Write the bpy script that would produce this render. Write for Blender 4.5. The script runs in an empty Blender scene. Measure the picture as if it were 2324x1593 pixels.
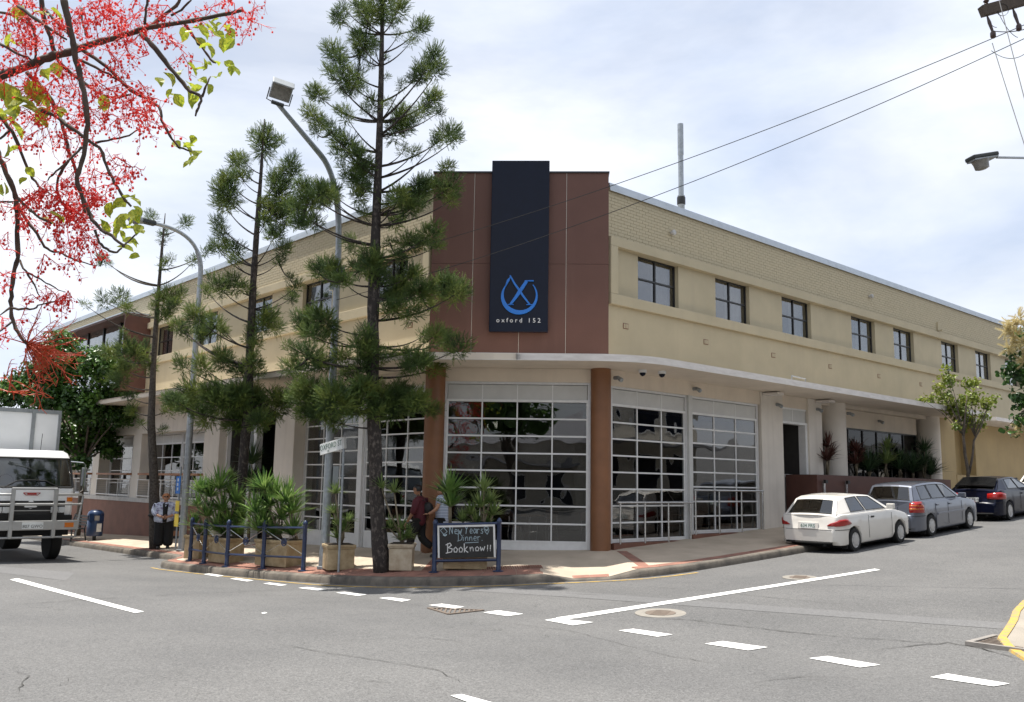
import bpy, bmesh, math, random
from math import sin, cos, tan, pi, radians, sqrt, atan2, exp, floor
from mathutils import Vector, Matrix

random.seed(7)
S = bpy.context.scene
COL = S.collection

# ------------------------------------------------------------------ camera
CAM = Vector((-13.3348, -14.5752, 1.5))
YAW, PIT, ROL, FPX = radians(47.7), radians(8.38), radians(0.97), 2049.0 / 2324.0
_f = Vector((cos(YAW) * cos(PIT), sin(YAW) * cos(PIT), sin(PIT)))
_r0 = Vector((sin(YAW), -cos(YAW), 0))
_u0 = _r0.cross(_f)
_r = _r0 * cos(ROL) + _u0 * sin(ROL)
_u = _u0 * cos(ROL) - _r0 * sin(ROL)
cd = bpy.data.cameras.new('camera'); cam = bpy.data.objects.new('camera', cd); COL.objects.link(cam)
cd.sensor_width = 36.0; cd.sensor_fit = 'HORIZONTAL'; cd.lens = 36 * FPX
cd.clip_start = 0.1; cd.clip_end = 3000
cam.matrix_world = Matrix(((_r.x, _u.x, -_f.x, CAM.x), (_r.y, _u.y, -_f.y, CAM.y), (_r.z, _u.z, -_f.z, CAM.z), (0, 0, 0, 1)))
S.camera = cam

# ------------------------------------------------------------------ sky, sun, exposure
SUN_AZ, SUN_EL = radians(120), radians(76)          # azimuth from +X towards +Y
w = bpy.data.worlds.new('World'); S.world = w; w.use_nodes = True
nt = w.node_tree; nt.nodes.clear()
def N(t, typ, **kw):
    n = t.nodes.new(typ)
    for k, v in kw.items(): setattr(n, k, v)
    return n
wo = N(nt, 'ShaderNodeOutputWorld'); bg = N(nt, 'ShaderNodeBackground'); bg.inputs[1].default_value = 0.085
sky = N(nt, 'ShaderNodeTexSky', sky_type='NISHITA', sun_disc=False, sun_elevation=SUN_EL, sun_rotation=radians(90) - SUN_AZ)
sky.air_density = 1.0; sky.dust_density = 2.0
tc = N(nt, 'ShaderNodeTexCoord')
mp = N(nt, 'ShaderNodeMapping'); mp.inputs['Scale'].default_value = (1.0, 1.0, 2.6); mp.inputs['Location'].default_value = (5.6, 6.7, 7.2)
n1 = N(nt, 'ShaderNodeTexNoise'); n1.inputs['Scale'].default_value = 1.5; n1.inputs['Detail'].default_value = 7; n1.inputs['Roughness'].default_value = .55; n1.inputs['Distortion'].default_value = .5
rp = N(nt, 'ShaderNodeValToRGB'); rp.color_ramp.elements[0].position = .36; rp.color_ramp.elements[1].position = .62
rp.color_ramp.elements[0].color = (.5, .5, .5, 1); rp.color_ramp.elements[1].color = (1, 1, 1, 1)
n2 = N(nt, 'ShaderNodeTexNoise'); n2.inputs['Scale'].default_value = 2.6; n2.inputs['Detail'].default_value = 6; n2.inputs['Roughness'].default_value = .55
rp2 = N(nt, 'ShaderNodeValToRGB'); rp2.color_ramp.elements[0].position = .3; rp2.color_ramp.elements[1].position = .7
rp2.color_ramp.elements[0].color = (6.3, 7.1, 8.7, 1); rp2.color_ramp.elements[1].color = (10.0, 10.1, 10.3, 1)
mx = N(nt, 'ShaderNodeMixRGB')
nt.links.new(tc.outputs['Generated'], mp.inputs[0]); nt.links.new(mp.outputs[0], n1.inputs['Vector']); nt.links.new(mp.outputs[0], n2.inputs['Vector'])
nt.links.new(n1.outputs[0], rp.inputs[0]); nt.links.new(n2.outputs[0], rp2.inputs[0])
nt.links.new(rp.outputs[0], mx.inputs[0]); nt.links.new(sky.outputs[0], mx.inputs[1]); nt.links.new(rp2.outputs[0], mx.inputs[2])
nt.links.new(mx.outputs[0], bg.inputs[0]); nt.links.new(bg.outputs[0], wo.inputs[0])
sd = bpy.data.lights.new('sun', 'SUN'); sd.energy = 5.0; sd.angle = radians(.55); sd.color = (1, .95, .87)
so = bpy.data.objects.new('sun', sd); COL.objects.link(so); so.location = (0, 0, 40)
sdir = Vector((cos(SUN_AZ) * cos(SUN_EL), sin(SUN_AZ) * cos(SUN_EL), sin(SUN_EL)))
so.rotation_euler = sdir.to_track_quat('Z', 'Y').to_euler()
S.view_settings.view_transform = 'Standard'; S.view_settings.look = 'None'
S.view_settings.exposure = 0.58; S.view_settings.gamma = 1.0; S.view_settings.use_curve_mapping = False

# ------------------------------------------------------------------ helpers
def ray(u, v):           # direction through a point of the photograph, measured on a 2324 x 1593 grid
    return _f + _r * ((u - 1162) / 2049.0) - _u * ((v - 796.5) / 2049.0)
def at(u, v, d): return CAM + ray(u, v) * d
def proj(p):
    d = Vector(p) - CAM; k = d.dot(_f)
    return 1162 + 2049 * d.dot(_r) / k, 796.5 - 2049 * d.dot(_u) / k, k
KG = (-0.677508, -0.020198, -0.015965, 0.068895, 0.000289, -0.011853, 0.000324)
def G(x, y):             # road surface height
    cx = min(max(x, -16), 32); cy = min(max(y, -16), 26)
    px = max(cx + 3, 0); py = max(cy + 3, 0)
    b = KG[0] + KG[1] * cx + KG[2] * cy + KG[3] * px + KG[4] * px * px + KG[5] * py + KG[6] * py * py
    return b + (x - cx) * (.05 if x > 0 else 0) - (y - cy) * .01
WALL = [(0, 70), (0, 3.1), (3.1, 0), (70, 0)]
KERB = [(-2.4, 70), (-2.38, 40), (-2.36, 25), (-2.35, 16), (-2.34, 12.2), (-2.45, 11.6), (-2.9, 11.0), (-3.35, 10.45), (-3.55, 9.9), (-3.6, 9.3), (-3.5, 8.2), (-3.38, 7.1), (-3.22, 6.1), (-3.02, 5.1), (-2.86, 4.0), (-2.68, 3.0), (-2.45, 2.2),
        (-2.18, 1.5), (-1.88, .95), (-1.55, .45), (-1.2, .02), (-.85, -.4), (-.5, -.73), (-.1, -1.05), (.4, -1.5), (.95, -1.95), (1.5, -2.3), (2.1, -2.48), (2.75, -2.58), (4.3, -2.65), (6.2, -2.7), (10, -2.72), (16, -2.72), (25, -2.72), (40, -2.72), (70, -2.72)]
RAMP0, RAMP1 = 23, 26
def dpoly(p, poly):
    best = 1e9; bt = 0
    for i in range(len(poly) - 1):
        ax, ay = poly[i]; bx, by = poly[i + 1]; dx, dy = bx - ax, by - ay
        t = ((p[0] - ax) * dx + (p[1] - ay) * dy) / (dx * dx + dy * dy); t = min(max(t, 0), 1)
        d = (ax + dx * t - p[0]) ** 2 + (ay + dy * t - p[1]) ** 2
        if d < best: best = d; bt = i + t; q = (ax + dx * t, ay + dy * t)
    return sqrt(best), bt, q
def kerb_up(t):          # kerb upstand along the kerb line, lowered at the ramp
    if RAMP0 <= t <= RAMP1:
        e = min(t - RAMP0, RAMP1 - t); return .15 - .128 * min(e / .5, 1)
    return .15
def zwall(q):
    x, y = q
    if x > 3.1 - 1e-6: return .0 + .052 * (x - 3.2)
    if y > 3.1 - 1e-6: return -.1 - .033 * (y - 3.0)
    return -.1 + .1 * x / 3.1
def FP(x, y):            # footpath height
    dk, tk, qk = dpoly((x, y), KERB); dw, tw, qw = dpoly((x, y), WALL)
    zk = G(*qk) + kerb_up(tk)
    t = dk / (dk + dw + 1e-9)
    return zk + (zwall(qw) - zk) * t
def site(u, v, fn=FP):   # point of the ground seen at a place in the photograph
    z = -.3
    for _ in range(60):
        r = ray(u, v); t = (z - CAM.z) / r.z; p = CAM + r * t; z = .5 * z + .5 * fn(p.x, p.y)
    return p
def hgt(p, v):           # height of an upright thing standing at p whose top is seen at row v
    lo, hi = 0, 30
    for _ in range(50):
        m = (lo + hi) / 2
        if proj(p + Vector((0, 0, m)))[1] > v: lo = m
        else: hi = m
    return lo

def tag(o, label=None, cat=None, group=None, kind=None):
    if label: o['label'] = label
    if cat: o['category'] = cat
    if group: o['group'] = group
    if kind: o['kind'] = kind
    return o
def thing(name, label, cat, loc=(0, 0, 0), rz=0, group=None):
    o = bpy.data.objects.new(name, None); o.empty_display_size = .2; COL.objects.link(o)
    o.location = loc; o.rotation_euler = (0, 0, rz)
    return tag(o, label, cat, group)
def link(name, me, m, parent=None, loc=(0, 0, 0), rot=None):
    o = bpy.data.objects.new(name, me); COL.objects.link(o)
    if m and not me.materials: me.materials.append(m)
    if parent: o.parent = parent
    o.location = loc
    if rot: o.rotation_euler = rot
    return o
def copy_tree(o, parent=None):
    c = o.copy(); COL.objects.link(c); c.parent = parent
    for ch in list(o.children): copy_tree(ch, c)
    return c
class MB:
    def __init__(s): s.v = []; s.f = []
    def add(s, vs, fs):
        b = len(s.v); s.v += [tuple(p) for p in vs]; s.f += [tuple(i + b for i in f) for f in fs]; return s
    def quad(s, a, b, c, d): return s.add([a, b, c, d], [(0, 1, 2, 3)])
    def box(s, x0, y0, z0, x1, y1, z1):
        x0, x1 = min(x0, x1), max(x0, x1); y0, y1 = min(y0, y1), max(y0, y1); z0, z1 = min(z0, z1), max(z0, z1)
        return s.add([(x0, y0, z0), (x1, y0, z0), (x1, y1, z0), (x0, y1, z0), (x0, y0, z1), (x1, y0, z1), (x1, y1, z1), (x0, y1, z1)],
                     [(0, 3, 2, 1), (4, 5, 6, 7), (0, 1, 5, 4), (1, 2, 6, 5), (2, 3, 7, 6), (3, 0, 4, 7)])
    def obox(s, c, a, b, d):     # oriented box: centre and three half-axis vectors
        c, a, b, d = Vector(c), Vector(a), Vector(b), Vector(d)
        P = [c + a * i + b * j + d * k for k in (-1, 1) for i, j in ((-1, -1), (1, -1), (1, 1), (-1, 1))]
        f = [(0, 3, 2, 1), (4, 5, 6, 7), (0, 1, 5, 4), (1, 2, 6, 5), (2, 3, 7, 6), (3, 0, 4, 7)]
        if a.cross(b).dot(d) < 0: f = [tuple(reversed(q)) for q in f]
        return s.add(P, f)
    def beam(s, p, q, w, h, up=(0, 0, 1)):
        p, q = Vector(p), Vector(q); d = q - p; a = d.normalized(); l = a.cross(Vector(up)).normalized(); n = l.cross(a)
        return s.obox((p + q) / 2, d / 2, l * (w / 2), n * (h / 2))
    def tube(s, pts, r, n=6, cap=True):
        pts = [Vector(p) for p in pts]; m = len(pts)
        if not hasattr(r, '__len__'): r = [r] * m
        t0 = (pts[1] - pts[0]).normalized(); ref = Vector((0, 0, 1)) if abs(t0.z) < .9 else Vector((1, 0, 0))
        a = t0.cross(ref).normalized(); vs = []
        for i in range(m):
            t = (pts[min(i + 1, m - 1)] - pts[max(i - 1, 0)])
            if t.length < 1e-9: t = t0
            t = t.normalized(); a = (a - t * a.dot(t))
            a = a.normalized() if a.length > 1e-6 else t.orthogonal().normalized()
            b = t.cross(a)
            for k in range(n):
                g = 2 * pi * k / n; vs.append(pts[i] + (a * cos(g) + b * sin(g)) * r[i])
        fs = []
        for i in range(m - 1):
            for k in range(n):
                fs.append((i * n + k, i * n + (k + 1) % n, (i + 1) * n + (k + 1) % n, (i + 1) * n + k))
        if cap: fs += [tuple(reversed(range(n))), tuple(range((m - 1) * n, m * n))]
        return s.add(vs, fs)
    def lathe(s, prof, c=(0, 0, 0), n=16, ax=(0, 0, 1), sx=1, sy=1):
        ax = Vector(ax).normalized(); a = ax.orthogonal().normalized(); b = ax.cross(a); c = Vector(c)
        if abs(ax.z) > .99: a, b = Vector((1, 0, 0)), Vector((0, 1, 0)) * (1 if ax.z > 0 else -1)
        vs = []; fs = []
        for r, z in prof:
            for k in range(n):
                g = 2 * pi * k / n; vs.append(c + a * (r * cos(g) * sx) + b * (r * sin(g) * sy) + ax * z)
        for i in range(len(prof) - 1):
            for k in range(n): fs.append((i * n + k, i * n + (k + 1) % n, (i + 1) * n + (k + 1) % n, (i + 1) * n + k))
        fs += [tuple(reversed(range(n))), tuple(range((len(prof) - 1) * n, len(prof) * n))]
        return s.add(vs, fs)
    def prism(s, poly, a, b, o, d):   # polygon in plane (a,b) at origin o, extruded by d
        o, a, b, d = Vector(o), Vector(a), Vector(b), Vector(d); n = len(poly)
        vs = [o + a * p[0] + b * p[1] for p in poly] + [o + a * p[0] + b * p[1] + d for p in poly]
        fs = [tuple(range(n - 1, -1, -1)), tuple(range(n, 2 * n))] + [(i, (i + 1) % n, n + (i + 1) % n, n + i) for i in range(n)]
        return s.add(vs, fs)
    def grid(s, rows):
        m, n = len(rows), len(rows[0])
        return s.add([p for r in rows for p in r], [(i * n + j, i * n + j + 1, (i + 1) * n + j + 1, (i + 1) * n + j) for i in range(m - 1) for j in range(n - 1)])
    def mesh(s, name, off=(0, 0, 0), smooth=False):
        me = bpy.data.meshes.new(name)
        if off[0] or off[1] or off[2]: vs = [(p[0] - off[0], p[1] - off[1], p[2] - off[2]) for p in s.v]
        else: vs = s.v
        me.from_pydata(vs, [], s.f); me.update()
        if smooth is not False:
            me.polygons.foreach_set('use_smooth', [True] * len(me.polygons))
            if smooth is not True: me.set_sharp_from_angle(angle=radians(smooth))
        return me
    def build(s, name, m, parent=None, smooth=False, off=None, fix=False, bevel=0):
        # parts are given in world coordinates when off is None and the parent is an unrotated thing
        if off is None:
            off = (0, 0, 0)
            p = parent
            while p is not None:
                off = (off[0] + p.location.x, off[1] + p.location.y, off[2] + p.location.z); p = p.parent
        me = s.mesh(name, off, smooth)
        if fix:
            bm = bmesh.new(); bm.from_mesh(me); bmesh.ops.recalc_face_normals(bm, faces=bm.faces); bm.to_mesh(me); bm.free()
        o = link(name, me, m, parent)
        if bevel:
            b = o.modifiers.new('bevel', 'BEVEL'); b.width = bevel; b.segments = 2; b.limit_method = 'ANGLE'
        return o
L0 = (0, 0, 0)
def solo(mb, name, m, label, cat, base, group=None, smooth=False, bevel=0):   # a one-mesh thing, origin at its base
    o = link(name, mb.mesh(name, base, smooth), m, None, base)
    if bevel:
        b = o.modifiers.new('bevel', 'BEVEL'); b.width = bevel; b.segments = 2; b.limit_method = 'ANGLE'
    return tag(o, label, cat, group)

# ------------------------------------------------------------------ materials
MATS = {}
def mat(name, col, rough=.6, metal=0, var=.12, scale=4, bump=0, bscale=60, coat=0, spec=.5, col2=None, stretch=None, detail=5, trans=0, sub=0, thr=(.35, .65), mid=None):
    if name in MATS: return MATS[name]
    m = bpy.data.materials.new(name); m.use_nodes = True; t = m.node_tree; b = t.nodes['Principled BSDF']
    c = list(col) + [1]
    c2 = list(col2) + [1] if col2 else [min(1, x * (1 - var * 1.6)) for x in col] + [1]
    b.inputs['Roughness'].default_value = rough; b.inputs['Metallic'].default_value = metal
    b.inputs['Coat Weight'].default_value = coat; b.inputs['Coat Roughness'].default_value = .04
    b.inputs['Specular IOR Level'].default_value = spec
    tcn = t.nodes.new('ShaderNodeTexCoord'); mpn = t.nodes.new('ShaderNodeMapping'); t.links.new(tcn.outputs['Object'], mpn.inputs[0])
    if stretch: mpn.inputs['Scale'].default_value = stretch
    nz = t.nodes.new('ShaderNodeTexNoise'); nz.inputs['Scale'].default_value = scale; nz.inputs['Detail'].default_value = detail; nz.inputs['Roughness'].default_value = .6
    t.links.new(mpn.outputs[0], nz.inputs['Vector'])
    r = t.nodes.new('ShaderNodeValToRGB'); r.color_ramp.elements[0].position = thr[0]; r.color_ramp.elements[1].position = thr[1]
    r.color_ramp.elements[0].color = c2; r.color_ramp.elements[1].color = c
    if mid:
        e = r.color_ramp.elements.new((thr[0] + thr[1]) / 2); e.color = list(mid) + [1]
    t.links.new(nz.outputs[0], r.inputs[0]); t.links.new(r.outputs[0], b.inputs['Base Color'])
    if bump:
        n2_ = t.nodes.new('ShaderNodeTexNoise'); n2_.inputs['Scale'].default_value = bscale; n2_.inputs['Detail'].default_value = 4
        t.links.new(tcn.outputs['Object'], n2_.inputs['Vector'])
        bp = t.nodes.new('ShaderNodeBump'); bp.inputs['Strength'].default_value = bump; bp.inputs['Distance'].default_value = .02
        t.links.new(n2_.outputs[0], bp.inputs['Height']); t.links.new(bp.outputs[0], b.inputs['Normal'])
    if trans:
        tr = t.nodes.new('ShaderNodeBsdfTranslucent'); mixs = t.nodes.new('ShaderNodeMixShader'); mixs.inputs[0].default_value = trans
        t.links.new(r.outputs[0], tr.inputs[0]); t.links.new(b.outputs[0], mixs.inputs[1]); t.links.new(tr.outputs[0], mixs.inputs[2])
        t.links.new(mixs.outputs[0], t.nodes['Material Output'].inputs[0])
    MATS[name] = m; return m
def glassmat(name, tint=(.5, .52, .52), ior=1.52, wave=0.0, wscale=1.2, boost=1.0, rough=0.0):
    m = bpy.data.materials.new(name); m.use_nodes = True; t = m.node_tree; t.nodes.remove(t.nodes['Principled BSDF'])
    tr = t.nodes.new('ShaderNodeBsdfTransparent'); tr.inputs[0].default_value = list(tint) + [1]
    gl = t.nodes.new('ShaderNodeBsdfGlossy'); gl.inputs['Roughness'].default_value = rough; gl.inputs[0].default_value = (1, 1, 1, 1)
    fr = t.nodes.new('ShaderNodeFresnel'); geo = t.nodes.new('ShaderNodeNewGeometry'); mr = t.nodes.new('ShaderNodeMapRange'); mr.inputs['To Min'].default_value = ior; mr.inputs['To Max'].default_value = 1 / ior
    t.links.new(geo.outputs['Backfacing'], mr.inputs['Value']); t.links.new(mr.outputs[0], fr.inputs['IOR'])
    mu = t.nodes.new('ShaderNodeMath'); mu.operation = 'MULTIPLY'; mu.use_clamp = True; mu.inputs[1].default_value = boost
    mi = t.nodes.new('ShaderNodeMixShader')
    if wave:
        tcn = t.nodes.new('ShaderNodeTexCoord'); nz = t.nodes.new('ShaderNodeTexNoise'); nz.inputs['Scale'].default_value = wscale; nz.inputs['Detail'].default_value = 1
        t.links.new(tcn.outputs['Object'], nz.inputs['Vector'])
        bp = t.nodes.new('ShaderNodeBump'); bp.inputs['Strength'].default_value = wave; bp.inputs['Distance'].default_value = .02
        t.links.new(nz.outputs[0], bp.inputs['Height']); t.links.new(bp.outputs[0], gl.inputs['Normal'])
    t.links.new(fr.outputs[0], mu.inputs[0]); t.links.new(mu.outputs[0], mi.inputs[0]); t.links.new(tr.outputs[0], mi.inputs[1]); t.links.new(gl.outputs[0], mi.inputs[2])
    t.links.new(mi.outputs[0], t.nodes['Material Output'].inputs[0])
    MATS[name] = m; return m
M = MATS
def paint_facade(name, col, dirt, brick=False):
    m = mat(name, col, rough=.75, scale=.9, col2=[a * .88 for a in col], bump=.08, bscale=30)
    t = m.node_tree; b = t.nodes['Principled BSDF']; src = b.inputs['Base Color'].links[0].from_socket
    tcn = t.nodes.new('ShaderNodeTexCoord'); mpn = t.nodes.new('ShaderNodeMapping'); mpn.inputs['Scale'].default_value = (2.2, 2.2, .18)
    nz = t.nodes.new('ShaderNodeTexNoise'); nz.inputs['Scale'].default_value = 1.6; nz.inputs['Detail'].default_value = 6
    r = t.nodes.new('ShaderNodeValToRGB'); r.color_ramp.elements[0].position = .52; r.color_ramp.elements[1].position = .78
    r.color_ramp.elements[0].color = (0, 0, 0, 1); r.color_ramp.elements[1].color = (.55, .55, .55, 1)
    mxn = t.nodes.new('ShaderNodeMixRGB'); mxn.inputs[2].default_value = list(dirt) + [1]
    t.links.new(tcn.outputs['Object'], mpn.inputs[0]); t.links.new(mpn.outputs[0], nz.inputs['Vector']); t.links.new(nz.outputs[0], r.inputs[0])
    t.links.new(r.outputs[0], mxn.inputs[0]); t.links.new(src, mxn.inputs[1]); t.links.new(mxn.outputs[0], b.inputs['Base Color'])
    return m
CREAM = (.465, .402, .270)
paint_facade('cream_paint', CREAM, (.40, .34, .24))
mat('cream_brick', CREAM, rough=.7, scale=3.5, col2=[a * .93 for a in CREAM], bump=.15, bscale=40)
mat('cream_mortar', [a * .92 for a in CREAM], rough=.9)
paint_facade('white_paint', (.70, .645, .57), (.48, .43, .37))
paint_facade('soffit_paint', (.72, .63, .52), (.55, .48, .4))
mat('fascia_paint', (.72, .68, .64), rough=.6, scale=2.5, col2=(.60, .56, .52), stretch=(1, 1, 4))
paint_facade('yellow_paint', (.44, .335, .17), (.36, .28, .16))
paint_facade('brown_panel', (.135, .066, .050), (.16, .085, .066))
mat('brown_dark', (.115, .047, .034), rough=.6, scale=2, var=.15)
mat('brown_plinth', (.20, .088, .058), rough=.7, scale=2, var=.15, bump=.1)
mat('rust_column', (.225, .098, .042), rough=.5, scale=2.0, var=.12)
mat('sign_black', (.004, .007, .020), rough=.22, var=.1, spec=.22)
mat('blue_emblem', (.012, .17, .62), rough=.3, var=.05)
mat('white_letters', (.72, .74, .76), rough=.4, var=.03)
mat('alu', (.66, .66, .66), rough=.4, metal=.2, var=.06, scale=8)
mat('alu_white', (.76, .76, .75), rough=.45, metal=.0, var=.06, scale=6)
mat('panel_grey', (.56, .56, .54), rough=.5, var=.05)
mat('steel', (.62, .62, .61), rough=.25, metal=.9, var=.08, scale=10)
mat('galv', (.36, .39, .41), rough=.42, metal=.55, var=.16, scale=9, bump=.05)
mat('cap_metal', (.50, .55, .60), rough=.4, metal=.3, var=.08)
mat('frame_black', (.018, .018, .018), rough=.4)
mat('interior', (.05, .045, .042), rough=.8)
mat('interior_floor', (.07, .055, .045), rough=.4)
mat('curtain', (.62, .62, .62), rough=.9, var=.1, scale=2, stretch=(8, 8, .5))
mat('timber', (.36, .15, .06), rough=.5, var=.25, scale=6, stretch=(1, .15, 6))
mat('sill_grey', (.48, .47, .45), rough=.7, var=.12)
glassmat('door_glass', (.60, .61, .61), ior=1.62, wave=.38, wscale=1.3, boost=1.25)
glassmat('window_glass', (.62, .63, .63), ior=1.75, wave=.30, wscale=1.6, boost=1.5)
glassmat('dark_glass', (.25, .25, .25), ior=1.42, wave=.15, boost=.7)
glassmat('car_glass', (.16, .18, .18), ior=1.7, boost=1.5)
# ------------------------------------------------------------------ ground materials
def asphalt(name, a, b_, speck=1.0):
    m = bpy.data.materials.new(name); m.use_nodes = True; t = m.node_tree; b = t.nodes['Principled BSDF']
    b.inputs['Roughness'].default_value = .88; b.inputs['Specular IOR Level'].default_value = .3
    tcn = t.nodes.new('ShaderNodeTexCoord'); O = tcn.outputs['Object']
    def nz(sc, de, ro=.6, dist=0):
        n = t.nodes.new('ShaderNodeTexNoise'); n.inputs['Scale'].default_value = sc; n.inputs['Detail'].default_value = de; n.inputs['Roughness'].default_value = ro; n.inputs['Distortion'].default_value = dist
        t.links.new(O, n.inputs['Vector']); return n
    def ramp(src, p0, p1, c0, c1):
        r = t.nodes.new('ShaderNodeValToRGB'); r.color_ramp.elements[0].position = p0; r.color_ramp.elements[1].position = p1
        r.color_ramp.elements[0].color = c0; r.color_ramp.elements[1].color = c1; t.links.new(src, r.inputs[0]); return r.outputs[0]
    def mix(fac, c1, c2, mode='MIX', f=None):
        x = t.nodes.new('ShaderNodeMixRGB'); x.blend_type = mode
        if fac is not None: t.links.new(fac, x.inputs[0])
        else: x.inputs[0].default_value = f
        for i, c in ((1, c1), (2, c2)):
            if isinstance(c, tuple): x.inputs[i].default_value = c
            else: t.links.new(c, x.inputs[i])
        return x.outputs[0]
    base = ramp(nz(.35, 5).outputs[0], .35, .68, a, b_)
    v = t.nodes.new('ShaderNodeTexVoronoi'); v.inputs['Scale'].default_value = 75; t.links.new(O, v.inputs['Vector'])
    sp = ramp(v.outputs['Color'], .1, .95, (.62, .62, .62, 1), (1.42, 1.41, 1.39, 1))
    base = mix(None, base, sp, 'MULTIPLY', .75 * speck)
    sp2 = ramp(nz(24, 3).outputs[0], .35, .7, (.84, .84, .84, 1), (1.12, 1.12, 1.12, 1))
    base = mix(None, base, sp2, 'MULTIPLY', .9)
    # crazed cracking where a broad mask allows it
    vc = t.nodes.new('ShaderNodeTexVoronoi'); vc.feature = 'DISTANCE_TO_EDGE'; vc.inputs['Scale'].default_value = 1.1
    nd = nz(2.2, 5); ad = t.nodes.new('ShaderNodeMixRGB'); ad.blend_type = 'ADD'; ad.inputs[0].default_value = .55
    t.links.new(O, ad.inputs[1]); t.links.new(nd.outputs['Color'], ad.inputs[2]); t.links.new(ad.outputs[0], vc.inputs['Vector'])
    line = ramp(vc.outputs['Distance'], .0, .013, (1, 1, 1, 1), (0, 0, 0, 1))
    mask = ramp(nz(.55, 3).outputs[0], .53, .64, (0, 0, 0, 1), (1, 1, 1, 1)); brk = ramp(nz(3.2, 3).outputs[0], .46, .6, (0, 0, 0, 1), (1, 1, 1, 1))
    lm = mix(None, mix(None, line, mask, 'MULTIPLY', 1), brk, 'MULTIPLY', 1)
    base = mix(lm, base, (.05, .05, .045, 1))
    oil = ramp(nz(.9, 6, .65, 1.2).outputs[0], .60, .76, (0, 0, 0, 1), (.35, .35, .35, 1))
    base = mix(oil, base, (.085, .083, .08, 1))
    t.links.new(base, b.inputs['Base Color'])
    bp = t.nodes.new('ShaderNodeBump'); bp.inputs['Strength'].default_value = .5; bp.inputs['Distance'].default_value = .006
    t.links.new(v.outputs['Distance'], bp.inputs['Height']); t.links.new(bp.outputs[0], b.inputs['Normal'])
    M[name] = m; return m
asphalt('asphalt', (.118, .118, .119, 1), (.150, .149, .148, 1))
asphalt('asphalt_patch', (.145, .145, .147, 1), (.164, .163, .164, 1), .5)
mat('concrete_path', (.50, .42, .33), rough=.85, scale=1.2, col2=(.40, .335, .26), bump=.25, bscale=90)
mat('red_paver', (.34, .165, .12), rough=.85, scale=2.5, col2=(.20, .105, .08), bump=.2)
mat('kerb_concrete', (.19, .165, .135), rough=.9, scale=3, col2=(.06, .055, .048), stretch=(1, 1, .6), bump=.4, bscale=40, thr=(.3, .7))  # kerb face's shade put into a lower base tone; stains by noise
mat('road_white', (.80, .80, .78), rough=.7, scale=9, col2=(.45, .45, .44), thr=(.30, .42), detail=8)
mat('road_yellow', (.50, .32, .065), rough=.8, scale=7, col2=(.30, .24, .14), thr=(.38, .56))
mat('pavement_grey', (.33, .295, .25), rough=.9, scale=2, col2=(.26, .235, .20), bump=.3, bscale=60)
mat('gully_concrete', (.27, .25, .23), rough=.9, scale=6)
mat('crack_black', (.05, .048, .043), rough=.95)
mat('iron', (.20, .16, .13), rough=.7, metal=.3, scale=12)
mat('manhole_ring', (.27, .25, .22), rough=.85, scale=8)

# ------------------------------------------------------------------ road
def span(a, b, st): n = max(1, round((b - a) / st)); return [a + (b - a) * i / n for i in range(n)]
xs = [-900, -300, -120, -60, -35] + span(-22, -3, 1) + span(-3, 20, 1) + span(20, 34, 2) + [34, 45, 70, 120, 300, 900]
ys = [-900, -300, -120, -60, -35] + span(-22, -3, 1) + span(-3, 26, 1) + [26, 34, 45, 70, 120, 300, 900]
mb = MB(); mb.grid([[(x, y, G(x, y)) for x in xs] for y in ys])
road = mb.build('road', M['asphalt']); tag(road, kind='structure')
def drape(poly_rows, dz, name, m, parent=road, fn=G):
    b = MB(); b.grid([[(p[0], p[1], fn(p[0], p[1]) + dz) for p in r] for r in poly_rows])
    return b.build(name, m, parent)
def quad_rows(a, b, c, d, n=6, k=2):   # a-b one long side, d-c the other
    def L(p, q, t): return (p[0] + (q[0] - p[0]) * t, p[1] + (q[1] - p[1]) * t)
    return [[L(L(a, d, j / k), L(b, c, j / k), i / n) for i in range(n + 1)] for j in range(k + 1)]
def gp(u, v): p = site(u, v, G); return (p.x, p.y)
def marking(pts, m='road_white', n=6, dz=.008, name='stripe'):
    return drape(quad_rows(*[gp(*p) for p in pts], n=n), dz, name, M[m])
# give-way dashes across the side street, corner mark and centre lines
for pts in ([(1404, 1432), (1492, 1446), (1527, 1441), (1437, 1428)], [(1599, 1462), (1698, 1477), (1742, 1470), (1640, 1456)], [(1836, 1495), (1952, 1516), (1998, 1510), (1878, 1490)],
            [(2111, 1538), (2255, 1559), (2292, 1553), (2150, 1530)], [(1096, 1391), (1152, 1399), (1188, 1394), (1130, 1386)], [(972, 1374), (1032, 1382), (1054, 1378), (1003, 1371)],
            [(860, 1358), (912, 1366), (933, 1362), (882, 1356)], [(762, 1346), (812, 1353), (832, 1350), (782, 1344)], [(677, 1335), (722, 1341), (742, 1338), (697, 1333)], [(597, 1325), (636, 1330), (652, 1328), (612, 1323)],
            [(522, 1314), (560, 1320), (576, 1318), (536, 1312)], [(462, 1304), (494, 1309), (508, 1307), (475, 1302)]):
    marking(pts)
marking([(1236, 1408), (1300, 1420), (1347, 1413), (1262, 1404)])
marking([(1268, 1408), (1998, 1294), (1985, 1291.5), (1262, 1402.5)], n=24, dz=.0088)
marking([(22, 1316), (306, 1392), (327, 1389), (40, 1313)], n=12)
marking([(592, 1392), (597, 1394), (607, 1392), (601, 1390)], n=2)
marking([(1022, 1580), (1075, 1600), (1150, 1605), (1048, 1577)])
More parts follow.
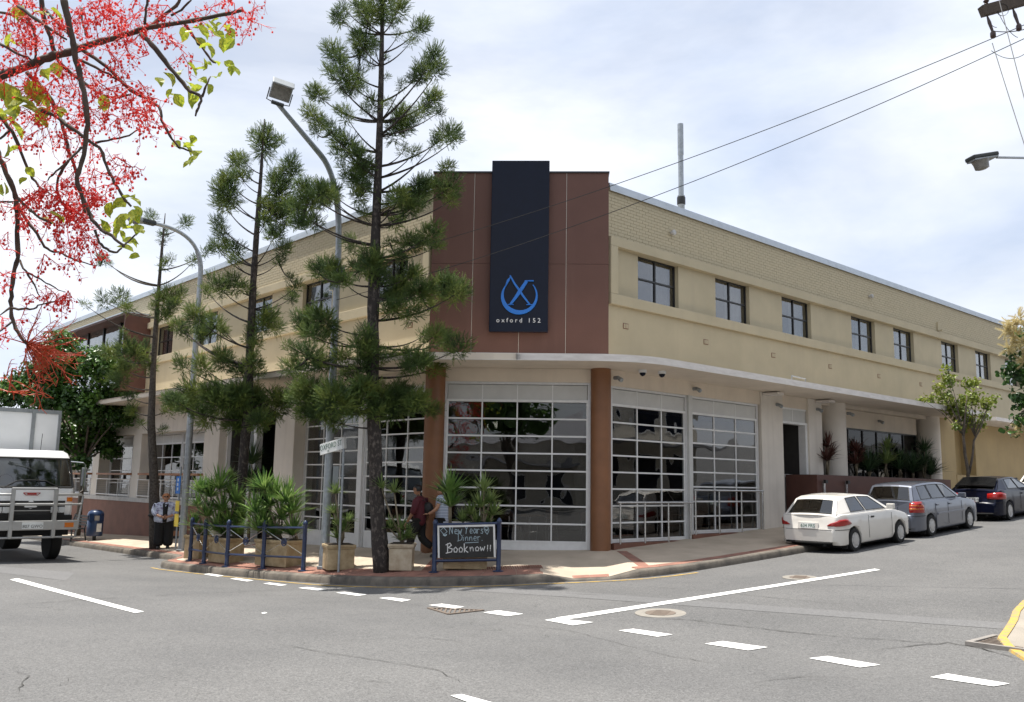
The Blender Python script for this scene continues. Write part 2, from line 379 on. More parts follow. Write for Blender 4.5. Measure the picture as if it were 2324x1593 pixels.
# yellow line following the kerb of the corner
def offs(poly, d):
    out = []
    for i, p in enumerate(poly):
        a = Vector(poly[max(i - 1, 0)]); b = Vector(poly[min(i + 1, len(poly) - 1)]); t = (b - a).normalized(); out.append((p[0] + t.y * d, p[1] - t.x * d))
    return out     # d > 0: towards the footpath for a line running with the kerb
KR = offs(KERB, 1)
sg = 1 if dpoly(KR[10], WALL)[0] < dpoly(KERB[10], WALL)[0] else -1
def strip(i0, i1, d0, d1, dz, name, m, parent, fn):
    A = offs(KERB, sg * d0)[i0:i1]; B = offs(KERB, sg * d1)[i0:i1]
    ra = []; rb = []
    for i in range(len(A) - 1):
        n = max(1, int((Vector(A[i + 1]) - Vector(A[i])).length / .5))
        n = min(n, 40)
        for k in range(n):
            ra.append((A[i][0] + (A[i + 1][0] - A[i][0]) * k / n, A[i][1] + (A[i + 1][1] - A[i][1]) * k / n)); rb.append((B[i][0] + (B[i + 1][0] - B[i][0]) * k / n, B[i][1] + (B[i + 1][1] - B[i][1]) * k / n))
    ra.append(A[-1]); rb.append(B[-1])
    return drape([ra, rb], dz, name, m, parent, fn)
strip(8, 29, -.22, -.31, .007, 'yellow_line', M['road_yellow'], road, G)
# smoother patch strips and open joints in the asphalt
drape(quad_rows(gp(760, 1322), gp(2330, 1432), gp(2330, 1417), gp(1200, 1338), n=24), .004, 'patch', M['asphalt_patch'])
drape(quad_rows(gp(0, 1300), gp(150, 1318), gp(170, 1300), gp(0, 1285), n=8), .004, 'patch', M['asphalt_patch'])
def crack(pts, wd=.012, seed=0):
    rnd = random.Random(seed); P = [gp(*p) for p in pts]; L = []; 
    for i in range(len(P) - 1):
        n = max(2, int((Vector(P[i + 1]) - Vector(P[i])).length / .12))
        for k in range(n): L.append((P[i][0] + (P[i + 1][0] - P[i][0]) * k / n + rnd.gauss(0, .014), P[i][1] + (P[i + 1][1] - P[i][1]) * k / n + rnd.gauss(0, .014)))
    L.append(P[-1]); ra = []; rb = []
    for i, p in enumerate(L):
        a = Vector(L[max(i - 1, 0)]); b = Vector(L[min(i + 1, len(L) - 1)]); t = (b - a).normalized(); h = wd * rnd.uniform(.15, .9) * min(1, i / 3, (len(L) - 1 - i) / 3 + .05)
        ra.append((p[0] + t.y * h, p[1] - t.x * h)); rb.append((p[0] - t.y * h, p[1] + t.x * h))
    drape([ra, rb], .0095, 'crack', M['crack_black'])
for i, c in enumerate([[(0, 1376), (60, 1371), (240, 1359), (420, 1349), (620, 1340), (820, 1333)], [(310, 1354), (120, 1365)], [(1980, 1476), (2080, 1465), (2148, 1459), (2230, 1472), (2324, 1500)], [(1480, 1404), (1560, 1407), (1700, 1424), (1850, 1441), (2120, 1461)],
                       [(560, 1352), (680, 1352), (780, 1358), (900, 1368), (960, 1376), (1030, 1380)], [(20, 1518), (62, 1535), (40, 1575)], [(130, 1560), (170, 1535)], [(620, 1460), (700, 1475), (860, 1500), (990, 1520), (1060, 1555)],
                       [(1150, 1415), (1300, 1433), (1400, 1460), (1520, 1490), (1680, 1515)], [(1840, 1480), (1960, 1484)], [(1450, 1330), (1640, 1345), (1900, 1372)], [(860, 1440), (980, 1450), (1080, 1462)], [(760, 1540), (880, 1550), (960, 1548)], [(1700, 1550), (1840, 1535), (2000, 1545)]]):
    crack(c, .013 if i in (0, 2, 3) else .008, i)

# ------------------------------------------------------------------ footpath with kerb
def resample(poly, step):
    out = []
    for i in range(len(poly) - 1):
        a, b = Vector(poly[i]), Vector(poly[i + 1]); n = max(1, min(30, int((b - a).length / step)))
        for k in range(n): out.append((tuple(a + (b - a) * k / n), i + k / n))
    out.append((poly[-1], len(poly) - 1)); return out
KS = resample(KERB, .5); KIN = offs([k[0] for k in KS], sg * .14)
mb = MB(); rows = []
for (k, tk), ki in zip(KS, KIN):
    q = dpoly(ki, WALL)[2]
    q = (q[0] + (.6 if q[0] < .01 and q[1] > 3.2 else 0), q[1] + (.6 if q[1] < .01 and q[0] > 3.2 else 0))
    if 0.005 < q[0] and 0.005 < q[1] and q[0] < 3.7 and q[1] < 3.7: q = (q[0] + .4, q[1] + .4)
    z0 = FP(*ki); row = []
    for j in range(9):
        t = j / 8; x, y = ki[0] + (q[0] - ki[0]) * t, ki[1] + (q[1] - ki[1]) * t
        row.append((x, y, FP(x, y)))
    rows.append(row)
mb.grid(rows)
footpath = mb.build('footpath', M['concrete_path'], fix=True); tag(footpath, kind='structure')
mb = MB(); rows = []
for i, (k, tk) in enumerate(KS):
    ki = KIN[i]; n = Vector((k[0] - ki[0], k[1] - ki[1])) ; n.normalize(); up = kerb_up(tk); g = G(*k); row = []
    for a, z in ((-.14, up + .003), (-.05, up + .004), (-.015, up * .97), (.005, up * .8), (.02, up * .3), (.035, -.05)):
        row.append((k[0] + n.x * a, k[1] + n.y * a, (FP(*ki) + .003 if a == -.14 else g + z)))
    rows.append(row)
mb.grid(rows)
kerb = mb.build('kerb', M['kerb_concrete'], footpath, smooth=50, fix=True)
# red paver courses along the kerb and across the path: small bricks laid as one part
def pavers(i0, i1, dists, name='paver_course'):
    mb = MB(); rnd = random.Random(5)
    for d in dists:
        line = offs(KERB, sg * d)[i0:i1]
        for (p, t), (q, _) in zip(resample(line, .235)[:-1], resample(line, .235)[1:]):
            a, b = Vector(p), Vector(q); tv = (b - a); L = tv.length
            if L < .05: continue
            tv.normalize(); nv = Vector((tv.y, -tv.x)) * sg; c = (a + b) / 2; z = FP(c.x, c.y) + .003 + rnd.uniform(0, .003)
            za, zb, zn = FP(*a), FP(*b), FP(*(c + nv * .055))
            mb.obox((c.x, c.y, z - .02 + .0), (tv.x * (L / 2 - .004), tv.y * (L / 2 - .004), (zb - za) / 2), (nv.x * .055, nv.y * .055, (zn - FP(c.x, c.y))), (0, 0, .022))
    o = mb.build(name, M['red_paver'], footpath); tag(o, kind='stuff'); return o
pavers(2, 35, (.20, .315))
pavers(9, 24, (.43, .545, .66))
# red lines crossing the path to the walls
def cross_band(x0, y0, x1, y1, wd=.24):
    a, b = Vector((x0, y0)), Vector((x1, y1)); t = (b - a); n = int(t.length / .12); t.normalize(); nv = Vector((-t.y, t.x)); mb = MB()
    for k in range(n):
        c = a + t * (k + .5) * .12; z = FP(*c)
        e = FP(*(c + nv * .1)) - FP(*(c - nv * .1)); f_ = FP(*(c + t * .05)) - FP(*(c - t * .05))
        mb.obox((c.x, c.y, z - .018), (t.x * .056, t.y * .056, f_ / 2 * 1.1), (nv.x * wd / 2, nv.y * wd / 2, e * wd / .4), (0, 0, .022))
    o = mb.build('paver_band', M['red_paver'], footpath); tag(o, kind='stuff')
cross_band(3.2, -.35, 1.9, -2.1); cross_band(.2, 2.6, -1.6, 1.0); cross_band(-.2, 10.9, -2.2, 10.9); cross_band(10.6, -.3, 10.6, -2.3)
# ribbed tactile panel beside the ramp
mb = MB(); c0 = site(1165, 1288); 
for k in range(26):
    x = c0.x + (k - 13) * .05 * .75; y = c0.y - (k - 13) * .05 * .66
    for j in range(5):
        xx, yy = x + (j - 2) * .075 * .6, y + (j - 2) * .075 * .8; mb.box(xx - .012, yy - .022, FP(xx, yy) - .01, xx + .012, yy + .022, FP(xx, yy) + .009)
o = mb.build('tactile_ribs', M['red_paver'], footpath); tag(o, kind='stuff')
# the opposite corner: low footpath with a yellow painted edge and a gully grate
OP = [(9, -9.15), (4, -9.2), (2.4, -9.25), (1.4, -9.45), (.6, -9.68), (-.1, -9.85), (-.75, -10.0), (-1.25, -10.25), (-1.8, -10.65), (-2.5, -11.4), (-3.1, -12.6), (-3.3, -14), (-3.4, -40)]
mb = MB(); A = resample(OP, .5); B = [(p[0] + 1.5 + max(0, (p[0] + 3.4)) * 0, p[1] - 1.5) for p, t in A]
mb.grid([[(p[0] + (q[0] - p[0]) * k / 3, p[1] + (q[1] - p[1]) * k / 3, G(*p) + .022 + .02 * k) for k in range(4)] for (p, t), q in zip(A, B)])
opp = mb.build('pavement', M['pavement_grey'], fix=True); tag(opp, kind='structure')
mb = MB(); IN = offs([p for p, t in A], .14); s2 = 1 if IN[5][1] < A[5][0][1] else -1; IN = offs([p for p, t in A], .10 * s2)
mb.grid([[(q[0], q[1], G(*p) + .034), (p[0], p[1], G(*p) + .03), (p[0] * 1.2 - q[0] * .2, p[1] * 1.2 - q[1] * .2, G(*p) - .02)] for (p, t), q in zip(A, IN)])
mb.build('kerb', M['road_yellow'], opp, smooth=60, fix=True)

# ------------------------------------------------------------------ covers in the road
def manhole(u, v, rad, label):
    p = site(u, v, G); t = thing('manhole_cover', label, 'manhole cover', p)
    tz = [G(p.x + .3, p.y) - G(p.x - .3, p.y), G(p.x, p.y + .3) - G(p.x, p.y - .3)]; t.rotation_euler = (atan2(tz[1], .6), -atan2(tz[0], .6), .4)
    b = MB(); b.lathe([(rad, -.05), (rad, .009), (rad - .03, .011), (rad * .62, .011), (rad * .60, .004)], n=32); b.build('ring', M['manhole_ring'], t, off=L0)
    b = MB(); b.lathe([(rad * .59, -.05), (rad * .59, .012)], n=28)
    for i in range(-2, 3): b.box(i * .09 - .02, -.12, .012, i * .09 + .02, .12, .016)
    b.build('lid', M['iron'], t, off=L0)
manhole(1499, 1392, .40, 'round concrete manhole cover beside the corner of the white centre line')
manhole(1815, 1311, .33, 'smaller round manhole cover behind the white centre line, nearer the parked cars')
p = site(1038, 1387, G); t = thing('drain_cover', 'rusty triangular iron grate cover in the road between two white dashes', 'drain cover', p)
tri = [Vector((*gp(972, 1381), 0)), Vector((*gp(1018, 1395), 0)), Vector((*gp(1097, 1386), 0))]
b = MB()
c = sum(tri, Vector()) / 3
for i in range(3):
    a, q = tri[i], tri[(i + 1) % 3]; b.beam((a.x, a.y, G(a.x, a.y) + .008), (q.x, q.y, G(q.x, q.y) + .008), .05, .02)
b.build('rim', M['iron'], t)
b = MB()
for k in range(1, 12):
    f = k / 12; a = tri[0] + (tri[2] - tri[0]) * f
    e = tri[0] + (tri[1] - tri[0]) * min(1, f * 2.4) if f < .417 else tri[1] + (tri[2] - tri[1]) * ((f - .417) / .583)
    b.beam((a.x, a.y, G(a.x, a.y) + .006), (e.x, e.y, G(e.x, e.y) + .006), .03, .016)
    if k % 3 == 0:
        pass
b.build('bars', M['iron'], t)
p = site(2290, 1461, G); t = thing('gully_grate', 'iron gully grate with fallen leaves set in the yellow kerb', 'drain grate', p)
b = MB(); b.box(p.x - .45, p.y - .35, p.z - .05, p.x + .45, p.y - .28, p.z + .03); b.box(p.x - .45, p.y + .28, p.z - .05, p.x + .45, p.y + .35, p.z + .03); b.box(p.x - .45, p.y - .28, p.z - .05, p.x - .38, p.y + .28, p.z + .03); b.box(p.x + .38, p.y - .28, p.z - .05, p.x + .45, p.y + .28, p.z + .03)
b.build('frame', M['gully_concrete'], t)
for k in range(7):
    b = MB(); x = p.x - .33 + k * .11; b.box(x - .02, p.y - .28, p.z - .03, x + .02, p.y + .28, p.z + .015); b.build('bar', M['iron'], t)
# ------------------------------------------------------------------ the corner building
bld = thing('corner_building', 'two storey cream painted corner building with brown corner panel and glazed roller doors', 'building')
R_END, L_END = 48.0, 35.1
def bpart(mb, name, m, parent=None, **k): return mb.build(name, M[m], parent or bld, **k)
# generic frame: facade coordinates -> world.  a runs along the facade, d goes outwards, z up
class Fac:
    def __init__(s, o, a, n): s.o, s.a, s.n = Vector(o), Vector(a), Vector(n)
    def p(s, a, d, z): q = s.o + s.a * a + s.n * d; return (q.x, q.y, z)
    def box(s, mb, a0, d0, z0, a1, d1, z1):
        c = s.o + s.a * ((a0 + a1) / 2) + s.n * ((d0 + d1) / 2)
        return mb.obox((c.x, c.y, (z0 + z1) / 2), s.a * (abs(a1 - a0) / 2), s.n * (abs(d1 - d0) / 2), (0, 0, abs(z1 - z0) / 2))
FR = Fac((0, 0, 0), (1, 0, 0), (0, -1, 0))     # right street front
FL = Fac((0, 0, 0), (0, 1, 0), (-1, 0, 0))     # left street front
_h = sqrt(.5)
FC = Fac((1.55, 1.55, 0), (_h, -_h, 0), (-_h, -_h, 0))   # corner front, a from -2.19 to 2.19
# upper walls -------------------------------------------------------------
WINR = [(4.33, 6.03), (7.73, 9.44), (11.22, 12.95), (15.62, 17.33), (18.78, 20.44), (22.92, 24.53), (26.33, 27.95), (29.65, 31.3), (33.2, 34.9)]
WINL = [(4.24, 5.95), (7.95, 9.65), (11.6, 13.3), (15.6, 17.3), (19.5, 21.2)]
ZB0, ZB1, ZT0, ZT1, ZTOP = 5.93, 6.2, 7.42, 7.66, 8.93
def upper(F, end, wins, name):
    b = MB(); F.box(b, 3.1, -.3, 4.45, end, 0, ZB0)
    bpart(b, 'wall', 'cream_paint')
    prev = 3.38
    for w0, w1 in wins + [(end, end)]:
        b = MB(); F.box(b, prev, -.35, ZB1 - .01, w0, -.07, ZT0 + .01); prev = w1; bpart(b, 'wall', 'cream_paint')
    b = MB(); F.box(b, 3.12, -.34, ZB0, end, .10, ZB1); F.box(b, 3.12, -.34, ZT0, end, .09, ZT1); F.box(b, 3.12, -.3, ZB1, 3.38, .095, ZT0)
    bpart(b, 'window_band', 'cream_paint', bevel=.012)
    b = MB(); F.box(b, 3.1, -.3, ZT1, end, -.006, ZTOP); bpart(b, 'parapet', 'cream_mortar')
    b = MB(); F.box(b, 3.1, -.34, ZTOP, end, .07, ZTOP + .035); F.box(b, 3.1, .055, ZTOP - .10, end, .075, ZTOP + .03); F.box(b, 3.1, -.34, ZTOP + .035, end, .05, ZTOP + .10)
    bpart(b, 'coping', 'cap_metal')
upper(FR, R_END, WINR, 'r'); upper(FL, L_END, WINL, 'l')
# painted bricks of the parapets: the nearest ones single, the rest as one part
def bricks(F, end, singles):
    rnd = random.Random(3); H, Lb = .0847, .242
    mesh_one = {}
    rest = MB(); items = []
    for r in range(15):
        z = ZT1 + r * H; a = 3.11 - (r % 2) * Lb / 2
        while a < end:
            a0, a1 = max(a, 3.11), min(a + Lb - .011, end)
            if a1 - a0 > .04: items.append((a0, a1, z))
            a += Lb
    items.sort(key=lambda q: q[0])
    for i, (a0, a1, z) in enumerate(items):
        j = rnd.uniform(0, .004)
        if i < singles:
            key = (round(a1 - a0, 3), F is FR)
            if key not in mesh_one:
                b = MB(); F2 = Fac((0, 0, 0), F.a, F.n); F2.box(b, 0, -.012, .004, a1 - a0, .002, H - .007); mesh_one[key] = b.mesh('brick'); mesh_one[key].materials.append(M['cream_brick'])
            q = F.p(a0, j, z); link('brick', mesh_one[key], None, bld, q)
        else:
            F.box(rest, a0, -.012, z + .004, a1, .002 + j, z + H - .007)
    tag(bpart(rest, 'brickwork', 'cream_brick'), kind='stuff')
bricks(FR, R_END - 12, 150); bricks(FL, L_END, 150)
# roof and slabs that close the rooms
b = MB(); b.prism([(3.0, .2), (R_END, .2), (R_END, L_END), (.2, L_END), (.2, 3.0)], (1, 0, 0), (0, 1, 0), (0, 0, 8.55), (0, 0, .15)); bpart(b, 'roof', 'sill_grey')
b = MB(); b.prism([(3.0, .2), (R_END, .2), (R_END, L_END), (.2, L_END), (.2, 3.0)], (1, 0, 0), (0, 1, 0), (0, 0, 4.2), (0, 0, .25)); bpart(b, 'floor_slab', 'soffit_paint')
b = MB(); b.box(R_END - .3, .02, -1, R_END, L_END, 8.6); b.box(.31, L_END - .3, -1.5, R_END, L_END - .01, 8.6); bpart(b, 'end_wall', 'cream_paint')
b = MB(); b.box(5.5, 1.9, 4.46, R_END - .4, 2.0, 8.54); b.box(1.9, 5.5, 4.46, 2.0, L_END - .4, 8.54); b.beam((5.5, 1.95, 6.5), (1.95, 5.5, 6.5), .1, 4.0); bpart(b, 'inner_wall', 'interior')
# upper windows: steel frame, four panes, curtain
def window(F, a0, a1, z0=ZB1, z1=ZT0, d=-.22, cols=2, zmid=.52):
    w_ = MB(); fr = .035
    F.box(w_, a0, d - .03, z0, a0 + fr, d + .03, z1); F.box(w_, a1 - fr, d - .03, z0, a1, d + .03, z1); F.box(w_, a0 + fr, d - .03, z0, a1 - fr, d + .03, z0 + fr); F.box(w_, a0 + fr, d - .03, z1 - fr, a1 - fr, d + .03, z1)
    zc = z0 + (z1 - z0) * zmid; ac = (a0 + a1) / 2
    F.box(w_, ac - .022, d - .028, z0 + fr, ac + .022, d + .035, z1 - fr); F.box(w_, a0 + fr, d - .026, zc - .02, ac - .022, d + .04, zc + .02); F.box(w_, ac + .022, d - .026, zc - .02, a1 - fr, d + .04, zc + .02)
    win = bpart(w_, 'window', 'frame_black')
    for (p0, p1) in ((a0 + fr, ac - .022), (ac + .022, a1 - fr)):
        for (q0, q1) in ((z0 + fr, zc - .02), (zc + .02, z1 - fr)):
            g = MB(); F.box(g, p0, d - .004, q0, p1, d + .004, q1); g.build('pane', M['window_glass'], win)
    c = MB(); L = a1 - a0; rows = []
    for k in range(31):
        a = a1 - .42 * L * (1 - k / 30) if k else a1 - .42 * L
        rows.append([F.p(a, d - .22 + .03 * sin(k * 1.5), z0 + .02), F.p(a, d - .22 + .03 * sin(k * 1.5), z1 - .02)])
    c.grid(rows); c.build('curtain', M['curtain'], win)
    return win
for w0, w1 in WINR: window(FR, w0, w1)
for w0, w1 in WINL: window(FL, w0, w1)
# small vents and fittings on the right wall
def vent(F, a, z):
    b = MB(); F.box(b, a - .10, -.05, z - .07, a + .10, .012, z + .07); o = bpart(b, 'vent', 'brown_plinth')
    for k in range(3): 
        b = MB(); F.box(b, a - .085 + k * .062, .012, z - .055, a - .042 + k * .062, .02, z + .055); b.build('slot', M['cream_brick'], o)
for a in (3.76, 7.14, 10.55, 13.95, 17.35, 20.72): vent(FR, a, 5.46)
vent(FL, 3.95, 5.46)
for F, a, z in ((FR, 5.62, 8.24), (FR, 16.85, 8.23)):
    b = MB(); q = F.p(a, 0, z); b.lathe([(.035, 0), (.04, .05), (.07, .07), (.075, .13), (.055, .15)], q, 12, F.n); bpart(b, 'wall_light', 'sill_grey', smooth=40)
b = MB(); FR.box(b, 22.40, .0, 7.7, 22.52, .06, 8.05); FR.box(b, 22.40, .06, 7.7, 22.52, .2, 7.74); bpart(b, 'bracket', 'cream_brick')
# corner panel -------------------------------------------------------------
PZ0, PZ1 = 4.6, 9.25
seg = [(-2.2, -1.17), (-1.155, -.005), (.01, 1.145), (1.16, 2.2)]
for s0, s1 in seg:
    for z0, z1 in ((PZ0, 6.905), (6.912, PZ1)):
        b = MB(); FC.box(b, s0, -.05, z0, s1, .10, z1); bpart(b, 'panel', 'brown_panel')
b = MB(); FC.box(b, -2.19, -.3, PZ0, 2.19, -.051, PZ1 - .02); bpart(b, 'backing', 'cream_mortar')
for s0 in (-1.17, -.005, 1.145): b = MB(); FC.box(b, s0 + .003, -.05, PZ0, s0 + .011, .098, PZ1 - .002); bpart(b, 'joint_strip', 'white_paint')
b = MB(); FC.box(b, -2.22, -.32, PZ1, -.72, .13, PZ1 + .04); FC.box(b, .72, -.32, PZ1, 2.22, .13, PZ1 + .04); bpart(b, 'coping', 'frame_black')
b = MB(); FR.box(b, 3.02, -.3, 4.6, 3.1, .0, 9.2); FL.box(b, 3.02, -.3, 4.6, 3.1, .0, 9.2); bpart(b, 'corner_return', 'brown_panel')
# awning: one slab following the three fronts, soffit at 4.3
AZ0, AZ1, AP = 4.31, 4.45, 1.55
def awn_pts(p):
    k = p * (sqrt(2) - 1); pts = [(-p, 70)]
    c1 = Vector((-p, 3.1 - k)); c2 = Vector((3.1 - k, -p))
    def fil(c, d0, d1, L=1.1):
        a = c + d0 * L; e = c + d1 * L; return [tuple(a * (1 - t) ** 2 + c * 2 * t * (1 - t) + e * t * t) for t in [i / 10 for i in range(11)]]
    return fil(c1, Vector((0, 1)), Vector((_h, -_h))), fil(c2, Vector((-_h, _h)), Vector((1, 0)))
f1, f2 = awn_pts(AP)
outer = [(-AP, L_END)] + f1 + f2 + [(23.0, -AP), (23.0, .05), (3.05, .05), (.05, 3.05), (.05, L_END)]
b = MB(); b.prism(outer, (1, 0, 0), (0, 1, 0), (0, 0, AZ0), (0, 0, AZ1 - AZ0)); aw = bpart(b, 'awning', 'soffit_paint')
mb = MB(); edge = [(-AP, L_END)] + f1 + f2 + [(23.0, -AP)]
ed2 = []
for i, p in enumerate(edge):
    a = Vector(edge[max(i - 1, 0)]); c = Vector(edge[min(i + 1, len(edge) - 1)]); t = (c - a).normalized(); ed2.append((p[0] - t.y * -.018 * -1, p[1] + t.x * -.018))
edge_o = [(p[0] + (q[0] - p[0]), p[1] + (q[1] - p[1])) for p, q in zip(edge, ed2)]
mb.grid([[(q[0], q[1], AZ0 - .012), (q[0], q[1], AZ1 + .012), (p[0] + (p[0] - q[0]) * 2, p[1] + (p[1] - q[1]) * 2, AZ1 + .012)] for p, q in zip(edge, ed2)])
mb.build('fascia', M['fascia_paint'], aw, fix=True)
b = MB(); FR.box(b, 24.2, 0, AZ0 - .05, R_END, AP - .2, AZ1 - .05); bpart(b, 'awning', 'fascia_paint')
# ground floor -------------------------------------------------------------
def column(c, rad, z0, z1, m='rust_column'):
    b = MB(); b.lathe([(rad, z0), (rad, z1)], (c[0], c[1], 0), 28); bpart(b, 'column', m, smooth=40)
column((2.98, .12), .245, -.4, AZ0 + .01); column((.12, 2.98), .245, -.5, AZ0 + .01)
def beamwall(F, a0, a1, z0, z1=AZ0, d0=-.35, d1=-.04, m='soffit_paint', name='wall'):
    b = MB(); F.box(b, a0, d0, z0, a1, d1, z1); return bpart(b, name, m)
def roller(F, a0, a1, z0, z1, cols, rows, d=-.14, kick=.2, mt='alu_white', panels=.40):
    """glazed sectional door: side tracks, top panels, rails, panes"""
    fr = MB(); ww = .07
    F.box(fr, a0, d - .06, z0 - .05, a0 + ww, d + .05, z1); F.box(fr, a1 - ww, d - .06, z0 - .05, a1, d + .05, z1); F.box(fr, a0 + ww, d - .06, z1 - .06, a1 - ww, d + .05, z1)
    dr = bpart(fr, 'roller_door', 'alu')
    zt = z1 - .06; zp = zt - panels; x0, x1 = a0 + ww, a1 - ww; cw = (x1 - x0) / cols
    for i in range(cols):
        b = MB(); F.box(b, x0 + i * cw + .012, d - .03, zp + .03, x0 + (i + 1) * cw - .012, d + .012, zt - .012); b.build('panel', M['panel_grey'], dr)
    b = MB(); F.box(b, x0, d - .05, zp - .03, x1, d + .045, zp + .03); zk = z0 + kick; rh = (zp - .03 - zk) / rows; b.build('rail', M[mt], dr)
    b = MB(); F.box(b, x0, d - .04, z0, x1, d + .02, zk); b.build('kick_plate', M[mt], dr)
    for r in range(rows):
        b = MB(); F.box(b, x0, d - .03, zk + r * rh - .012, x1, d + .03, zk + r * rh + .026); b.build('rail', M[mt], dr)
    for i in range(cols + 1):
        b = MB(); c = x0 + i * cw; c = min(max(c, x0 + .016), x1 - .016); F.box(b, c - .016, d - .028, zk, c + .016, d + .025, zp - .03); b.build('stile', M[mt], dr)
        if 0 < i < cols: b = MB(); F.box(b, c - .012, d - .028, zp + .03, c + .012, d + .02, zt); b.build('stile', M[mt], dr)
    for r in range(rows):
        for i in range(cols):
            b = MB(); F.box(b, x0 + i * cw + .016, d - .003, zk + r * rh + .026, x0 + (i + 1) * cw - .016, d + .003, zk + (r + 1) * rh - .012); b.build('pane', M['door_glass'], dr)
    return dr
# corner door between the two rust columns
roller(FC, -1.80, 1.78, -.06, 3.98, 4, 8)
beamwall(FC, -2.0, 2.0, 3.98); 
# right street: two doors, pier, doorway, pier, planted window
roller(FR, 3.30, 6.36, .14, 3.93, 3, 8, kick=.06); roller(FR, 6.52, 9.78, .28, 3.93, 3, 8, kick=.06)
b = MB(); FR.box(b, 6.36, -.26, -.1, 6.52, -.02, 3.93); bpart(b, 'mullion', 'panel_grey')
beamwall(FR, 3.2, 9.82, 3.93)
b = MB(); FR.box(b, 3.28, -.3, -.6, 6.4, .04, .13); FR.box(b, 6.4, -.3, -.6, 9.80, .05, .27); bpart(b, 'plinth', 'brown_plinth')
def pier(F, a0, a1, z0=-1.0, d0=-.8, d1=.0, m='white_paint'):
    b = MB(); F.box(b, a0, d0, z0, a1, d1, AZ0 + .005); bpart(b, 'pier', m, bevel=.02)
pier(FR, 9.84, 11.0)
beamwall(FR, 11.0, 12.5, 3.95, d0=-.3, d1=-.06)
b = MB(); FR.box(b, 11.02, -.28, 3.53, 12.48, -.1, 3.95); o = bpart(b, 'door_head', 'panel_grey')
b = MB(); FR.box(b, 11.0, -.3, 3.46, 12.5, -.06, 3.53); FR.box(b, 12.38, -.3, .2, 12.5, -.06, 3.46); FR.box(b, 11.66, -.099, 3.53, 11.69, -.08, 3.93); FR.box(b, 11.02, -.099, 3.9, 12.48, -.075, 3.95); b.build('door_frame', M['alu_white'], o)
b = MB(); FR.box(b, 11.0, -1.2, .2, 11.75, -1.1, 1.75); FR.box(b, 11.75, -1.0, .2, 12.4, -.55, 1.95); bpart(b, 'counter', 'sill_grey')
b = MB(); FR.box(b, 11.0, -1.3, .1, 12.5, -1.25, 4.19); FR.box(b, 12.44, -1.25, .1, 12.495, -.32, 4.19); bpart(b, 'inner_wall', 'interior')  # dark sheets added to put shade inside the doorway, over the white pier side
pier(FR, 12.5, 13.32)
def recess_window(a0, a1, z0, z1, n):
    b = MB(); FR.box(b, a0, -.95, z1, a1, -.5, AZ0); bpart(b, 'wall', 'soffit_paint')
    fr = MB(); FR.box(fr, a0, -.62, z1 - .05, a1, -.54, z1)
    st = (a1 - a0) / n
    for i in range(n + 1): FR.box(fr, a0 + i * st - .025, -.62, z0, a0 + i * st + .025, -.54, z1 - .05)
    o = bpart(fr, 'window', 'frame_black')
    for i in range(n):
        g = MB(); FR.box(g, a0 + i * st + .025, -.585, z0, a0 + (i + 1) * st - .025, -.577, z1 - .05); g.build('pane', M['dark_glass'], o)
recess_window(13.32, 14.3, 1.4, 3.6, 1); recess_window(15.0, 21.3, 1.4, 3.6, 6)
column((14.62, .36), .44, 0, AZ0 + .005, 'white_paint'); column((21.9, .36), .46, 0, AZ0 + .005, 'white_paint')
b = MB(); FR.box(b, 11.9, -.5, -.2, 21.6, .55, 1.93); pl = bpart(b, 'planter_wall', 'brown_dark', bevel=.01)
b = MB(); FR.box(b, 12.1, -.4, 1.931, 21.4, .4, 1.94); b.build('soil', M['interior'], pl)
for a in (12.25, 13.62):
    b = MB(); FR.box(b, a - .05, .55, 1.2, a + .05, .60, 1.75); o = bpart(b, 'wall_light', 'steel'); b = MB(); FR.box(b, a - .07, .60, 1.68, a + .07, .68, 1.78); b.build('cap', M['frame_black'], o)
b = MB(); FR.box(b, 21.9, -.6, -.2, 23.6, -.02, AZ0 + .3); FR.box(b, 25.6, -.6, -.2, R_END - .3, -.02, AZ0 + .3); FR.box(b, 23.6, -.6, 2.3 + 2.0, 25.6, -.021, AZ0 + .3); bpart(b, 'wall', 'yellow_paint')
b = MB(); FR.box(b, 23.55, -.9, -.2, 25.65, -.6, AZ0 + .3); FR.box(b, 23.6, -.55, .5, 25.6, .0, 2.15); bpart(b, 'wall', 'yellow_paint')
# stainless rails before the two doors
for a0, a1, z0, z1 in ((3.42, 6.42, .13, 1.10), (6.5, 9.78, .27, 1.42)):
    b = MB(); b.tube([FR.p(a0, .03, z1), FR.p(a1, .03, z1)], .028, 8); rl = bpart(b, 'handrail', 'steel', smooth=50)
    n = 3 if a0 < 5 else 3
    for k in range(n + 1):
        a = a0 + .1 + (a1 - a0 - .2) * k / n if a0 < 5 else a0 + .04 + (a1 - a0 - .08) * k / n
        b = MB(); b.tube([FR.p(a, .03, z0 - .02), FR.p(a, .03, z1)], .024, 8); b.build('post', M['steel'], rl, smooth=50)
